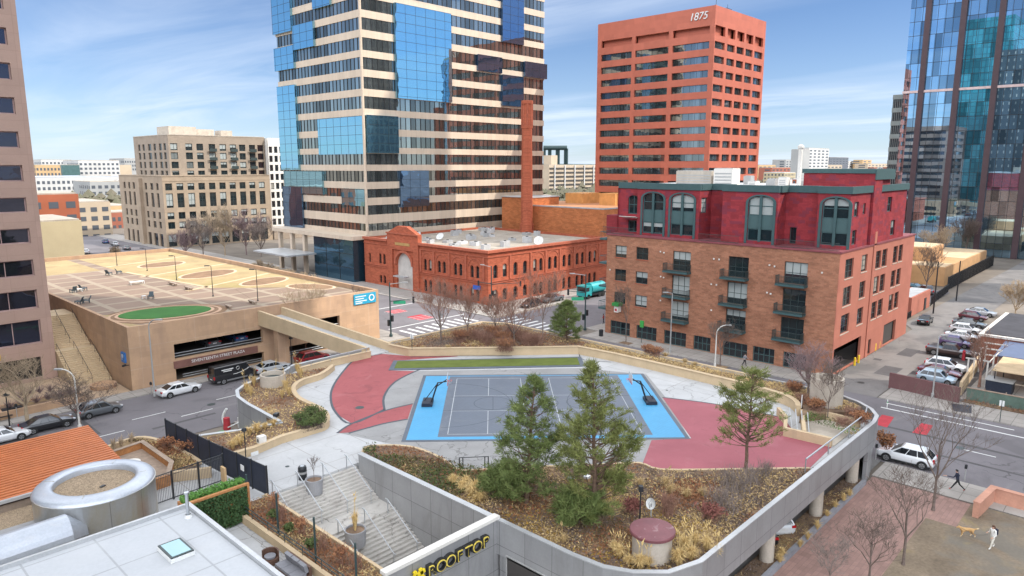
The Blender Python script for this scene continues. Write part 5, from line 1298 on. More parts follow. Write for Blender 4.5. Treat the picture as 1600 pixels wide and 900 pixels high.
# the wide steps
t = T('deck_stair','wide worn concrete steps leading down from the deck','stairs',(25.5,39,0))
k = MB(); top_y = 43.4; n = 12
for i in range(n):
    z = D-.15*(i+1)+.15-.004; y1 = top_y-.26*i; k.box(21.2,y1-.26-.03,0,28.44,y1 if i else 43.38,z-.15)
for i in range(0): pass
yl_ = top_y-.26*n; zl = D-.15*n
k.box(21.2,38.45,0,28.44,yl_,zl-.15+.146)
for i in range(n):
    z = zl-.16*(i+1); y1 = 38.45-.283*i; k.box(21.2,y1-.283-.03,0,28.44,y1-.001,z)
k.build('steps', m_stair, t)
def rail(label, x, a, b, za, zb):
    t = T('stair_rail', label, 'handrail', (x,(a+b)/2,min(za,zb)), 'handrails on the wide steps'); k = MB(); k.path([(x,a+.25,za+.95),(x,a,za+.95),(x,b,zb+.95),(x,b-.2,zb+.95)], .04, 8); k.build('rail', m_galv, t)
    k = MB(); k.tube((x,a,za-.1),(x,a,za+.95),.035); k.tube((x,b,zb-.1),(x,b,zb+.95),.035); k.build('post', m_galv, t)
ul = ['leftmost','second from the left','third from the left','rightmost']
for i, x in enumerate((21.7,23.6,25.65,27.65)): rail(f'galvanised handrail on the upper steps, {ul[i]} of four', x, 43.3, 40.3, D, 2.4)
for i, x in enumerate((23.6,25.7,27.65)): rail(f'galvanised handrail on the lower steps, {("leftmost","middle","rightmost")[i]} of three', x, 38.3, 35.1, 2.4, .4)
k = MB()
# concrete drums
def drum(label, c, r, z0, z1, m=None, lid=None, hollow=True):
    t = T('concrete_drum', label, 'vent shaft', (c[0],c[1],z0)); k = MB()
    if hollow: k.lathe([(r,0),(r,z1-z0),(r-.18,z1-z0),(r-.18,.5*(z1-z0)),(.02,.5*(z1-z0))], (c[0],c[1],z0), 40, 0, False)
    else: k.lathe([(r,0),(r,z1-z0),(.02,z1-z0)], (c[0],c[1],z0), 40)
    k.build('shaft', m or m_concrete, t); return t
drum('round concrete vent shaft among straw grass left of the red path', (33.3,64.9), 1.25, 4.6, 5.75)
t = T('vent_grille','metal grille inside the left concrete vent shaft','grille',(33.3,64.9,5.3)); k = MB(); k.disc((33.3,64.9,5.35),1.05); k.build('mesh', m_frame, t)
drum('tall round concrete vent shaft behind the deck stair at right', (64.9,21.9), 1.42, 4.9, 7.45)
t = drum('squat concrete vent shaft with maroon lid in the near planter', (32.6,19.9), 1.12, 4.42, 5.85, hollow=False)
k = MB(); k.lathe([(1.12,0),(1.28,.02),(1.30,.18),(1.26,.24),(.02,.27)],(32.6,19.9,5.86),48); k.build('lid', stain(M('maroon_lid', (.20,.075,.085), .55, var=.15, scale=1), (.33,.22,.22), 1.6, .58, .64, .6), t)
# little things on the deck
def pot(label, c, z, r, h):
    t = T('concrete_planter', label, 'planter', (c[0],c[1],z), 'round planters on the steps'); k = MB(); k.lathe([(r*.88,0),(r,h),(r-.09,h),(r-.1,h-.12)],(c[0],c[1],z),28); k.build('bowl', M('planter_grey', (.30,.30,.31), .8, var=.12), t)
    k = MB(); k.disc((c[0],c[1],z+h-.12), r-.1, 28); k.build('soil', m_soil, t)
pc = at(491,762,3.6); pot('round grey planter with a bare sapling at the top of the steps', (24.5,42.6), 3.5, .62, 1.1)
pot('round grey planter with straw grass on the stair landing', (24.2,37.2), 1.75, .72, 1.15)
t = T('litter_bin','black barrel litter bin at the top of the steps','litter bin',(24.35,43.9,D)); k = MB(); k.lathe([(.29,0),(.31,.3),(.31,.85),(.26,.98),(.1,1.0)],(24.35,43.9,D),20); k.build('barrel', m_black, t); k = MB(); k.lathe([(.315,.45),(.315,.62)],(24.35,43.9,D),20); k.build('band', m_grayp, t); k = MB(); k.disc((24.35,43.9,D+1.01),.15,16); k.build('lid', m_galv, t)
t = T('utility_box','pale square utility cabinet in the left planter','cabinet',(25.6,51.5,4.6)); a_ = at(409,693,4.7); k = MB(); k.box(a_.x-.3,a_.y-.25,4.6,a_.x+.3,a_.y+.25,5.35); k.build('casing', m_offwhite, t); k = MB(); k.box(a_.x-.31,a_.y-.12,4.9,a_.x-.302,a_.y+.12,5.15); k.build('vent', m_frame, t)
a_ = at(396,708,4.5); t = T('paper_notice','small white notice fixed on the cream planter wall','notice',(a_.x,a_.y,4.4)); k = MB(); k.box(a_.x-.35,a_.y-.32,4.4,a_.x+.25,a_.y-.30,4.72); k.build('sheet', m_white, t)
def signpost(label, loc, h, pm, w=.45, hh=.6, facing=0.0, name='street_sign', cat='sign', both=None, group=None):
    t = T(name, label, cat, loc, group); k = MB(); k.tube(loc, (loc[0],loc[1],loc[2]+h), .035); k.build('post', m_pole, t)
    k = MB(); k.obox((loc[0],loc[1],loc[2]+h-hh/2), (w,.03,hh), facing); k.build('panel', pm, t); return t
a_ = at(385,727,4.5); t = T('deck_lamp','thin dark lamp post in the left planter','lamp post',(a_.x,a_.y,4.6)); k = MB(); k.tube((a_.x,a_.y,4.6),(a_.x,a_.y,7.1),.04); k.build('pole', m_black, t); k = MB(); k.lathe([(.05,0),(.2,.12),(.16,.3),(.03,.36)],(a_.x,a_.y,7.1),12); k.build('lantern', m_black, t)
a_ = at(1007,806,4.42); t = T('deck_lamp','black spotlight post beside the maroon lidded shaft','lamp post',(33.6,21.4,4.42)); k = MB(); k.tube((33.6,21.4,4.42),(33.6,21.4,7.55),.05); k.build('pole', m_black, t); k = MB(); k.obox((33.6,21.4,7.7),(.3,.25,.32),.8); k.build('lamp_head', m_black, t)
dish('white satellite dish on a stub behind the maroon lidded shaft', tuple(at(1017,810,4.42)), .36, PI-.1, .35, None, 1.0)
a_ = at(432,655,4.6); t = T('floodlight','small dark floodlight on the edge of the left planter','floodlight',(a_.x,a_.y,4.6)); k = MB(); k.tube((a_.x,a_.y,4.6),(a_.x,a_.y,4.85),.06); k.build('stem', m_black, t); k = MB(); k.obox((a_.x,a_.y,5.0),(.5,.35,.3),.6); k.build("lamp_head", m_black, t)
for (lb, q) in (('blue topped white utility post beneath the tallest pine',(892,760)),('second utility post beneath the tallest pine, right one',(917,758))):
    a_ = at(*q,4.42); t = T('utility_post', lb, 'post', (a_.x,a_.y,4.42)); k = MB(); k.box(a_.x-.13,a_.y-.13,4.42,a_.x+.13,a_.y+.13,4.95); k.build('post', m_by, t); k = MB(); k.box(a_.x-.2,a_.y-.16,4.951,a_.x+.2,a_.y+.16,5.12); k.build('cap', m_lamp, t)
# gate posts by the pines on the kerb
t = T('railing_panel','low black rail and glass panel at the court edge by the kerb','railing',(36.2,32.8,D)); p, q = at(718,733,D), at(763,731,D); k = MB(); k.tube((p.x,p.y,D+.9),(q.x,q.y,D+.9),.03)
for s_ in (0,.12,.88,1): e = p.lerp(q,s_); k.tube((e.x,e.y,D),(e.x,e.y,D+.92),.04)
k.build('rail', m_black, t)
# ------------------------------------------------------------------ trees and plants
def bare_tree(label, loc, h, spread, bark, seed, trunk_r=None, fork=.3, dens=1.0, group=None, name='bare_tree', lean=(0,0), leaf=None, twig=None, up=.55):
    mr = max(.012, Vector(loc).length*.000165)
    r_ = random.Random(seed); t = T(name, label, 'tree', loc, group); A = MB(); B = MB(); tips = []
    tr = trunk_r or h*.016
    def grow(p, d, L, r, lev, mb):
        segs = 3 if lev < 2 else 2
        for i in range(segs):
            d2 = (d + Vector((r_.uniform(-1,1), r_.uniform(-1,1), r_.uniform(-.4,.8)))*(.10+.05*lev)).normalized()
            q = p + d2*(L/segs); r2 = r*(1-.28/segs*1.2)
            mb.tube(p, q, r, r2, 6 if lev < 2 else (4 if lev < 3 else 3), 0, lev < 1)
            p, d, r = q, d2, r2
            if lev >= 1 and lev < 5 and (i < segs-1 or lev > 1) and r_.random() < .85*dens:
                side(p, d, L*.62, r*.62, lev+1)
        if lev >= 5 or L < .30: tips.append(p); return
        n = 3 if r_.random() < .5*dens else 2
        for k in range(n): side(p, d, L*r_.uniform(.62,.86), r*.72, lev+1)
    def side(p, d, L, r, lev):
        a = r_.uniform(0, 2*PI); o = Vector((math.cos(a), math.sin(a), 0)); w_ = spread
        nd = (d*up + o*w_*r_.uniform(.5,1.0) + Vector((0,0,r_.uniform(.05,.4)))).normalized()
        grow(p, nd, L, max(r, mr), lev, A if lev < 2 else B)
    p = Vector(loc); L0 = h*fork
    d = Vector((lean[0], lean[1], 1)).normalized(); q = p + d*L0
    A.tube(p, p+d*L0*.12, tr*1.5, tr*1.05, 8, 0, False); A.tube(p+d*L0*.12, q, tr*1.05, tr*.85, 8, 0, False)
    for k in range(4 if dens >= .9 else 3): 
        a = k*2.1+seed; nd = (d*(.5+.5*up) + Vector((math.cos(a), math.sin(a), 0))*spread*.75).normalized(); grow(q, nd, h*.30, tr*.62, 1, A)
    grow(q, d, h*.32, tr*.7, 1, A)
    # bring the drawn height to the height wanted
    zs = [v[2] for v in B.v] or [loc[2]+h]; s = h/max(.5, max(zs)-loc[2])
    for mb in (A, B): mb.v = [(loc[0]+(x-loc[0])*s, loc[1]+(y-loc[1])*s, loc[2]+(z-loc[2])*s) for x, y, z in mb.v]
    A.build('trunk', bark, t)
    if leaf:
        for q in tips:
            q = Vector(loc)+(q-Vector(loc))*s
            for j in range(1):
                e = .11; o = Vector((r_.uniform(-.15,.15),r_.uniform(-.15,.15),r_.uniform(-.15,.15))); u = Vector((r_.uniform(-1,1),r_.uniform(-1,1),r_.uniform(-1,1))).normalized()*e; v = u.orthogonal().normalized()*e*.7
                B.face([q+o-u, q+o+v, q+o+u, q+o-v], 1)
        B.build('crown', [twig or bark, leaf], t)
    else: B.build('crown', twig or bark, t)
    return t
def pine(label, loc, h, wid, seed, mat, base=.12, sparse=1.0, prof=None, bare_low=0.0, group='pines on the deck'):
    r_ = random.Random(seed); t = T('pine_tree', label, 'tree', loc, group); A = MB(); B = MB()
    ld = Vector((r_.uniform(-.05,.05), r_.uniform(-.05,.05), 1))
    P0 = Vector(loc); pts = [P0 + Vector((ld.x*h*k/8+r_.uniform(-.05,.05)*(k>0), ld.y*h*k/8+r_.uniform(-.05,.05)*(k>0), h*k/8)) for k in range(9)]
    for k in range(8): A.tube(pts[k], pts[k+1], h*.0165*(1-k/8.6)+.02, h*.0165*(1-(k+1)/8.6)+.02, 8, 0, False)
    def trunk(z): u = min(7.999, max(0, z/h*8)); i = int(u); return pts[i].lerp(pts[i+1], u-i)
    def clump(c, d, s, n):
        for _ in range(n):
            v = (d*r_.uniform(.1,1.1) + Vector((r_.uniform(-1,1), r_.uniform(-1,1), r_.uniform(-.7,1)))*.8).normalized(); o = c + Vector((r_.uniform(-1,1),r_.uniform(-1,1),r_.uniform(-.6,.6)))*s*.55
            w = v.orthogonal().normalized(); w = (Matrix.Rotation(r_.uniform(0,6.28), 3, v) @ w)*.021; L = s*r_.uniform(.6,1.15)
            B.face([o-w, o+w, o+v*L+w*.3, o+v*L-w*.3])
    z = h*base
    while z < h*.985:
        f = z/h; L = wid*.5*(prof(f) if prof else min(1.0, (1-f)*1.55+.05)*(.72+.28*min(1,(f-base)*4)))
        for k in range(r_.choice((3,4,5)) if sparse >= .9 else r_.choice((2,3,4))):
            a = r_.uniform(0, 2*PI); Lb = L*r_.uniform(.55,1.12)
            o = Vector((math.cos(a), math.sin(a), 0)); p = trunk(z); d = (o + Vector((0,0,r_.uniform(-.12,.25)+.5*f))).normalized(); n = max(3, int(Lb/.3)); r = .014+.012*Lb
            cut = bare_low if f < .45 else 0
            for i in range(n):
                d = (d + Vector((r_.uniform(-.16,.16), r_.uniform(-.16,.16), .05+r_.uniform(-.05,.09)))).normalized(); q = p + d*(Lb/n); A.tube(p, q, r*(1-i/n)+.008, r*(1-(i+1)/n)+.008, 4, 0, False); p = q
                if i/n > .40 and r_.random() > cut:
                    clump(p, d, .30, int(13*sparse)); 
                    for s_ in range(2):
                        if r_.random() < .80*sparse:
                            e = (d*.6 + Vector((r_.uniform(-1,1), r_.uniform(-1,1), r_.uniform(-.1,.6)))).normalized(); g_ = p + e*r_.uniform(.25,.62)*min(1,Lb); A.tube(p, g_, .012, .007, 3, 0, False); clump(g_, e, .32, int(24*sparse))
            if r_.random() > cut: clump(p, d, .32, int(26*sparse))
        z += h*.031 if sparse >= .9 else h*.026
    clump(pts[8], Vector((0,0,1)), .4, 40)
    A.build('trunk', m_barkp, t); B.build('crown', mat, t)
    return t
P1 = at(822,788,4.42); P2 = at(930,812,4.42); P3 = at(1165,733,4.42)
pine('tallest deck pine, dense and dark, in the middle of the near planter', tuple(P2), 10.2, 5.9, 21, m_needle, .10)
pine('bushy deck pine left of the tallest one', tuple(P1), 8.6, 4.9, 22, m_needle2, .08)
pine('loose open pine with bare lower boughs before the red paving', tuple(P3), 7.4, 6.9, 29, m_needle, .24, .80, lambda f: min(1,(1-f)*1.55+.14)*(.78+.22*math.sin(f*23)), .55)
P4 = at(886,532,4.92); pine('small dark pine in the far planter by the crossing', tuple(P4), 4.9, 4.3, 24, m_needle2, .06, 1.0, None, 0)
pine('low pine bush at the left end of the near planter pines', tuple(at(790,775,4.42)), 1.8, 3.4, 31, m_needle2, .05); pine('low pine bush under the tallest pine', tuple(at(905,815,4.42)), 1.7, 3.4, 32, m_needle2, .05)
# bare trees
fp = 'bare trees in the far planter'
bare_tree('bare russet tree nearest the footbridge in the far planter', tuple(at(689,537,4.95)), 8.6, .72, m_bark, 1, .13, .30, 1.0, fp, twig=m_barkred)
bare_tree('slim bare tree second from the footbridge in the far planter', tuple(at(731,530,4.95)), 7.6, .65, m_bark, 2, .10, .28, 1.0, fp, twig=m_barkred)
bare_tree('bare forked tree in the middle of the far planter', tuple(at(803,540,4.95)), 8.4, .7, m_bark, 3, .11, .22, 1.0, fp, twig=m_barkred)
bare_tree('tall thin bare tree left of the small dark pine', tuple(at(848,528,4.95)), 9.4, .55, m_barkgrey, 4, .09, .3, .95, fp, twig=m_barkred)
bare_tree('bare upright shrub tree behind the forked one in the far planter', tuple(at(775,522,4.95)), 5.6, .8, m_bark, 14, .07, .18, 1, fp, twig=m_barkred)
bare_tree('slender street tree in a pit before the brick apartment corner', tuple(at(978,534,.15)), 9.0, .28, m_bark, 5, .09, .5, .7, None)
bare_tree('gnarled street tree in a pit under the apartment balconies', tuple(at(1125,571,.15)), 6.6, .85, m_bark, 6, .12, .42, .9, None)
bare_tree('bushy purple grey bare tree beside the tall concrete shaft', tuple(at(1262,618,4.92)), 5.6, .85, m_barkgrey, 7, .13, .22, 1.0, None, twig=m_barkpurp)
bare_tree('thin bare sapling before the tall concrete shaft', tuple(at(1293,652,4.92)), 5.2, .5, m_bark, 8, .06, .3, .8, None)
bare_tree('pale bare tree before the sandwich shop windows', tuple(at(44,668,.15)), 8.3, .95, m_barkpale, 9, .22, .34, 1.0, None, twig=m_barkpale)
bare_tree('low spreading bare tree by the roadside left of the orange roof', tuple(at(126,668,.15)), 6.2, 1.1, m_barkgrey, 10, .11, .22, 1.0, None, twig=m_bark)
bare_tree('dark forked bare tree in front of the garage end wall', tuple(at(563,522,.15)), 8.2, .5, m_bark, 11, .10, .3, .6, None)
bare_tree('pale reddish bare tree behind the footbridge', tuple(at(478,545,.15)), 10.4, .7, m_barkred, 12, .12, .35, .9, None, twig=m_barkpale)
pk = 'bare trees in the park'
bare_tree('bare park tree beside the brick path, nearest the dog', tuple(at(1411,882,.05)), 7.2, .7, m_bark, 15, .11, .33, .72, pk)
bare_tree('tall bare park tree near the jogger', tuple(at(1458,797,.05)), 10.6, .5, m_bark, 16, .13, .3, .7, pk)
bare_tree('bare multi stemmed tree at the bottom edge of the park', tuple(at(1358,905,.05)), 5.6, .8, m_bark, 17, .09, .2, .75, pk, twig=m_bark)
bare_tree('small bare park tree left of the multi stemmed one', tuple(at(1296,912,.05)), 3.4, .9, m_barkgrey, 18, .06, .2, .7, pk)
bare_tree('small tree with dry orange leaves by the white wagon', tuple(at(1384,716,.13)), 2.6, .6, m_bark, 19, .05, .4, .8, None, 'young_tree', leaf=m_leafred)
bare_tree('bare pinkish tree beside the parking lot fence', tuple(at(1530,604,.1)), 7.6, .5, m_barkred, 20, .2, .32, .9, None)
bare_tree('bare tree behind the red apartment side by the yard', tuple(at(1446,462,.1)), 12, .55, m_bark, 33, .18, .3, .8, None)
bare_tree('pale bare tree before the mirror tower left pillar', tuple(at(1462,412,.1)), 11, .8, m_barkpale, 34, .2, .25, 1.0, None, twig=m_barkpale)
bare_tree('dark bare tree before the mirror tower middle pillar', tuple(at(1508,402,.1)), 12, .6, m_bark, 35, .2, .3, .9, None)
bare_tree('dense pale shrub tree at the right edge by the alley', tuple(at(1586,492,.1)), 6.8, .7, m_barkpale, 36, .12, .12, 1.0, None, twig=m_barkpale)
bb = 'bare trees before the beige apartments'
for i, (px, py, h, s_, m_) in enumerate(((318,402,13,.8,m_barkgrey),(352,400,16,.75,m_barkpale),(385,398,14,.7,m_barkpurp),(290,404,10,.6,m_barkpurp),(408,400,11,.7,m_barkgrey))):
    bare_tree(('grey bare tree left of the pale one','tallest pale bare tree','purplish bare tree right of the pale one','leftmost purplish bare tree','rightmost grey bare tree')[i]+' before the beige apartments', tuple(at(px,py,0)), h, s_, m_, 40+i, .2, .2, 1.0, bb, twig=m_)
wb = 'pale leafless bushes behind the garage'
src = None
for i, (px, py) in enumerate(((402,428),(420,434),(438,440),(455,444),(472,450),(487,455),(180,404),(95,410))):
    p = at(px, py, 0)
    if src is None: src = bare_tree('pale leafless bush in the row behind the garage parapet', tuple(p), 3.8, 1.1, m_barkpale, 50, .06, .08, 1.0, wb, 'bare_bush', twig=m_barkpale)
    else: dup(src, p, i*1.3, None if i < 6 else ('pale bush beyond the far end of the garage roof' if i == 6 else 'pale bush before the cream annex'))
# straw grass clumps
def clump_mesh(seed, n, h, w, plume=0):
    r_ = random.Random(seed); B = MB()
    for i in range(n):
        a = r_.uniform(0,2*PI); L = h*r_.uniform(.55,1.1); out = w*r_.uniform(.15,1.0); o = Vector((math.cos(a),math.sin(a),0)); s = Vector((-o.y,o.x,0))*r_.uniform(.012,.022); b0 = o*r_.uniform(0,.12)*w
        m = b0+o*out*.45+Vector((0,0,L*.75)); e = b0+o*out*1.05+Vector((0,0,L*r_.uniform(.55,1.0)))
        B.face([b0-s,b0+s,m+s*.8,m-s*.8]); B.face([m-s*.8,m+s*.8,e])
    Pm = MB()
    for i in range(plume):
        a = r_.uniform(0,2*PI); o = Vector((math.cos(a),math.sin(a),0)); q = o*w*.5*r_.random()+Vector((0,0,h*r_.uniform(1.3,1.8))); Pm.tube(o*.05, q, .01, .008, 3); Pm.tube(q, q+o*.15+Vector((0,0,.28)), .04, .01, 5)
    return B, Pm
def grass(label, pts, z, seed, n, h, w, mat, plume=0, group=None):
    B, Pm = clump_mesh(seed, n, h, w, plume); src = None
    for i, q in enumerate(pts):
        p = at(q[0], q[1], z) if len(q) == 2 else Vector(q)
        if src is None:
            src = T('grass_clump', label, 'grass', (0,0,0), group); B.build('blades', mat, src)
            if plume: Pm.build('plume', mat, src)
            src.location = p
        else: dup(src, p, i*2.4, None, None, random.uniform(.75,1.2))
grass('straw coloured grass clump in the planter left of the red path', [(386,614),(397,603),(392,618),(447,610),(452,618),(465,582),(470,590),(431,588),(415,596),(441,622)], 4.6, 1, 190, 1.25, .62, m_straw, 3, 'straw grass in the left planter')
grass('golden grass clump along the cream wall by the black screen fence', [(364,702),(370,695),(380,688),(376,696),(390,680),(402,676),(414,671),(428,666)], 4.6, 2, 210, .85, .6, m_straw, 0, 'golden grass above the cream wall')
grass('straw grass clump at the left end of the near planter', [(708,757),(722,767),(737,775),(750,783),(728,758),(742,768)], 4.42, 3, 200, .8, .62, m_straw, 0, 'straw grass at the left of the near planter')
grass('tall straw grass clump left of the maroon lidded shaft', [(968,872),(982,884),(1000,890),(1012,886),(960,862)], 4.42, 4, 240, .85, .55, m_straw, 4, 'straw grass left of the maroon shaft')
grass('tall plumed straw grass clump right of the maroon lidded shaft', [(1070,862),(1086,852),(1104,860),(1060,885),(1118,872),(1080,878)], 4.42, 5, 240, 1.05, .6, m_straw, 5, 'straw grass right of the maroon shaft')
grass('dull straw grass clump behind the maroon lidded shaft', [(1048,772),(1072,778),(1098,776),(1040,760),(880,848),(985,748),(1000,760)], 4.42, 6, 150, .75, .6, m_strawd, 2, 'dull grass behind the maroon shaft')
grass('straw grass clump in the strip under the deck edge', [(1327,776),(1318,784),(1305,794),(1292,808),(1277,827),(1262,843),(1250,855),(1222,870),(1218,880)], .3, 7, 130, .7, .45, m_straw, 0, 'straw grass under the deck edge')
grass('straw grass tuft on the street side of the far planter', [(1085,572),(1070,566),(955,548),(900,536),(1040,558),(700,545),(740,542),(830,540),(660,545)], 4.92, 8, 120, .55, .6, m_strawd, 0, 'straw tufts in the far planter')
grass('tall straw grass in the round planter on the stair landing', [(24.2,37.2,2.8)], 0, 9, 150, 1.5, .45, m_straw, 4)
grass('pale grass tuft by the kerb of the lower left bed', [(206,692),(190,697),(178,702)], 4.4, 10, 60, 1.0, .5, m_barkpale, 0, 'pale tufts in the lower left bed')
# twiggy shrubs
def shrub(label, q, z, h, w, m, seed, group=None, leaf=None, n=60):
    r_ = random.Random(seed); p = at(q[0], q[1], z); t = T('shrub', label, 'shrub', tuple(p), group); B = MB()
    for i in range(n):
        a = r_.uniform(0,2*PI); o = Vector((math.cos(a),math.sin(a),0)); e = p + o*w*.5*r_.uniform(.3,1) + Vector((0,0,h*r_.uniform(.6,1.05))); b = p + Vector((r_.uniform(-.3,.3)*w, r_.uniform(-.3,.3)*w, 0)); mid = b.lerp(e,.55)+Vector((r_.uniform(-.08,.08),r_.uniform(-.08,.08),.08)); B.tube(b, mid, .014, .011, 3, 0, False); B.tube(mid, e, .011, .006, 3, 0, False)
        for j in range(2):
            f = mid + Vector((r_.uniform(-.3,.3),r_.uniform(-.3,.3),r_.uniform(.1,.4)))*min(1,w); B.tube(mid, f, .008, .005, 3, 0, False)
            if leaf:
                for k in range(3):
                    c = f + Vector((r_.uniform(-.12,.12),r_.uniform(-.12,.12),r_.uniform(-.12,.12))); u = Vector((r_.uniform(-1,1),r_.uniform(-1,1),r_.uniform(-1,1))).normalized()*.07; v = u.orthogonal()*.7; B.face([c-u,c+v,c+u,c-v],1)
    B.build('twigs', [m, leaf] if leaf else m, t); return t
shrub('red stemmed twiggy shrub behind the maroon lidded shaft', (1043,805), 4.42, 1.6, 1.6, m_barkred, 1, None, None, 110)
shrub('plum coloured low shrub right of the maroon lidded shaft', (1110,812), 4.42, .9, 2.0, m_barkred, 2, None, m_leafplum, 80); shrub('plum coloured low shrub left of the spotlight post', (988,803), 4.42, .9, 1.5, m_barkred, 3, None, m_leafplum, 80)
for i, (q, h, w) in enumerate((((1140,765),1.9,2.2),((1160,772),2.0,2.2),((1120,795),1.8,2.2),((1175,756),1.7,2.0),((1140,800),1.9,2.2),((1195,744),1.3,1.6))):
    shrub('grey leafless brush in the right corner of the near planter', q, 4.42, h, w, m_barkgrey, 10+i, 'grey brush in the near planter', None, 50)
shrub('dark red dormant shrub on the far planter facing the apartments', (1025,556), 4.92, 1.0, 2.4, m_barkred, 20, 'dark red shrubs in the far planter', m_leafred, 90); shrub('dark red dormant shrub on the far planter facing the apartments', (1012,552), 4.92, 1.0, 2.0, m_barkred, 21, 'dark red shrubs in the far planter', m_leafred, 80)
for i, q in enumerate(((790,548),(825,540),(760,538),(785,536),(815,532),(745,532),(770,528),(800,526),(835,540),(720,534))): shrub('brown leafless shrub massed in the corner of the far planter', q, 4.92, 1.7, 3.0, m_barkred, 30+i, 'brown shrubs in the far planter corner', m_leafred if i % 3 == 0 else None, 150)
for i, q in enumerate(((472,662),(488,652),(500,660),(478,672),(495,668))): shrub('low evergreen shrub at the right tip of the left planter', q, 4.6, .8, 1.6, m_bark, 40+i, 'evergreen shrubs in the left planter', m_leafg, 110)
for i, q in enumerate(((275,690),(285,705),(262,700))): shrub('rusty dormant shrub in the lower left bed by the screen fence', q, 4.4, .7, 1.4, m_barkred, 50+i, 'rusty shrubs in the lower left bed', m_leafred, 50)
shrub('tall bronze shrub before the black screen fence end', (306,710), 4.4, 1.6, 1.2, m_barkred, 55, None, m_leafred, 70)
for i, q in enumerate(((1330,650),(1345,660),(1318,666),(1275,640),(1255,628),(1240,612))): shrub('russet dormant shrub round the tall concrete shaft', q, 4.92, .8, 2.0, m_barkred, 60+i, 'russet shrubs by the tall shaft', m_leafred if i % 2 else None, 90)
# ground cover: fallen leaves, low stems and ivy that nobody could count
def inside(p, poly):
    c = False; j = len(poly)-1
    for i in range(len(poly)):
        if (poly[i][1] > p[1]) != (poly[j][1] > p[1]) and p[0] < (poly[j][0]-poly[i][0])*(p[1]-poly[i][1])/(poly[j][1]-poly[i][1])+poly[i][0]: c = not c
        j = i
    return c
def cover(poly, z, n, mats, seed, size=.08, hmax=.25, up=.5, fs=.35):
    r_ = random.Random(seed); B = MB(); xs = [p[0] for p in poly]; ys = [p[1] for p in poly]; k = 0; tries = 0
    while k < n and tries < n*8:
        tries += 1; p = (r_.uniform(min(xs),max(xs)), r_.uniform(min(ys),max(ys)))
        if not inside(p, poly): continue
        f = math.sin(p[0]*fs*2.1+seed)+math.sin(p[1]*fs*2.7+seed*2)+r_.uniform(-.9,.9); mi = 0 if f < -.4 else (1 if f < .8 else 2); mi = min(mi, len(mats)-1)
        c = Vector((p[0],p[1],z+hmax*r_.random()**1.6)); u = Vector((r_.uniform(-1,1),r_.uniform(-1,1),r_.uniform(-up,up+.5))).normalized()*size*r_.uniform(.5,1.4); v = Vector((r_.uniform(-1,1),r_.uniform(-1,1),r_.uniform(-.4,.4))); v = (v - u*v.dot(u)/max(1e-6,u.length_squared)).normalized()*size*r_.uniform(.15,.6)
        B.face([c-u,c-v,c+u,c+v], mi); k += 1
    return S(B.build('ground_cover', mats), 'stuff')
cover([(29.2,42.2),(29.2,33),(34,34.5),(33,39)]+nearEdge[:6], 4.42, 5200, [m_leafg,m_leafdull,m_leafred], 1, .10, .38)
cover([(29.3,33),(29.3,21),(31,18.4),(38,18),(38,29),(33.5,33)], 4.42, 8000, [m_leafyel,m_strawd,m_leafdull], 2, .085, .22)
cover([(38,18),(49,18),(48.6,19.6),(46,20.8),(42,25),(38,28)], 4.42, 6000, [m_bark,m_strawd,m_leafred], 3, .10, .16)
cover([(29.1,42.5),(29.1,22.8),(29.4,20.6),(31.2,18.1),(33,17.6),(nearEdge[-1][0],17.6)]+[(x_-.1,y_-.1) for x_,y_ in nearEdge[::-1]], 4.42, 22000, [m_strawd,m_bark,m_leafred], 9, .10, .18)
cover(soilL, 4.6, 4200, [m_strawd,m_straw,m_leafred], 4, .10, .25)
cover([(50.9,68.4),(51.2,65.3),(59.6,57),(65.9,51),(67.8,51),(67.8,65.8),(66.3,68.4)], 4.92, 9000, [m_strawd,m_leafred,m_bark], 5, .11, .35)
cover([(66,51),(67.8,51),(67.8,24),(66.2,19.4),(64.8,19.3),(62.5,22.4),(65.4,26),(66,38)], 4.92, 7000, [m_strawd,m_straw,m_leafred], 6, .10, .32)
cover(pp(4.6,(1255,662),(1300,675),(1335,688),(1345,678),(1300,660),(1262,648)), 4.92, 900, [m_leafyel,m_herb,m_leafg], 7, .08, .2)
cover([(24,17.2),(61,17.2),(61,18.3),(24,18.3)], .3, 2600, [m_leafred,m_strawd,m_bark], 8, .08, .2)
# ------------------------------------------------------------------ lower left: roof, drum, patio, fences
t = T('orange_roof','sloping orange slatted roof at lower left','roof',(8,52,7))
k = MB(); ax, bx_, y0, y1 = -9.0, 14.4, 48.6, 56.6
n = 23
for i in range(n):       # ribs run along the street direction, the sheet falls towards the deck
    f0 = i/n; f1 = (i+.60)/n; ya, yb = y0+(y1-y0)*f0, y0+(y1-y0)*f1; za, zb = 7.0+.7*f0, 7.0+.7*f1
    k.raw([(ax,ya,za),(bx_,ya,za),(bx_,yb,zb),(ax,yb,zb),(ax,ya,za+.06),(bx_,ya,za+.06),(bx_,yb,zb+.06),(ax,yb,zb+.06)],[(3,2,1,0),(4,5,6,7),(0,1,5,4),(1,2,6,5),(2,3,7,6),(3,0,4,7)])
k.build('sheet', stain(M('orange_metal', (.46,.135,.042), .5, var=.12, scale=.6), (.40,.10,.03), .4, .52, .7, .35), t)
k = MB(); k.raw([(ax,y0,6.7),(bx_,y0,6.7),(bx_,y1,7.4),(ax,y1,7.4)],[(0,1,2,3)]); k.build('gap_shade_sheet', M('gap_shade',(.05,.035,.03),.9), t); k = MB(); k.box(ax,y0+.2,4.2,bx_-.15,y1-.2,6.65); k.build('wall', m_woodg, t); k = MB(); k.box(ax,y0-.18,6.85,bx_+.03,y0-.005,7.05); k.build('gutter', m_coping, t)  # near-black sheet added so the slat gaps read as lines of shade
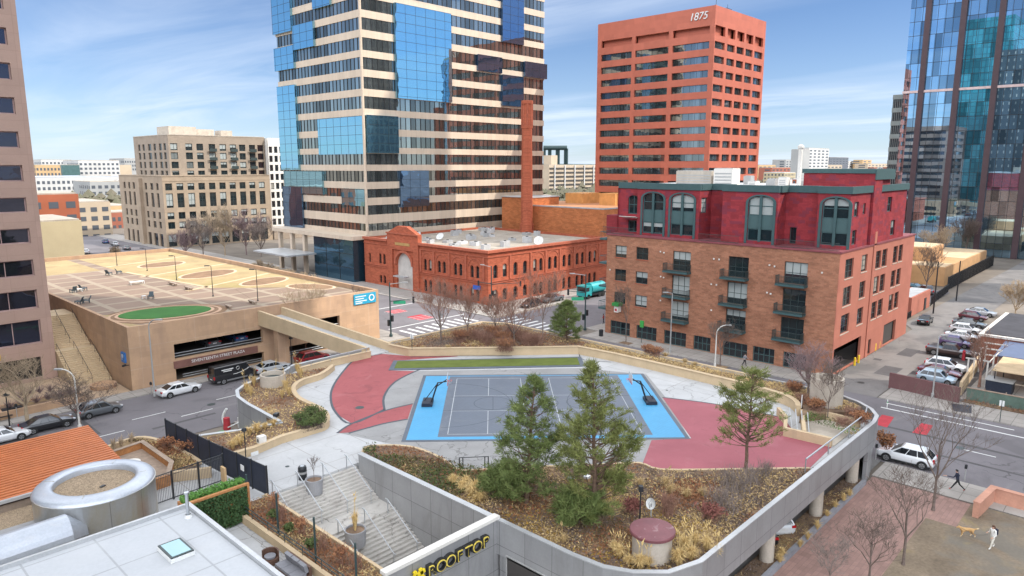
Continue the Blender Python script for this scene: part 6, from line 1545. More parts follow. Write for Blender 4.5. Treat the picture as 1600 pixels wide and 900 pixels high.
t = T('gravel_roof','narrow gravel strip roof below the orange roof','roof',(3,46,6)); k = MB(); k.box(-9,44.6,4.2,9.6,48.4,6.3); k.build('wall', m_concrete, t); k = MB(); k.box(-8.9,45.0,6.301,9.5,48.35,6.36); k.build('gravel', m_pebble, t); k = MB(); k.box(-9,44.4,6.0,9.4,44.95,6.75); k.box(-9,44.38,6.752,9.4,44.97,6.82); k.build('parapet', m_metalp, t)
# steel drum with its gravel top
m_steel = stain(panels('steel_sheet', (.50,.50,.49), 2.2, 3, (.25,.25,.25), .02, .3, .12, metal=.75, tone=.1), (.40,.34,.22), .5, .5, .65, .55, stretch=(1,1,.5))
m_steelt = stain(M('steel_top', (.46,.49,.54), .42, metal=.55, var=.08, scale=.5), (.5,.5,.5), 1.2, .55, .7, .5)
t = T('steel_drum','large round steel clad rooftop drum with a gravel filled top','roof drum',(11.9,44.7,4.2)); c = (11.45,44.7,0)
k = MB(); k.lathe([(3.15,4.2),(3.15,7.95),(3.19,7.96),(3.19,8.04),(3.15,8.05)],c,64,0,False); k.build('wall', m_steel, t)
k = MB(); k.lathe([(3.15,8.05),(3.10,8.17),(2.98,8.26),(2.7,8.33),(2.3,8.34),(2.16,8.30),(2.13,8.24),(2.13,7.8)],c,64,0,True); k.build('rim', m_steelt, t)
k = MB(); k.disc((c[0],c[1],7.95),2.14,48); k.build('gravel', m_pebble, t); k = MB(); k.obox((c[0]+.2,c[1]-.6,7.99),(.3,.16,.05),.4); k.build('drain', m_black, t)
k = MB()
for a in (-.4,.85,2.5,4.2): k.obox((c[0]+2.45*math.cos(a),c[1]+2.45*math.sin(a),8.33),(.5,.04,.05),a)
k.build('seam', m_steel, t)
t = T('roof_vent','small ridged vent cap beside the drum rim','vent',(15.4,47.6,4.2))
for i,(px,py) in enumerate(((205,722),(216,733))):
    p = at(px,py,6.6); tt = t if i == 0 else T('roof_vent','second ridged vent cap nearer the drum rim','vent',(p.x,p.y,4.2)); 
    if i == 0: tt.location = (p.x,p.y,4.2)
    k = MB(); k.lathe([(.42,0),(.42,2.1),(.46,2.12),(.46,2.3)],(p.x,p.y,4.2),18); k.build('stack', M('maroon_vent', (.16,.05,.07), .5), tt); k = MB(); k.lathe([(.58,2.3),(.58,2.42),(.03,2.5)],(p.x,p.y,4.2),20); k.build('cap', m_offwhite, tt)
t = T('steel_duct','long half round steel duct running from the drum to the lower left','duct',(5,41.5,4.2)); k = MB()
pts = [(1.05*math.cos(PI*i/12), 1.05*math.sin(PI*i/12)+.75) for i in range(13)]
ends = [(-6,40.9),(9.6,41.6)]
for i in range(12):
    (a, za), (b, zb) = pts[i], pts[i+1]
    k.face([(-6,41.3+a,6.1+za),(9.2,41.9+a,6.1+za),(9.2,41.9+b,6.1+zb),(-6,41.3+b,6.1+zb)], 0, True); k.face([(9.2,41.9+a,6.1+za),(10.1,42.0+a*.3,6.1+za*.5),(10.1,42.0+b*.3,6.1+zb*.5),(9.2,41.9+b,6.1+zb)], 0, True)
k.build('duct', m_steelt, t); k = MB(); k.raw([(-6,40.25,4.2),(9.2,40.85,4.2),(9.2,42.95,4.2),(-6,42.35,4.2),(-6,40.25,6.84),(9.2,40.85,6.84),(9.2,42.95,6.84),(-6,42.35,6.84)],[(4,5,6,7),(0,1,5,4),(1,2,6,5),(2,3,7,6),(3,0,4,7)]); k.build('base', m_steel, t)
# white roof
t = T('white_roof_building','flat white membrane roof in the lower left foreground','building',(6,30,4.2)); k = MB(); k.box(-12,-8,4.2,14.4,38.9,7.45); k.build('wall', m_offwhite, t); k = MB(); k.box(-11.9,-7.9,7.451,14.3,38.8,7.5); k.build('roof', m_roofwhite, t)
k = MB(); k.box(-12.1,38.8,7.4,14.55,38.97,7.72); k.box(14.32,-8,7.4,14.55,38.79,7.72); k.build('edge_trim', m_coping, t)
k = MB(); k.obox((12.0,34.4,7.62),(1.15,1.75,.22)); sk = T('skylight','blue glazed skylight with dark frame on the white roof','skylight',(12.0,34.4,7.5)); k.build('curb', m_white, sk)
k = MB(); k.box(11.45,33.55,7.731,12.55,35.25,7.79); k.build('frame', m_frame, sk); k = MB(); k.box(11.55,33.65,7.791,12.45,35.15,7.80); k.build('glazing', flat('skylight_glass', (.16,.33,.36), .08, 0, .7), sk)
t = T('vent_pipe','thin galvanised pipe at the corner of the white roof','pipe',(13.9,37.3,7.5)); k = MB(); k.tube((13.9,37.6,7.5),(13.9,37.6,8.9),.09,None,12); k.build('pipe', m_galv, t); k = MB(); k.lathe([(.2,0),(.15,.2)],(13.9,37.6,7.5),14); k.build('flashing', m_white, t); k = MB(); k.lathe([(.13,0),(.13,.09),(.02,.1)],(13.9,37.6,8.9),12); k.build('cap', m_galv, t)
# wooden seating pit and bed by the road
k = MB(); k.prism(smooth(pp(4.3,(150,708),(190,691),(216,685),(250,690),(285,706),(312,722)),3) + pp(4.3,(312,733),(268,742),(222,692),(165,709)), D+.01, 4.42); S(k.build('planting_bed', m_soil))
bedP = pp(4.4,(190,692),(216,687),(250,692),(300,716),(312,726),(268,738),(224,690))
cover(bedP, 4.42, 2600, [m_leafdull,m_strawd,m_leafred], 12, .09, .2)
wall_thing('kerb_wall','rounded pale kerb round the lower left bed','kerb', smooth(pp(4.45,(142,712),(175,696),(216,684),(250,689),(285,705),(312,722)),4), .3, 3.2, 4.55, m_cream)
wall_thing('retaining_wall','short cream wall right of the wooden seating pit','wall', pp(4.7,(269,742),(330,735)), .3, D, 4.95, m_cream)
wp = [pp(5.0,q)[0] for q in ((166,709),(222,690),(268,722),(262,742))]
t = T('bench_box','cedar boarded seating pit with weathered floor','bench',(wp[1][0],wp[1][1]-2,D)); k = MB(); k.wallpath(wp[:3], .25, D, 5.0); k.wallpath([wp[2], wp[3], (wp[3][0]-1.4, wp[3][1]-.1)], .25, D, 5.0); k.build('wall', m_wood, t); k = MB(); k.wallpath(wp, .34, 5.0, 5.05); k.build('cap', m_woodg, t)
k = MB(); k.prism([wp[0],wp[1],wp[2],wp[3],(wp[0][0]+.5,wp[3][1])], D+.01, D+.3); k.build('floor', m_woodg, t)
# black screen fence and the mesh fence
def fence(label, pts, z, h, name, solid, step, mesh=None, cat='fence'):
    t = T(name, label, cat, (pts[0][0],pts[0][1],z)); fr = MB(); pn = MB()
    for i in range(len(pts)-1):
        a, b = Vector(pts[i]), Vector(pts[i+1]); L = (b-a).length; n = max(1,int(L/step))
        for j in range(n+1):
            if i and j == 0: continue
            p = a.lerp(b,j/n); q = MB(); q.box(p.x-.05,p.y-.05,z,p.x+.05,p.y+.05,z+h+.08); q.build('post', m_black, t)
        d = (b-a)/L; ang = math.atan2(d.y,d.x); c = (a+b)/2
        fr.obox((c.x,c.y,z+h),(L,.05,.05),ang); fr.obox((c.x,c.y,z+.12),(L,.05,.05),ang); fr.obox((c.x,c.y,z+h-.22),(L,.03,.03),ang)
        if solid: pn.obox((c.x,c.y,z+h/2+.05),(L-.04,.03,h-.2),ang)
        else:
            m = int(L/.11)
            for j in range(m): p = a.lerp(b,(j+.5)/m); pn.obox((p.x,p.y,z+h/2),(.02,.02,h-.1),ang)
    fr.build('frame', m_black, t); pn.build('panel', mesh or m_black, t); return t
fence('tall black screened fence between the patio and the deck', [(20.15,57.6),(20.6,50.5),(21.3,43.2)], D, 2.15, 'screen_fence', True, 1.75, m_navy)
m_meshf = M('grey_mesh', (.10,.105,.11), .7)
f_ = fence('black mesh fence joining the drum and the screen fence', [(14.9,47.3),(20.3,47.7)], D, 2.0, 'mesh_fence', False, 1.8, m_meshf)
t = T('wood_box','upright plywood board against the black screen fence','board',(20.0,46.9,D)); k = MB(); k.box(19.8,46.4,D,19.95,47.0,D+1.5); k.build('board', m_by, t)
t = T('notice_board','small white notice on the black screen fence','notice',(20.8,45.6,5.4)); k = MB(); k.box(20.72,45.4,5.5,20.76,45.85,5.9); k.build('sheet', m_white, t)
t = T('door_mat','black mat on the patio before the screen fence','mat',(19.3,46.6,D)); k = MB(); k.box(18.8,46.2,D+.004,19.7,47.0,D+.03); k.build('mat', m_black, t)
# hedge panel with herb boxes
hp0, hp1 = Vector((15.1,41.2)), Vector((18.6,41.2))
t = T('hedge_panel','green leafy hedge panel in a timber frame under the herb box','hedge',(16.9,41.0,D)); k = MB(); r_ = random.Random(4)
for i in range(3800):
    c_ = Vector((r_.uniform(15.3,18.8),40.95+r_.uniform(-.14,.1),r_.uniform(D+.1,D+2.35))); u = Vector((r_.uniform(-1,1),r_.uniform(-1,.3),r_.uniform(-1,1))).normalized()*.085; v = u.orthogonal().normalized()*.055; k.face([c_-u,c_+v,c_+u,c_-v])
k.build('leaves', m_hedge, t); k = MB(); k.box(15.1,40.95,D,15.28,41.15,D+2.5); k.box(18.85,40.95,D,19.0,41.15,D+2.5); k.box(15.29,40.95,D+2.36,18.84,41.15,D+2.5); k.box(15.3,41.08,D+.05,18.8,41.13,D+2.3); k.build('frame', m_wood, t)
t = T('herb_box','long timber planter of bright green herbs above the hedge panel','planter',(16.9,41.7,D)); k = MB(); k.box(15.0,41.2,D,19.0,42.1,D+2.3); k.build('box', m_wood, t); k = MB()
for i in range(1500):
    c_ = Vector((r_.uniform(15.1,18.9),r_.uniform(41.3,42.0),D+2.3+.4*r_.random()**1.5)); u = Vector((r_.uniform(-1,1),r_.uniform(-1,1),r_.uniform(-.3,1))).normalized()*.11; v = u.orthogonal().normalized()*.045; k.face([c_-u,c_+v,c_+u,c_-v])
k.build('herbs', m_herb, t)
# planted strip left of the steps, with green poles and a pipe rail
k = MB(); k.prism(R(18.7,28.95,20.95,43.0), D+.01, 4.36); S(k.build('planting_bed', m_soil)); cover(R(18.8,29,20.9,42.8), 4.36, 4200, [m_leafred,m_strawd,m_leafdull], 15, .09, .3)
wall_thing('retaining_wall','pale low wall on the patio side of the planted strip','wall', [(18.5,42.9),(18.5,29.0)], .28, D, 4.72, m_cream); wall_thing('kerb_wall','pale kerb between the planted strip and the steps','kerb', [(21.08,43.1),(21.08,28.95)], .2, .3, 4.5, m_cream)
for i, y in enumerate((41.2,37.4,33.2,29.2)):
    tt = T('string_light_pole', ('topmost','second','third','lowest')[i]+' green string light pole in the planted strip by the steps','pole',(18.95,y,4.36),'string light poles'); k = MB(); k.tube((18.95,y,4.3),(18.95,y,7.2),.06,None,8); k.build('pole', m_pole, tt)
t = T('pipe_rail','dark double pipe rail along the planted strip wall','rail',(19.3,34,4.7)); k = MB()
for z in (5.0,5.25): k.tube((18.6,42.5,z),(18.6,29.1,z),.03)
for y in range(30,43,2): k.tube((18.6,y,4.6),(18.6,y,5.28),.025)
k.build('rail', m_frame, t)
for i,(px,py) in enumerate(((440,816),(470,838),(505,862),(535,884),(556,893),(428,798))): shrub('thin dry shrub in the planted strip left of the steps', (px,py), 4.36, 1.3, .9, m_barkred, 70+i, 'dry shrubs left of the steps', m_leafred if i%2 else None, 26)
for i,(px,py) in enumerate(((428,812),(452,834),(486,858))): shrub('green leafy plant in the planted strip left of the steps', (px,py), 4.36, .5, .6, m_bark, 80+i, 'green plants left of the steps', m_leafg, 40)
bare_tree('tiny bare sapling in the round planter at the stair top', (24.5,42.6,4.45), 1.9, .4, m_bark, 90, .03, .55, .6, None, 'sapling')
# patio sofa and chair
m_cush = M('grey_cushion', (.24,.24,.26), .9, var=.08, scale=3); m_ratt = M('brown_frame', (.12,.065,.045), .6)
p = at(478,893,4.2)
t = T('patio_sofa','grey cushioned patio sofa with brown frame by the planted strip','sofa',(17.9,33.6,D)); k = MB(); k.box(17.1,32.2,D+.1,18.1,34.4,D+.34); k.box(17.95,32.2,D+.34,18.1,34.4,D+.8); k.build('frame', m_ratt, t)
for j in range(3): 
    y = 32.25+.72*j; k = MB(); k.box(17.1,y,D+.345,17.8,y+.68,D+.5); k.build('seat_cushion', m_cush, t); k = MB(); k.obox((17.82,y+.34,D+.72),(.2,.64,.48),0,0,0,-.25); k.build('back_cushion', m_cush, t)
t = T('patio_chair','round backed brown patio armchair left of the sofa','chair',(17.7,35.4,D)); k = MB(); k.lathe([(.42,.1),(.44,.4),(.3,.41),(.02,.41)],(17.3,35.3,D),16); k.build('seat', m_ratt, t); k = MB(); k.lathe([(.30,.42),(.32,.54),(.02,.56)],(17.3,35.3,D),16); k.build('cushion', m_cush, t); k = MB(); k.wallpath([(17.3+.45*math.cos(a*.35-.6),35.3+.45*math.sin(a*.35-.6)) for a in range(9)],.08,D+.1,D+.8); k.build('backrest', m_ratt, t)
# bed by the tower: planters, tables, basin
t = T('plaza_planter','long salmon planter of dark twigs before the pink tower','planter',(19,89.5,.13)); k = MB(); k.wallpath([(14.5,87.6),(22.3,88.0),(22.3,90.6),(14.5,90.4)],.3,.1,.95,closed=True); k.build('wall', m_garage, t); k = MB(); k.prism([(14.6,87.7),(22.2,88.1),(22.2,90.5),(14.6,90.3)],.1,.8); k.build('soil', m_soil, t)
for i,(x,y) in enumerate(((15.5,89),(16.8,89.3),(18,89.1),(19.2,89.4),(20.4,89.3),(21.4,89.5),(17.2,92.5),(19.2,92.8),(18.3,93.2),(20.2,92.6))):
    q = None; r_ = random.Random(i); tt = T('shrub','dark leafless shrub massed before the pink tower','shrub',(x,y,.8),'dark shrubs before the pink tower'); k = MB()
    for j in range(70):
        a = r_.uniform(0,6.28); k.tube((x,y,.75),(x+.8*math.cos(a)*r_.random(),y+.8*math.sin(a)*r_.random(),.8+.9*r_.uniform(.4,1)),.02,.01,3,0,False)
    k.build('twigs', m_barkpurp, tt)
k = MB(); k.prism(R(-20,88.16,27.3,100.8), -.05, .12); S(k.build('pavement', M('plaza_paving', (.46,.33,.22), .85, var=.12, scale=.5)))
p = at(162,605,.13); t = T('stone_basin','low round stone basin on the paving before the garage wall','basin',(p.x,p.y,.13)); k = MB(); k.lathe([(1.35,0),(1.45,.45),(1.2,.45),(1.1,.15),(.02,.12)],(p.x,p.y,.13),32); k.build('bowl', m_garage, t)
def ptable(label, q):
    p = at(*q,.13); t = T('picnic_table', label, 'picnic table', (p.x,p.y,.13), 'picnic tables before the tower'); k = MB(); k.box(p.x-.9,p.y-.4,.85,p.x+.9,p.y+.4,.92); k.build('tabletop', m_black, t)
    for s_ in (-1,1):
        k = MB(); k.box(p.x-.9,p.y+s_*.75-.14,.55,p.x+.9,p.y+s_*.75+.14,.6); k.build('bench', m_black, t); k = MB(); k.box(p.x+s_*.6-.05,p.y-.7,.13,p.x+s_*.6+.05,p.y+.7,.5); k.box(p.x+s_*.6-.05,p.y-.1,.5,p.x+s_*.6+.05,p.y+.1,.85); k.build('leg', m_black, t)
ptable('dark metal picnic table beside the salmon planter', (20,648)); ptable('second dark picnic table at the left edge of the photo', (2,655))
# ------------------------------------------------------------------ vehicles
_paint = {}
def paint(name, c):
    if name not in _paint: _paint[name] = flat('paint_'+name, c, .32, .15, .5, .8)
    return _paint[name]
SHAPES = {
 # body stations (x, underside, belt, half width); greenhouse (x at belt front, roof front, roof rear, belt rear, roof height)
 'sedan': dict(L=4.75, st=[(-2.37,.42,.80,.72),(-2.30,.30,.92,.84),(-1.75,.20,.98,.90),(-.6,.19,.96,.91),(.9,.19,.93,.91),(1.55,.20,.86,.90),(2.10,.24,.76,.84),(2.37,.36,.62,.66)], gh=(1.15,.35,-.95,-1.85,1.44), w=.36, wh=.33),
 'suv': dict(L=4.65, st=[(-2.32,.45,.86,.78),(-2.27,.32,1.00,.88),(-1.6,.25,1.05,.93),(-.4,.24,1.04,.94),(.9,.24,1.02,.94),(1.5,.25,.98,.93),(2.1,.30,.86,.86),(2.32,.42,.70,.72)], gh=(1.25,.30,-1.55,-2.2,1.66), w=.36, wh=.36),
 'hatch': dict(L=4.2, st=[(-2.1,.42,.80,.72),(-2.05,.30,.95,.84),(-1.5,.20,.98,.89),(-.4,.19,.96,.90),(.8,.19,.94,.90),(1.35,.20,.88,.88),(1.85,.26,.76,.82),(2.1,.38,.62,.66)], gh=(1.15,.4,-1.45,-2.0,1.52), w=.35, wh=.32),
 'van': dict(L=5.7, st=[(-2.85,.45,1.10,.90),(-2.80,.34,1.22,.98),(-1.6,.30,1.24,1.0),(0,.30,1.24,1.0),(1.2,.30,1.22,1.0),(2.0,.30,1.12,.98),(2.6,.34,.95,.92),(2.85,.45,.75,.8)], gh=(2.05,1.35,-2.78,-2.82,2.2), w=.30, wh=.36),
 'pickup': dict(L=5.5, st=[(-2.75,.50,.95,.86),(-2.7,.40,1.08,.93),(-1.5,.34,1.1,.96),(0,.34,1.1,.96),(1.2,.34,1.1,.96),(1.9,.35,1.06,.95),(2.5,.42,.98,.90),(2.75,.5,.82,.8)], gh=(1.35,.75,-.55,-.75,1.82), w=.36, wh=.40),
}
_cars = {}
def car(label, loc, head, shape, colour, cat='car', group=None, name='parked_car', z=0.0):
    key = (shape, colour[0])
    loc = Vector((loc[0], loc[1], z))
    if key in _cars: return dup(_cars[key], loc, head, label, group)
    s = SHAPES[shape]; t = T(name, label, cat, (0,0,0), group); pm = paint(*colour); B = MB(); st = s['st']; rows = []
    for (x, zb, zt, w) in st:
        h = zt-zb; rows.append([(x,0,zb),(x,w*.82,zb),(x,w*.97,zb+h*.22),(x,w,zb+h*.50),(x,w*.985,zb+h*.78),(x,w*.93,zt-.02),(x,w*.80,zt+.01),(x,0,zt+.035)])
    for i in range(len(rows)-1):
        a, b = rows[i], rows[i+1]
        for j in range(7):
            B.face([a[j],b[j],b[j+1],a[j+1]],0,True); B.face([(a[j+1][0],-a[j+1][1],a[j+1][2]),(b[j+1][0],-b[j+1][1],b[j+1][2]),(b[j][0],-b[j][1],b[j][2]),(a[j][0],-a[j][1],a[j][2])],0,True)
    for r in (rows[0], rows[-1]): B.face(r + [(p[0],-p[1],p[2]) for p in r[::-1][1:-1]])
    fx, rf, rr_, bx, zr = s['gh']; wb = max(q[3] for q in st)*.90; wr = wb*(.80 if shape != 'van' else .90)
    def belt(x):
        for i in range(len(st)-1):
            if st[i][0] <= x <= st[i+1][0]: f = (x-st[i][0])/(st[i+1][0]-st[i][0]); return st[i][2]+(st[i+1][2]-st[i][2])*f
        return st[-1][2]
    zf, zb_ = belt(fx)-.03, belt(max(bx,st[0][0]+.05))-.03
    g = [(fx,wb,zf),(rf,wr,zr-.05),(rr_,wr,zr-.05),(bx,wb,zb_)]
    gl = [(p[0],-p[1],p[2]) for p in g]; mid = [(rf-.12,wr*.78,zr+.01),(rr_+.10,wr*.78,zr+.01)]; midr = [(p[0],-p[1],p[2]) for p in mid]
    for (a, m_, f) in ((g, mid, 1), (gl, midr, -1)):
        q = [a[0],a[1],a[2],a[3]]; B.face(q if f > 0 else q[::-1]); r = [a[1],m_[0],m_[1],a[2]]; B.face(r if f > 0 else r[::-1], 0, True)
    B.face([mid[0],midr[0],midr[1],mid[1]]); B.face([g[0],gl[0],gl[1],g[1]]); B.face([g[1],gl[1],midr[0],mid[0]]); B.face([g[3],g[2],gl[2],gl[3]]); B.face([g[2],mid[1],midr[1],gl[2]])
    if shape == 'pickup':
        B.box(-2.6,-.72,1.09,-.85,.72,1.10); 
    B.build('body', pm, t)
    def lerp(a, b, f): return tuple(a[i]+(b[i]-a[i])*f for i in range(3))
    def quad(name, a, b, c, d, e=.10, off=(0,0,.012)):
        m = [lerp(lerp(a,b,u),lerp(d,c,u),v) for u, v in ((e*.6,e),(1-e*.6,e),(1-e*.6,1-e),(e*.6,1-e))]; k = MB(); k.face([tuple(p[i]+off[i] for i in range(3)) for p in m]); return k.build(name, m_carglass, t)
    quad('windscreen', g[0], gl[0], gl[1], g[1], .09, (.018,0,.012)); quad('rear_window', g[3], gl[3], gl[2], g[2], .12, (-.018,0,.012))
    for sgn, a in ((1,g),(-1,gl)):
        k = MB(); cuts = [0,.36,.68,1] if shape != 'van' else [0,.2]
        for i in range(len(cuts)-1):
            m = []
            for u, v in ((cuts[i],.1),(cuts[i+1],.1),(cuts[i+1],.88),(cuts[i],.88)):
                u = .05+u*.9 + (.012 if u == cuts[i] else -.012); p = lerp(lerp(a[0],a[3],u),lerp(a[1],a[2],u),v); m.append((p[0],p[1]+.012*sgn,p[2]+.004))
            k.face(m)
        if shape == 'van' :
            k.face([(-2.4,0,0)]*3) if False else None
        k.build('side_window', m_carglass, t)
    wx = s['L']*.31
    for x in (-wx, wx):
        for sg in (-1, 1):
            w = max(q[3] for q in st); y = sg*(w-.09); r = s['wh']
            k = MB(); k.tube((x,sg*(w-.2),r+.02),(x,sg*(w+.012),r+.02),r*1.18,None,20); k.build('wheel_arch', m_tyre, t)
            k = MB(); k.tube((x,y-sg*.1,r),(x,y+sg*.115,r),r,None,20); o = k.build('wheel', m_tyre, t)
            k = MB(); k.tube((x,y+sg*.10,r),(x,y+sg*.122,r),r*.66,None,14); k.build('rim', m_rim, o)
            k = MB()
            for q in range(5): a_ = q*2*PI/5; k.obox((x+.13*math.cos(a_),y+sg*.125,r+.13*math.sin(a_)),(.05,.01,.14),0,0,0,-a_+PI/2)
            k.build('spoke', m_tyre, o)
    e = st[-2]; f = st[1]
    for sg in (-1, 1):
        k = MB(); k.obox((e[0]+.10,sg*e[3]*.74,e[2]-.07),(.22,.36,.13),sg*-.42); k.build('headlight', m_lamp, t)
        k = MB(); k.obox((f[0]-.015,sg*f[3]*.80,f[2]-.10 if shape != 'van' else .95),(.16,.30,.16 if shape in ('sedan','hatch') else .34),0); k.build('tail_light', m_tail, t)
        k = MB(); k.obox((fx-.18,sg*(wb+.16),belt(fx)+.06),(.12,.2,.13)); k.build('mirror', pm, t)
    k = MB(); k.box(st[-1][0]-.06,-.55,.36,st[-1][0]+.012,.55,.52); k.build('grille', m_tyre, t); k = MB(); k.box(st[0][0]-.012,-.24,.62,st[0][0]+.05,.24,.74); k.build('number_plate', m_white, t)
    if shape in ('suv','pickup') :
        k = MB(); k.box(st[0][0]+.1,-.93,.22,st[-1][0]-.1,.93,.34); k.build('sill', m_tyre, t)
    t.location = loc; t.rotation_euler = (0,0,head)
    _cars[key] = t
    return t
WH = ('white',(.72,.73,.74)); BK = ('black',(.012,.013,.016)); SV = ('silver',(.45,.47,.49)); RD = ('red',(.30,.012,.02)); GY = ('grey',(.11,.12,.13)); MA = ('maroon',(.11,.014,.025)); BL = ('blue',(.03,.09,.22)); BR = ('brown',(.07,.045,.04)); PU = ('purple',(.10,.06,.16)); LB = ('pale_blue',(.38,.47,.55))
kg = 'cars parked along the garage kerb'
car('white sedan parked at the kerb before the garage corner', (31.0,83.35), .06, 'sedan', WH, 'car', kg)
v = car('black delivery van with white lettering marks parked before the garage', (37.9,84.05), .05, 'van', BK, 'van', kg, 'parked_van')
k = MB()
for (x, z, w, h) in ((-1.2,1.75,1.5,.10),(-1.2,1.55,1.1,.09),(.35,1.72,.02,.02)): k.box(x-w/2,-1.0,z,x+w/2,-.952,z+h)
for i in range(14):
    f = i/13; k.obox((-.4+2.0*f,-1.008,1.05+.45*f*f),(.2,.012,.05),0,0,-.35*f)
k.v = [(a,b if b > -1.0 else b,c) for a,b,c in k.v]; o = k.build('lettering', m_white, None, (0,0,0)); o.parent = v
k = MB(); 
for i in range(18): a_ = 2*PI*i/18; k.obox((.15+.2*math.cos(a_),-.968,1.72+.2*math.sin(a_)),(.08,.014,.05),0,0,-a_+PI/2)
o = k.build('emblem', m_white, None, (0,0,0)); o.parent = v
k = MB(); k.box(-2.6,-1.006,.32,2.2,-.99,.52); o = k.build('side_strip', m_rim, None, (0,0,0)); o.parent = v
p = at(431,583); car('silver sedan parked behind the dry grass before the garage', (p.x,84.0), .03, 'sedan', SV, 'car', kg)
p = at(498,571); car('red wagon parked under the footbridge', (p.x+.3,84.0), .02, 'suv', RD, 'car', kg)
lg2 = 'cars parked before the pink tower'
p = at(4,692); car('white car half cut off by the left photo edge', (p.x,p.y+.4), .0, 'sedan', WH, 'car', lg2); p = at(78,672); car('black sedan parked beside the salmon planter', (p.x,p.y+.6), .0, 'sedan', BK, 'car', lg2); p = at(103,662); car('dark grey hatchback parked behind the low bare tree', (p.x+3.4,p.y+.6), .0, 'hatch', GY, 'car', lg2)
car('white wagon parked by the brick path at the right-hand street', (68.35,15.7), PI/2+.03, 'suv', WH)
lot = 'cars in the lot by the alley'
for (lb, q, sh, c) in (('pale blue hatchback nearest the maroon wall in the lot',(1463,597),'hatch',LB),('maroon sedan second from the maroon wall in the lot',(1468,588),'sedan',MA),('white sport wagon third from the maroon wall in the lot',(1477,579),'suv',WH),('dark brown pickup alone in the middle of the lot',(1482,556),'pickup',BR),
   ('purple hatchback behind the brown pickup in the lot',(1492,541),'hatch',PU),('white sedan further back in the lot',(1504,531),'sedan',WH),('white hatchback near the far end of the lot',(1508,520),'hatch',WH),('dark grey sedan near the far end of the lot',(1514,511),'sedan',GY),('maroon hatchback last in the lot row',(1520,500),'hatch',MA),('silver sedan at the far corner of the lot',(1532,493),'sedan',SV)):
    p = at(*q); car(lb, (p.x,p.y), -PI/2+.05, sh, c, 'car', lot, z=.012)
p = at(1442,505); car('black sedan driving away up the alley', (p.x,p.y-.3), .08, 'sedan', BK, 'car', None, 'parked_car', .02)
yd = 'cars in the yard behind the apartments'
for (lb, q, sh, c, h) in (('dark sedan in the yard behind the apartments',(1424,452),'sedan',BK,1.2),('grey pickup beside the red brick shed',(1448,459),'pickup',GY,.9),('white car partly hidden by the apartment corner',(1416,482),'hatch',WH,.9)):
    p = at(*q); car(lb, (p.x,p.y), h, sh, c, 'car', yd)
p = at(1252,836,.06); car('white hatchback parked under the deck edge', (p.x,19.8), .9, 'hatch', WH, 'car', 'cars under the deck', z=.06); p = at(1228,850,.06); car('black hatchback with red tail lights parked under the deck', (p.x-.5,20.0), .9, 'hatch', BK, 'car', 'cars under the deck', z=.06)
p = at(829,480); car('black wagon on the street before the brick hall', (p.x,p.y), PI+.1, 'suv', BK, 'car', 'cars on the cross street'); p = at(862,472); car('grey pickup on the street before the brick hall', (p.x,p.y), PI, 'pickup', GY, 'car', 'cars on the cross street')
for (lb, q, sh, c) in (('white car on the street beyond the cream annex',(134,396),'sedan',WH),('blue car parked beside the tan house',(165,380),'hatch',BL),('silver car parked beside the tan house',(180,384),'sedan',SV),('dark car near the beige house corner',(198,390),'sedan',GY)):
    p = at(*q); car(lb, (p.x,p.y), 1.4, sh, c, 'car', 'cars on the far left street')
gi = 'cars inside the garage'
for (lb, x, y, c) in (('grey car on the upper parking level behind the railing',38.5,92.5,GY),('silver car on the upper parking level near the bridge',53,92.5,SV),('dark blue car on the upper parking level behind the railing',42.2,92.5,BL)): car(lb, (x,y), PI/2, 'sedan', c, 'car', gi, z=2.86)
# teal tank truck far down the street
p = at(924,464); t = T('tank_truck','bright teal tank truck behind the brick apartment corner','truck',(0,0,0)); tm = flat('paint_teal',(.02,.36,.38),.35,.1,.5,.6)
k = MB(); k.box(-3.6,-1.1,.6,1.2,1.1,.9); k.build('chassis', m_black, t); k = MB(); k.tube((-3.4,0,1.9),(1.0,0,1.9),1.15,None,20); k.build('tank', tm, t); k = MB(); k.box(1.4,-1.15,.6,3.4,1.15,2.7); k.build('cab', tm, t); k = MB(); k.box(3.38,-1.0,1.6,3.42,1.0,2.5); k.box(2.2,-1.17,1.6,3.2,1.17,2.4); k.build('windscreen', m_carglass, t)
for x in (-2.6,-1.4,2.4):
    for sg in (-1,1): k = MB(); k.tube((x,sg*.85,.5),(x,sg*1.15,.5),.5,None,16); k.build('wheel', m_tyre, t)
t.location = (p.x,p.y,0); t.rotation_euler = (0,0,PI)

# ------------------------------------------------------------------ street furniture
for lb, q in (('round manhole cover in the road before the black van',(330,632)),('round manhole cover in the road near the fence end',(270,668)),('round manhole cover in the alley mouth',(1345,598)),('round manhole cover in the street behind the white wagon',(1500,700)),('round manhole cover in the junction by the crossing',(690,492))):
    p = at(*q); t = T('manhole_cover', lb, 'manhole', (p.x,p.y,0)); k = MB(); k.lathe([(.45,.024),(.42,.03),(.02,.03)],(p.x,p.y,0),20); k.build('cover', m_frame, t)
for lb, q, r in (('small dark drain cover in the red path',(562,637),.42),('small dark drain cover on the deck before the steps',(449,729),.16),('small dark drain cover on the pale deck right of the court',(1042,610),.14)):
    p = at(*q,4.2); t = T('floor_drain', lb, 'drain', (p.x,p.y,4.2)); k = MB(); k.lathe([(r,.022),(r*.9,.03),(.02,.03)],(p.x,p.y,4.2),18); k.build('cover', m_frame, t)
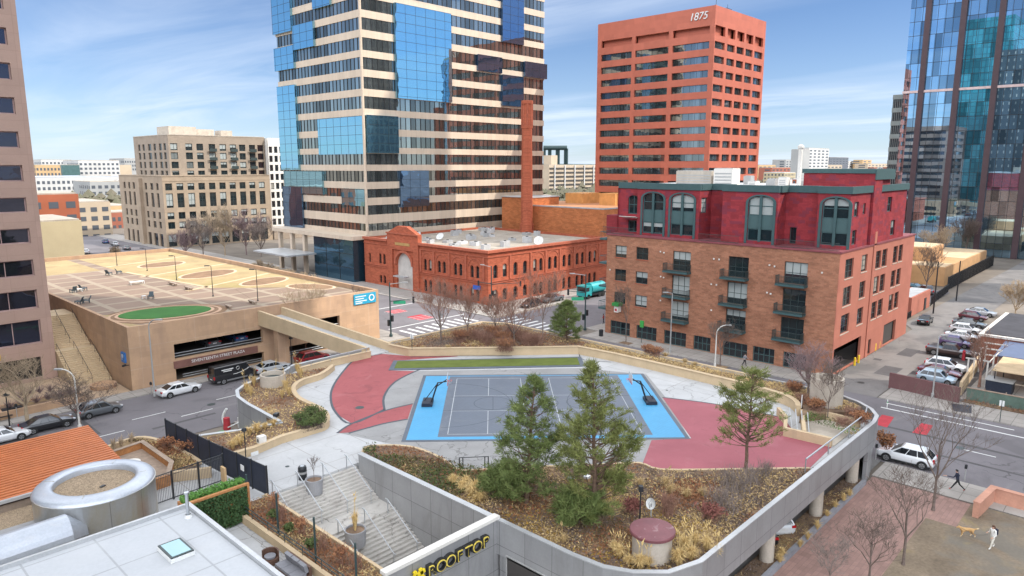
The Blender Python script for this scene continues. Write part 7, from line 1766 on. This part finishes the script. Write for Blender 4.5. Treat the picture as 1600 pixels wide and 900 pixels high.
def mast(label, q, h, arms, z=.13, m=None, lum=None, sig=True, cat='traffic light', name='traffic_light'):
    p = at(q[0], q[1], z); t = T(name, label, cat, tuple(p)); k = MB(); k.tube(p, p+Vector((0,0,h)), .13, .09, 10); k.lathe([(.26,0),(.26,.35),(.15,.5)], tuple(p), 10); k.build('pole', m or m_pole, t)
    for (d, L, hz_, n) in arms:
        d = Vector((math.cos(d), math.sin(d), 0)); a = p+Vector((0,0,hz_)); b = a+d*L+Vector((0,0,.25)); k = MB(); k.tube(a, b, .07, .045, 8); k.build('arm', m or m_pole, t)
        for i in range(n):
            c = a.lerp(b, 1-.28*i); k = MB(); k.obox((c.x,c.y,c.z-.15),(.32,.28,1.0),math.atan2(d.y,d.x)); o = k.build('signal_head', m_black if i%2 == 0 else flat('signal_yellow',(.5,.3,.02),.5), t)
    for (d, L, hz_) in (lum or []):
        d = Vector((math.cos(d), math.sin(d), 0)); a = p+Vector((0,0,hz_)); b = a+d*L+Vector((0,0,.3)); k = MB(); k.tube(a, b, .05, .04, 8); k.build('lamp_arm', m_grayp, t); k = MB(); k.obox((b.x,b.y,b.z),(.8,.3,.14),math.atan2(d.y,d.x)); k.build('lamp_head', m_grayp, t)
    if sig:
        for hz_, s_ in ((2.9,.28),(2.2,-.28)): k = MB(); k.obox((p.x+s_*.7,p.y-s_*.7,p.z+hz_),(.34,.3,.95)); k.build('signal_head', m_black, t)
    return t, p
m_sgreen = flat('sign_plate_green', (.03,.33,.17), .5)
def plate(t, c, d, w, h, s):
    k = MB(); k.obox(c, (w,.04,h), d); o = k.build('name_plate', m_sgreen, t)
RTd = YAW - PI/2      # direction across the view
t, p = mast('traffic light with tall lamp mast at the junction beside the garage', (611,526), 8.6, [(-.6,3.6,5.6,1)], lum=[(RTd,2.4,8.3)]); plate(t, (p.x+1.2,p.y-.8,p.z+5.4), RTd, 1.9, .5, '')
t, p = mast('traffic light with yellow heads at the brick hall corner', (768,482), 8.0, [(RTd,5.4,4.6,1),(RTd+PI,2.4,4.7,1)], lum=[(RTd+2.6,2.0,7.8)])
t, p = mast('traffic light beside the brick apartment corner', (914,516), 9.2, [(RTd+PI,2.8,6.2,1)], lum=[(RTd+PI,2.2,9.0)]); plate(t, (p.x-.9,p.y+.9,p.z+5.2), RTd, 2.0, .55, '')
def streetlamp(label, q, h, d, L, m, curved=False, z=.13):
    p = at(q[0],q[1],z); t = T('street_lamp', label, 'street lamp', tuple(p)); k = MB(); k.tube(p, p+Vector((0,0,h)), .10, .065, 10); k.lathe([(.17,0),(.17,.5),(.1,.55)], tuple(p), 10); k.build('pole', m, t)
    D_ = Vector((math.cos(d),math.sin(d),0)); a = p+Vector((0,0,h)); k = MB()
    if curved: pts = [a + D_*(L*(1-math.cos(s_*PI/10)))*.9 + Vector((0,0,L*.8*math.sin(s_*PI/10))) for s_ in range(6)]; k.path(pts, .06, 8); e = pts[-1]
    else: e = a + D_*L + Vector((0,0,.15)); k.tube(a, e, .05, .04, 8)
    k.build('arm', m, t); k = MB(); k.obox((e+D_*.25)[:], (.75,.3,.14), d); k.build('lamp_head', m_grayp, t)
streetlamp('tall grey street lamp before the left half of the apartments', (1047,551), 8.6, RTd+PI, .7, m_grayp); streetlamp('curved white street lamp before the apartment balconies', (1117,574), 4.6, RTd, 1.4, m_offwhite, True)
streetlamp('grey street lamp standing before the parking lot wall', (1457,621), 7.2, RTd, .35, m_grayp); streetlamp('tall grey street lamp at the garage corner', (242,619), 8.2, RTd, 1.1, m_grayp, True); streetlamp('pale street lamp leaning over the road beside the low bare tree', (125,671), 5.2, RTd+PI, 1.4, m_offwhite, True)
def pedlamp(label, q, h, z=.13):
    p = at(q[0],q[1],z); t = T('street_lamp', label, 'street lamp', tuple(p)); k = MB(); k.tube(p, p+Vector((0,0,h)), .07, .05, 8); k.build('pole', m_black, t); k = MB(); k.lathe([(.05,0),(.34,.05),(.36,.1),(.1,.25),(.02,.3)], (p.x,p.y,p.z+h), 14); k.build('lamp_head', m_black, t)
pedlamp('black post lamp at the left beside the white car', (16,672), 3.6); pedlamp('black post lamp before the garage, left of the red wagon', (456,568), 3.4); 
p = at(1562,659,.13); signpost('white regulatory sign on a post beside the green fence', tuple(p), 2.3, m_white, .45, .6, PI/2); p = at(640,560,4.6); signpost('small white sign in the far planter beside the footbridge', tuple(at(644,547,4.95)), 1.9, m_white, .35, .5, RTd)
def meter(label, q):
    p = at(q[0],q[1],.13); t = T('parking_meter', label, 'parking meter', tuple(p), 'parking meters'); k = MB(); k.tube(p, p+Vector((0,0,1.15)), .04); k.build('post', m_grayp, t); k = MB(); k.box(p.x-.12,p.y-.09,p.z+1.15,p.x+.12,p.y+.09,p.z+1.4); k.lathe([(.12,0),(.1,.08),(.02,.12)],(p.x,p.y,p.z+1.4),12); k.build('head', m_black, t)
meter('parking meter by the nose of the white wagon', (1368,718)); meter('parking meter near the jogger by the right street', (1507,752)); meter('parking meter beside the tall lamp at the garage corner', (237,616)); meter('parking meter before the salmon planter', (27,652))
def post(name, label, cat, q, h, r, m, z=.13, group=None, cap=None):
    p = at(q[0],q[1],z); t = T(name, label, cat, tuple(p), group); k = MB(); k.lathe([(r,0),(r,h-.06),(r*.7,h),(.01,h+.02)], tuple(p), 14); k.build('post', m, t)
    if cap: k = MB(); k.lathe([(r*1.02,h*.6),(r*1.02,h*.75)], tuple(p), 14); k.build('band', cap, t)
m_yel = flat('bollard_yellow', (.75,.50,.02), .5)
for i, q in enumerate(((1335,571),(1341,567),(1367,548),(1373,544))): post('bollard', ('front','rear')[i%2]+(' yellow bollard at the apartment gate' if i < 2 else ' yellow bollard at the apartment side door'), 'bollard', q, 1.1, .14, m_yel, .02, 'yellow bollards')
post('delineator_post','white plastic post by the bike lane line','post',(1386,637),.95,.05,m_white,0,None,m_greenpaint)
post('delineator_post','slim pale post beside the street planter corner','post',(1252,637),1.2,.04,m_white,4.9)
post('litter_bin','black litter bin on the pavement at the apartment corner','litter bin',(939,525),1.05,.33,m_black)
p = at(402,582,.13); t = T('traffic_cone','orange traffic cone by the silver sedan','cone',tuple(p)); k = MB(); k.box(p.x-.2,p.y-.2,.13,p.x+.2,p.y+.2,.17); k.lathe([(.16,.04),(.05,.75),(.02,.76)],tuple(p),12); k.build('cone', flat('cone_orange',(.75,.13,.03),.5), t); k = MB(); k.lathe([(.118,.34),(.09,.5)],tuple(p),12); k.build('band', m_white, t)
p = at(355,671,0); t = T('barrier_barrel','red barrel with a curved white guard at the ramp entrance','traffic barrel',tuple(p)); k = MB(); k.lathe([(.36,0),(.34,.5),(.31,1.25),(.05,1.3)],tuple(p),18); k.build('barrel', m_redpaint, t)
k = MB()
for s_ in range(9): pass
pts = [(p.x-.55+.0*s_, p.y+.35, .1) for s_ in range(1)]
q0 = Vector((p.x,p.y,0)); dv = -_rt; pts = [q0 + Vector((dv.x,dv.y,0))*(.75*math.sin(s_*PI/16)+.05) + Vector((0,0,.1+2.1*s_/8)) - Vector((dv.x,dv.y,0))*(.9*(s_/8)**2) for s_ in range(9)]
k.path([tuple(a_) for a_ in pts], .13, 8); k.build('guard', m_white, t)
t = T('gate_arm','long white barrier arm across the ramp','barrier',tuple(at(372,664,.9))); a_, b_ = at(356,668,.6), at(377,658,1.0); k = MB(); k.tube(a_, b_, .06); k.build('arm', m_white, t); p = at(376,668,0); k = MB(); k.box(p.x-.2,p.y-.2,0,p.x+.2,p.y+.2,1.1); k.build('cabinet', m_white, t)
p = at(344,645,0); a_ = at(370,650,0)
# signs on the garage
t = T('parking_sign','blue square parking sign on the garage end wall','sign',(27.3,89.8,3.6)); k = MB(); k.box(27.28,89.3,3.3,27.48,90.5,4.5); k.build('panel', flat('sign_blue',(.03,.16,.45),.5), t); lettering(t, 'P', 1.0, .02, (27.25,89.9,3.9), '-X', m_white, 'letter')
t = T('wall_camera','black camera on a bracket at the garage corner','camera',(27.2,88.3,3.4)); k = MB(); k.tube((27.5,88.5,3.2),(26.9,88.2,3.3),.05); k.build('bracket', m_black, t); k = MB(); k.obox((26.8,88.1,3.35),(.5,.2,.2),.6); k.build('body', m_black, t)
t = T('wall_banner','teal parking banner with white ring on the garage end','banner',(60.8,88.1,6)); k = MB(); k.box(58.7,88.02,5.95,62.6,88.19,7.5); k.build('panel', flat('banner_teal',(.02,.30,.46),.5), t); k = MB(); k.lathe([(.52,0),(.52,.03),(.34,.03),(.34,0)],(0,0,0),24); k.v = [(61.8+x,88.0-z,6.75+y) for x,y,z in k.v]; k.build('ring', m_white, t); k = MB()
for z_, w_ in ((7.15,1.9),(6.8,1.5),(6.45,2.0),(6.15,1.2)): k.box(58.9,87.99,z_-.07,58.9+w_,88.01,z_+.07)
k.build('text_line', m_white, t)
# right-hand yard: walls, fences, shed, cafe
wall_thing('boundary_wall','dark maroon wall between the pavement and the parking lot','wall', [(90.9,23.5),(90.0,16.0)], .35, 0, 1.9, M('maroon_wall',(.155,.075,.075),.8,var=.1))
t = T('screen_fence','green cloth screen fence along the pavement at right','fence',(91.9,9,0)); k = MB(); k.box(91.86,2,.15,91.9,15.7,1.5); k.build('screen', M('green_cloth',(.11,.16,.13),.9,var=.2,scale=1), t)
k = MB(); k.box(91.8,2,1.5,92,15.7,1.6); 
for y in range(2,16,2): k.box(91.92,y-.05,.1,92.02,y+.05,1.75)
k.build('frame', m_woodg, t)
k = MB(); k.prism(R(90.7,2,91.8,15.8), 0, .18); S(k.build('planting_bed', m_soil)); cover(R(90.7,2,91.8,15.7), .18, 700, [m_leafred,m_bark,m_strawd], 20, .1, .25)
wall_thing('boundary_wall','pale wall between the parking lot and the cafe yard','wall', [(93.5,16.6),(111.5,17.8)], .3, 0, 1.6, m_cream)
k = MB(); k.sheet(R(92.1,-12,135,16.4), .02); S(k.build('yard', m_side, origin=(110,4,.02)))
t = T('cafe_building','low dark roofed building with white fascia right of the lot','building',(122,4,0)); k = MB(); k.box(112,-6,0,131,18.2,3.6); k.build('wall', m_bb, t); k = MB(); k.box(111.8,-6.2,3.6,131.2,18.5,3.9); k.build('fascia', m_offwhite, t); k = MB(); k.box(112.4,-5.6,3.9,130.6,17.9,4.0); k.build('roof', M('dark_roof',(.06,.06,.07),.9,var=.2), t); k = MB(); k.box(111.9,4,.4,111.99,10,2.6); k.build('window', m_paneD, t)
t = T('blue_roof_hut','small hut with slate blue metal roof in the cafe yard','hut',(105,8,0)); k = MB(); k.box(105.2,6,0,111.5,15.0,2.7); k.build('wall', m_woodg, t); k = MB(); k.raw([(104.8,5.5,2.75),(111.7,5.5,3.3),(111.7,15.4,3.3),(104.8,15.4,2.75),(104.8,5.5,2.9),(111.7,5.5,3.45),(111.7,15.4,3.45),(104.8,15.4,2.9)],[(3,2,1,0),(4,5,6,7),(0,1,5,4),(1,2,6,5),(2,3,7,6),(3,0,4,7)]); k.build('roof', M('slate_blue',(.10,.13,.22),.5,var=.08), t)
t = T('tan_canopy','sand coloured canopy on posts in the cafe yard','canopy',(98,8,0)); k = MB(); k.obox((101,11.4,2.75),(6.8,6,.08),0,0,0,-.04); k.build('cloth', M('sand_cloth',(.56,.42,.26),.9), t); k = MB()
for x in (97.9,104.1):
    for y in (8.7,14.1): k.tube((x,y,0),(x,y,2.7),.06)
k.build('post', m_black, t)
t = T('pergola','bare white timber pergola frame beside the lot','pergola',(105,13,0)); k = MB()
for x in (99,102.5,106,109.5): k.box(x-.08,15.0,0,x+.08,15.16,3.2); k.box(x-.08,17.0,0,x+.08,17.16,3.2); k.box(x-.06,14.8,3.2,x+.06,17.4,3.35)
for z in (1.6,3.0): k.box(99,15.04,z,109.5,15.12,z+.1)
k.build('frame', m_offwhite, t)
t = T('skip_bin','dark grey bin with a flat lid in the cafe yard','bin',(93,8,0)); k = MB(); k.box(97,12.2,.1,99,14.8,1.5); k.build('box', m_navy, t); k = MB(); k.box(96.9,12.1,1.5,99.1,14.9,1.6); k.build('lid', m_grayp, t)
t = T('red_post','red hydrant post standing between lot and cafe yard','hydrant',(100,15.2,0)); p = at(1505,563); k = MB(); k.lathe([(.2,0),(.18,1.2),(.24,1.25),(.02,1.5)],(p.x,p.y,0),12); k.build('post', m_redpaint, t); t.location = (p.x,p.y,0)
for c_ in t.children: c_.location = (0,0,0); c_.data.transform(Matrix.Translation(Vector((100-p.x,15.2-p.y,0))))
p = at(1424,490); t = T('brick_shed','small red brick shed with grey roof beside the alley','shed',(p.x,p.y,0)); k = MB(); k.box(137.5,33.2,0,150,36.6,3.4); k.build('wall', m_sideA, t); k = MB(); k.box(137.8,33.5,3.4,149.7,36.3,3.45); k.build('roof', M('shed_roof',(.36,.37,.38),.7), t); k = MB(); k.box(146,33.1,0,147.2,33.19,2.2); k.build('door', m_black, t)
fence('low black iron fence from the apartments to the brick shed', [(123.8,32.9),(137,33.0)], 0, 1.2, 'iron_fence', False, 2.2); fence('black iron fence beyond the brick shed', [(151,33.2),(170,34.4)], 0, 1.8, 'iron_fence', False, 2.4); fence('tall dark mesh fence along the tan store', [(172,35.0),(224,35.6)], 0, 3.0, 'iron_fence', False, 4)
for i, (q, h) in enumerate((((1458,490),9.5),((1494,470),8))): p = at(*q); t = T('utility_pole', ('dark wooden utility pole by the brick shed','dark utility pole beyond the brick shed')[i], 'pole', tuple(p)); k = MB(); k.tube(p, p+Vector((0,0,h)), .14, .1, 8); k.build('pole', m_black, t)
k = MB(); k.sheet(R(124,34,170,62), .03); S(k.build('parking_area', m_asph, origin=(145,48,.03)))
wall_thing('retaining_wall','salmon concrete corner wall round the dog lawn','wall', [(60.6,8.9),(64.6,8.5),(64.0,-14)], .4, 0, 1.25, m_salmon, .06, .5, m_salmon)
t = T('pavement_grate','dark steel grate set in the pavement before the green fence','grate',(87.4,13.5,.14)); q = pp(.14,(1486,630),(1518,634),(1518,646),(1490,642)); k = MB(); k.prism(q, .131, .145); k.build('grate', m_navy, t)
for i,(px,py) in enumerate(((978,536),(1125,573))): p = at(px,py,.13); t = T('tree_pit', ('dark tree pit before the apartment corner','dark tree pit under the apartment balconies')[i],'tree pit',(p.x,p.y,.13)); k = MB(); k.box(p.x-.7,p.y-.9,.131,p.x+.7,p.y+.9,.15); k.build('soil', m_soil, t)

# ------------------------------------------------------------------ people and the dog
m_skin = flat('skin', (.50,.29,.21), .6); m_hairb = flat('hair_brown', (.10,.045,.025), .7); m_hairk = flat('hair_dark', (.02,.015,.012), .7)
def skinned(verts, edges, rad, root=0):
    me = bpy.data.meshes.new('body'); me.from_pydata(verts, edges, []); o = bpy.data.objects.new('body', me); COL.objects.link(o)
    md = o.modifiers.new('skin', 'SKIN'); md.use_smooth_shade = True
    for i, r in enumerate(rad):
        sv_ = me.skin_vertices[0].data[i]; sv_.radius = r if isinstance(r, tuple) else (r, r); sv_.use_root = (i == root)
    s = o.modifiers.new('sub', 'SUBSURF'); s.levels = 2; s.render_levels = 2
    dg = bpy.context.evaluated_depsgraph_get(); out = bpy.data.meshes.new_from_object(o.evaluated_get(dg)); bpy.data.objects.remove(o); bpy.data.meshes.remove(me)
    return out
def person(label, loc, head, top, legs, shoes, hair, stride=.25, arms=((.15,.1),(-.15,.1)), lean=.03, h=1.7, longhair=False, group=None, elbow=.25):
    s = h/1.7; hp = .90; V = []; E = []; Rr = []; zone = []
    def a(x, y, z, r, p=None, zn='top'):
        V.append((x,y,z)); Rr.append(r); zone.append(zn); i = len(V)-1
        if p is not None: E.append((p,i))
        return i
    pel = a(0,0,hp,(.13,.16),None,'leg'); wst = a(lean*.4,0,1.08,(.105,.135),pel); chs = a(lean*.8,0,1.28,(.115,.165),wst); nk0 = a(lean,0,1.44,(.07,.09),chs); nk = a(lean+.01,0,1.50,.05,nk0,'skin'); hd0 = a(lean+.02,0,1.57,(.085,.075),nk,'skin'); hd = a(lean+.02,0,1.66,(.078,.07),hd0,'skin')
    for sg, st_ in ((1,stride),(-1,-stride)):
        h_ = a(.0,sg*.085,hp-.06,(.095,.095),pel,'leg'); bend = .10 if st_ < 0 else .03; kn = a(st_*.45+bend*.5,sg*.09,.49,.066,h_,'leg'); an = a(st_*1.0-(.12 if st_ < 0 else 0),sg*.09,.10+(.06 if st_ < 0 else 0),.045,kn,'leg'); a(st_*1.0+.14-(.12 if st_ < 0 else 0),sg*.10,.045+(.02 if st_ < 0 else 0),(.04,.045),an,'shoe')
    for sg, (sw, out) in ((1,arms[0]),(-1,arms[1])):
        sh = a(lean*.9,sg*.185,1.40,.062,nk0); el = a(lean*.9+sw*.6,sg*(.225+out*.3),1.13,.047,sh); wr = a(lean*.9+sw*1.3+elbow*.5,sg*(.225+out*.5),.94+abs(elbow)*.4,.034,el); hn = a(lean*.9+sw*1.4+elbow*.75,sg*(.22+out*.5),.87+abs(elbow)*.55,(.034,.024),wr,'skin')
        for k in range(4): a(lean*.9+sw*1.45+elbow*.95+.01*k,sg*(.20+out*.5+.015*k),.80+abs(elbow)*.6+.004*k,.009,hn,'skin')
        a(lean*.9+sw*1.4+elbow*.9+.03,sg*(.18+out*.5),.85+abs(elbow)*.55,.010,hn,'skin')
    me = skinned([(x*s,y*s,z*s) for x,y,z in V], E, [(r[0]*s,r[1]*s) if isinstance(r,tuple) else r*s for r in Rr])
    mats = {'top':0,'leg':1,'shoe':2,'skin':3}; me.materials.clear()
    for m_ in (top, legs, shoes, m_skin): me.materials.append(m_)
    segs = [(Vector(V[i])*s, Vector(V[j])*s, zone[j]) for i, j in E]
    for pl in me.polygons:
        c = pl.center; best = 9; bz = 'top'
        for (p0, p1, zn) in segs:
            d = p1-p0; f = max(0,min(1,(c-p0).dot(d)/max(1e-9,d.length_squared))); q = (c-(p0+d*f)).length
            if q < best: best = q; bz = zn
        pl.material_index = mats[bz]; pl.use_smooth = True
    o = bpy.data.objects.new('person', me); COL.objects.link(o); tag(o, label, 'person', group)
    hr = MB(); n = 14
    hx = (lean+.02)*s
    for i in range(7):
        for j in range(n):
            t0, t1 = PI*.62*i/7, PI*.62*(i+1)/7; p0, p1 = 2*PI*j/n, 2*PI*(j+1)/n
            def pt(t_, p_): 
                r = .108*s; return (hx-.012*s+r*math.sin(t_)*math.cos(p_)*1.0, r*.86*math.sin(t_)*math.sin(p_), 1.63*s+r*1.05*math.cos(t_) + (.05*s if math.cos(p_) > .3 and t_ > 1 else 0))
            hr.face([pt(t0,p0),pt(t1,p0),pt(t1,p1),pt(t0,p1)],0,True)
    if longhair: hr.lathe([(.02,-.3),(.09,-.22),(.10,-.05),(.08,.05)],(hx-.06*s,0,1.60*s),12,0,True)
    q = hr.build('hair', hair, None, (0,0,0)); q.parent = o
    f = MB()
    for sg in (-1,1): f.lathe([(.001,-.012),(.012,0),(.001,.012)],(hx+.082*s,sg*.03*s,1.64*s),8)
    q = f.build('eye', m_hairk, None, (0,0,0)); q.parent = o
    f = MB(); f.obox((hx+.095*s,0,1.61*s),(.03,.022,.04)); f.obox((hx+.082*s,0,1.565*s),(.012,.045,.010)); 
    for sg in (-1,1): f.obox((hx,sg*.078*s,1.62*s),(.03,.016,.05))
    q = f.build('face', m_skin, None, (0,0,0)); q.parent = o
    o.location = loc; o.rotation_euler = (0,0,head); return o
fab = lambda n, c: M(n, c, .85, var=.08, scale=6)
c_white, c_cream = fab('cloth_white',(.68,.66,.62)), fab('cloth_cream',(.62,.58,.50)); c_navy = fab('cloth_navy',(.02,.025,.045)); c_grey = fab('cloth_grey',(.28,.28,.30)); c_black = fab('cloth_black',(.018,.018,.02)); c_redc = fab('cloth_red',(.32,.05,.04)); c_tan = fab('cloth_tan',(.40,.27,.17))
left = YAW + PI/2
pw = at(1549,857,.05); person('woman in white with a dark backpack walking her dog on the lawn', tuple(pw), left+.25, c_white, c_cream, c_white, m_hairb, .22, ((.18,.35),(-.1,.2)), .03, 1.72, True, None, .35)
t = T('backpack','small dark backpack on the back of the woman in white','backpack',(0,0,0)); k = MB(); k.obox((-.20,0,1.26),(.16,.28,.40)); k.build('bag', c_navy, t); k = MB(); k.obox((-.29,0,1.18),(.05,.2,.2)); k.build('pocket', c_black, t); t.location = pw; t.rotation_euler = (0,0,left+.25)
pj = at(1495,766,.15); person('jogger in dark clothes running along the park pavement', tuple(pj), YAW-2.2+PI, c_navy, c_black, c_redc, m_hairk, .42, ((.3,.15),(-.3,.15)), .12, 1.74, False, None, .5)
pm = at(1163,572,.13); person('man in grey shirt and dark trousers walking below the balconies', tuple(pm), -PI/2-.2, c_grey, c_black, c_black, m_hairk, .2)
person('person in a red jacket standing at the apartment corner', tuple(at(943,506,.13)), 2.2, c_redc, c_black, c_black, m_hairk, .05, group=None); person('person in tan clothes standing beside the red jacket at the corner', tuple(at(951,503,.13)), -1.2, c_tan, c_navy, c_black, m_hairb, .08)
# golden dog
pd = at(1511,838,.05); m_fur = leafmat('golden_fur', (.44,.25,.10), (.54,.34,.16), .9); m_furp = flat('pale_fur', (.66,.50,.31), .9)
V = []; E = []; Rr = []
def dv_(x,y,z,r,p=None):
    V.append((x,y,z)); Rr.append(r); i = len(V)-1
    if p is not None: E.append((p,i))
    return i
b0 = dv_(0,0,.50,(.115,.13)); b1 = dv_(.20,0,.49,(.13,.155),b0); b2 = dv_(.36,0,.52,(.11,.13),b1); n1 = dv_(.47,0,.60,(.085,.085),b2); h1 = dv_(.55,0,.66,(.08,.08),n1); h2 = dv_(.63,0,.65,(.055,.05),h1); h3 = dv_(.74,0,.615,(.034,.036),h2)
r1 = dv_(-.20,0,.50,(.10,.115),b0); r2 = dv_(-.31,0,.49,(.095,.10),r1); t1 = dv_(-.42,0,.52,.035,r2); t2 = dv_(-.56,0,.55,.045,t1); t3 = dv_(-.70,0,.60,.03,t2)
for sg, o_ in ((1,.10),(-1,-.06)):
    s1 = dv_(.34,sg*.09,.40,.065,b2); s2 = dv_(.34+o_*.5,sg*.09,.22,.036,s1); s3 = dv_(.33+o_*1.1,sg*.09,.05,.028,s2); dv_(.38+o_*1.1,sg*.09,.025,.03,s3)
    k1 = dv_(-.28,sg*.09,.36,.075,r2); k2 = dv_(-.22-o_*.6,sg*.09,.26,.045,k1); k3 = dv_(-.37-o_*.9,sg*.09,.17,.03,k2); k4 = dv_(-.34-o_*1.1,sg*.09,.04,.026,k3); dv_(-.28-o_*1.1,sg*.09,.025,.03,k4)
me = skinned(V, E, Rr); me.materials.clear(); me.materials.append(m_fur); me.materials.append(m_furp)
for pl in me.polygons: pl.use_smooth = True; pl.material_index = 1 if (pl.center.x < -.55 or pl.center.z < .12) else 0
dog = bpy.data.objects.new('dog', me); COL.objects.link(dog); tag(dog, 'golden long haired dog trotting ahead of the woman in white', 'dog')
k = MB()
for sg in (-1,1): k.obox((.545,sg*.085,.655),(.07,.03,.12),0,0,sg*.3)
q = k.build('ear', m_fur, None, (0,0,0)); q.parent = dog
k = MB(); k.obox((.775,0,.625),(.025,.035,.03)); 
for sg in (-1,1): k.lathe([(.001,-.012),(.012,0),(.001,.012)],(.655,sg*.04,.685),8)
q = k.build('nose', m_black, None, (0,0,0)); q.parent = dog
dog.location = pd; dog.rotation_euler = (0,0,left-.1); dog.scale = (1.08,1.08,1.08)
t = T('dog_lead','thin dark lead between the woman and the dog','lead',tuple(pd)); a_ = pd+Vector((math.cos(left)*.5,math.sin(left)*.5,.7)); b_ = pw+Vector((math.cos(left)*.35,math.sin(left)*.35,1.05)); k = MB(); k.path([tuple(a_.lerp(b_,i/6)-Vector((0,0,.25*math.sin(PI*i/6)))) for i in range(7)], .008, 4); k.build('strap', m_black, t)
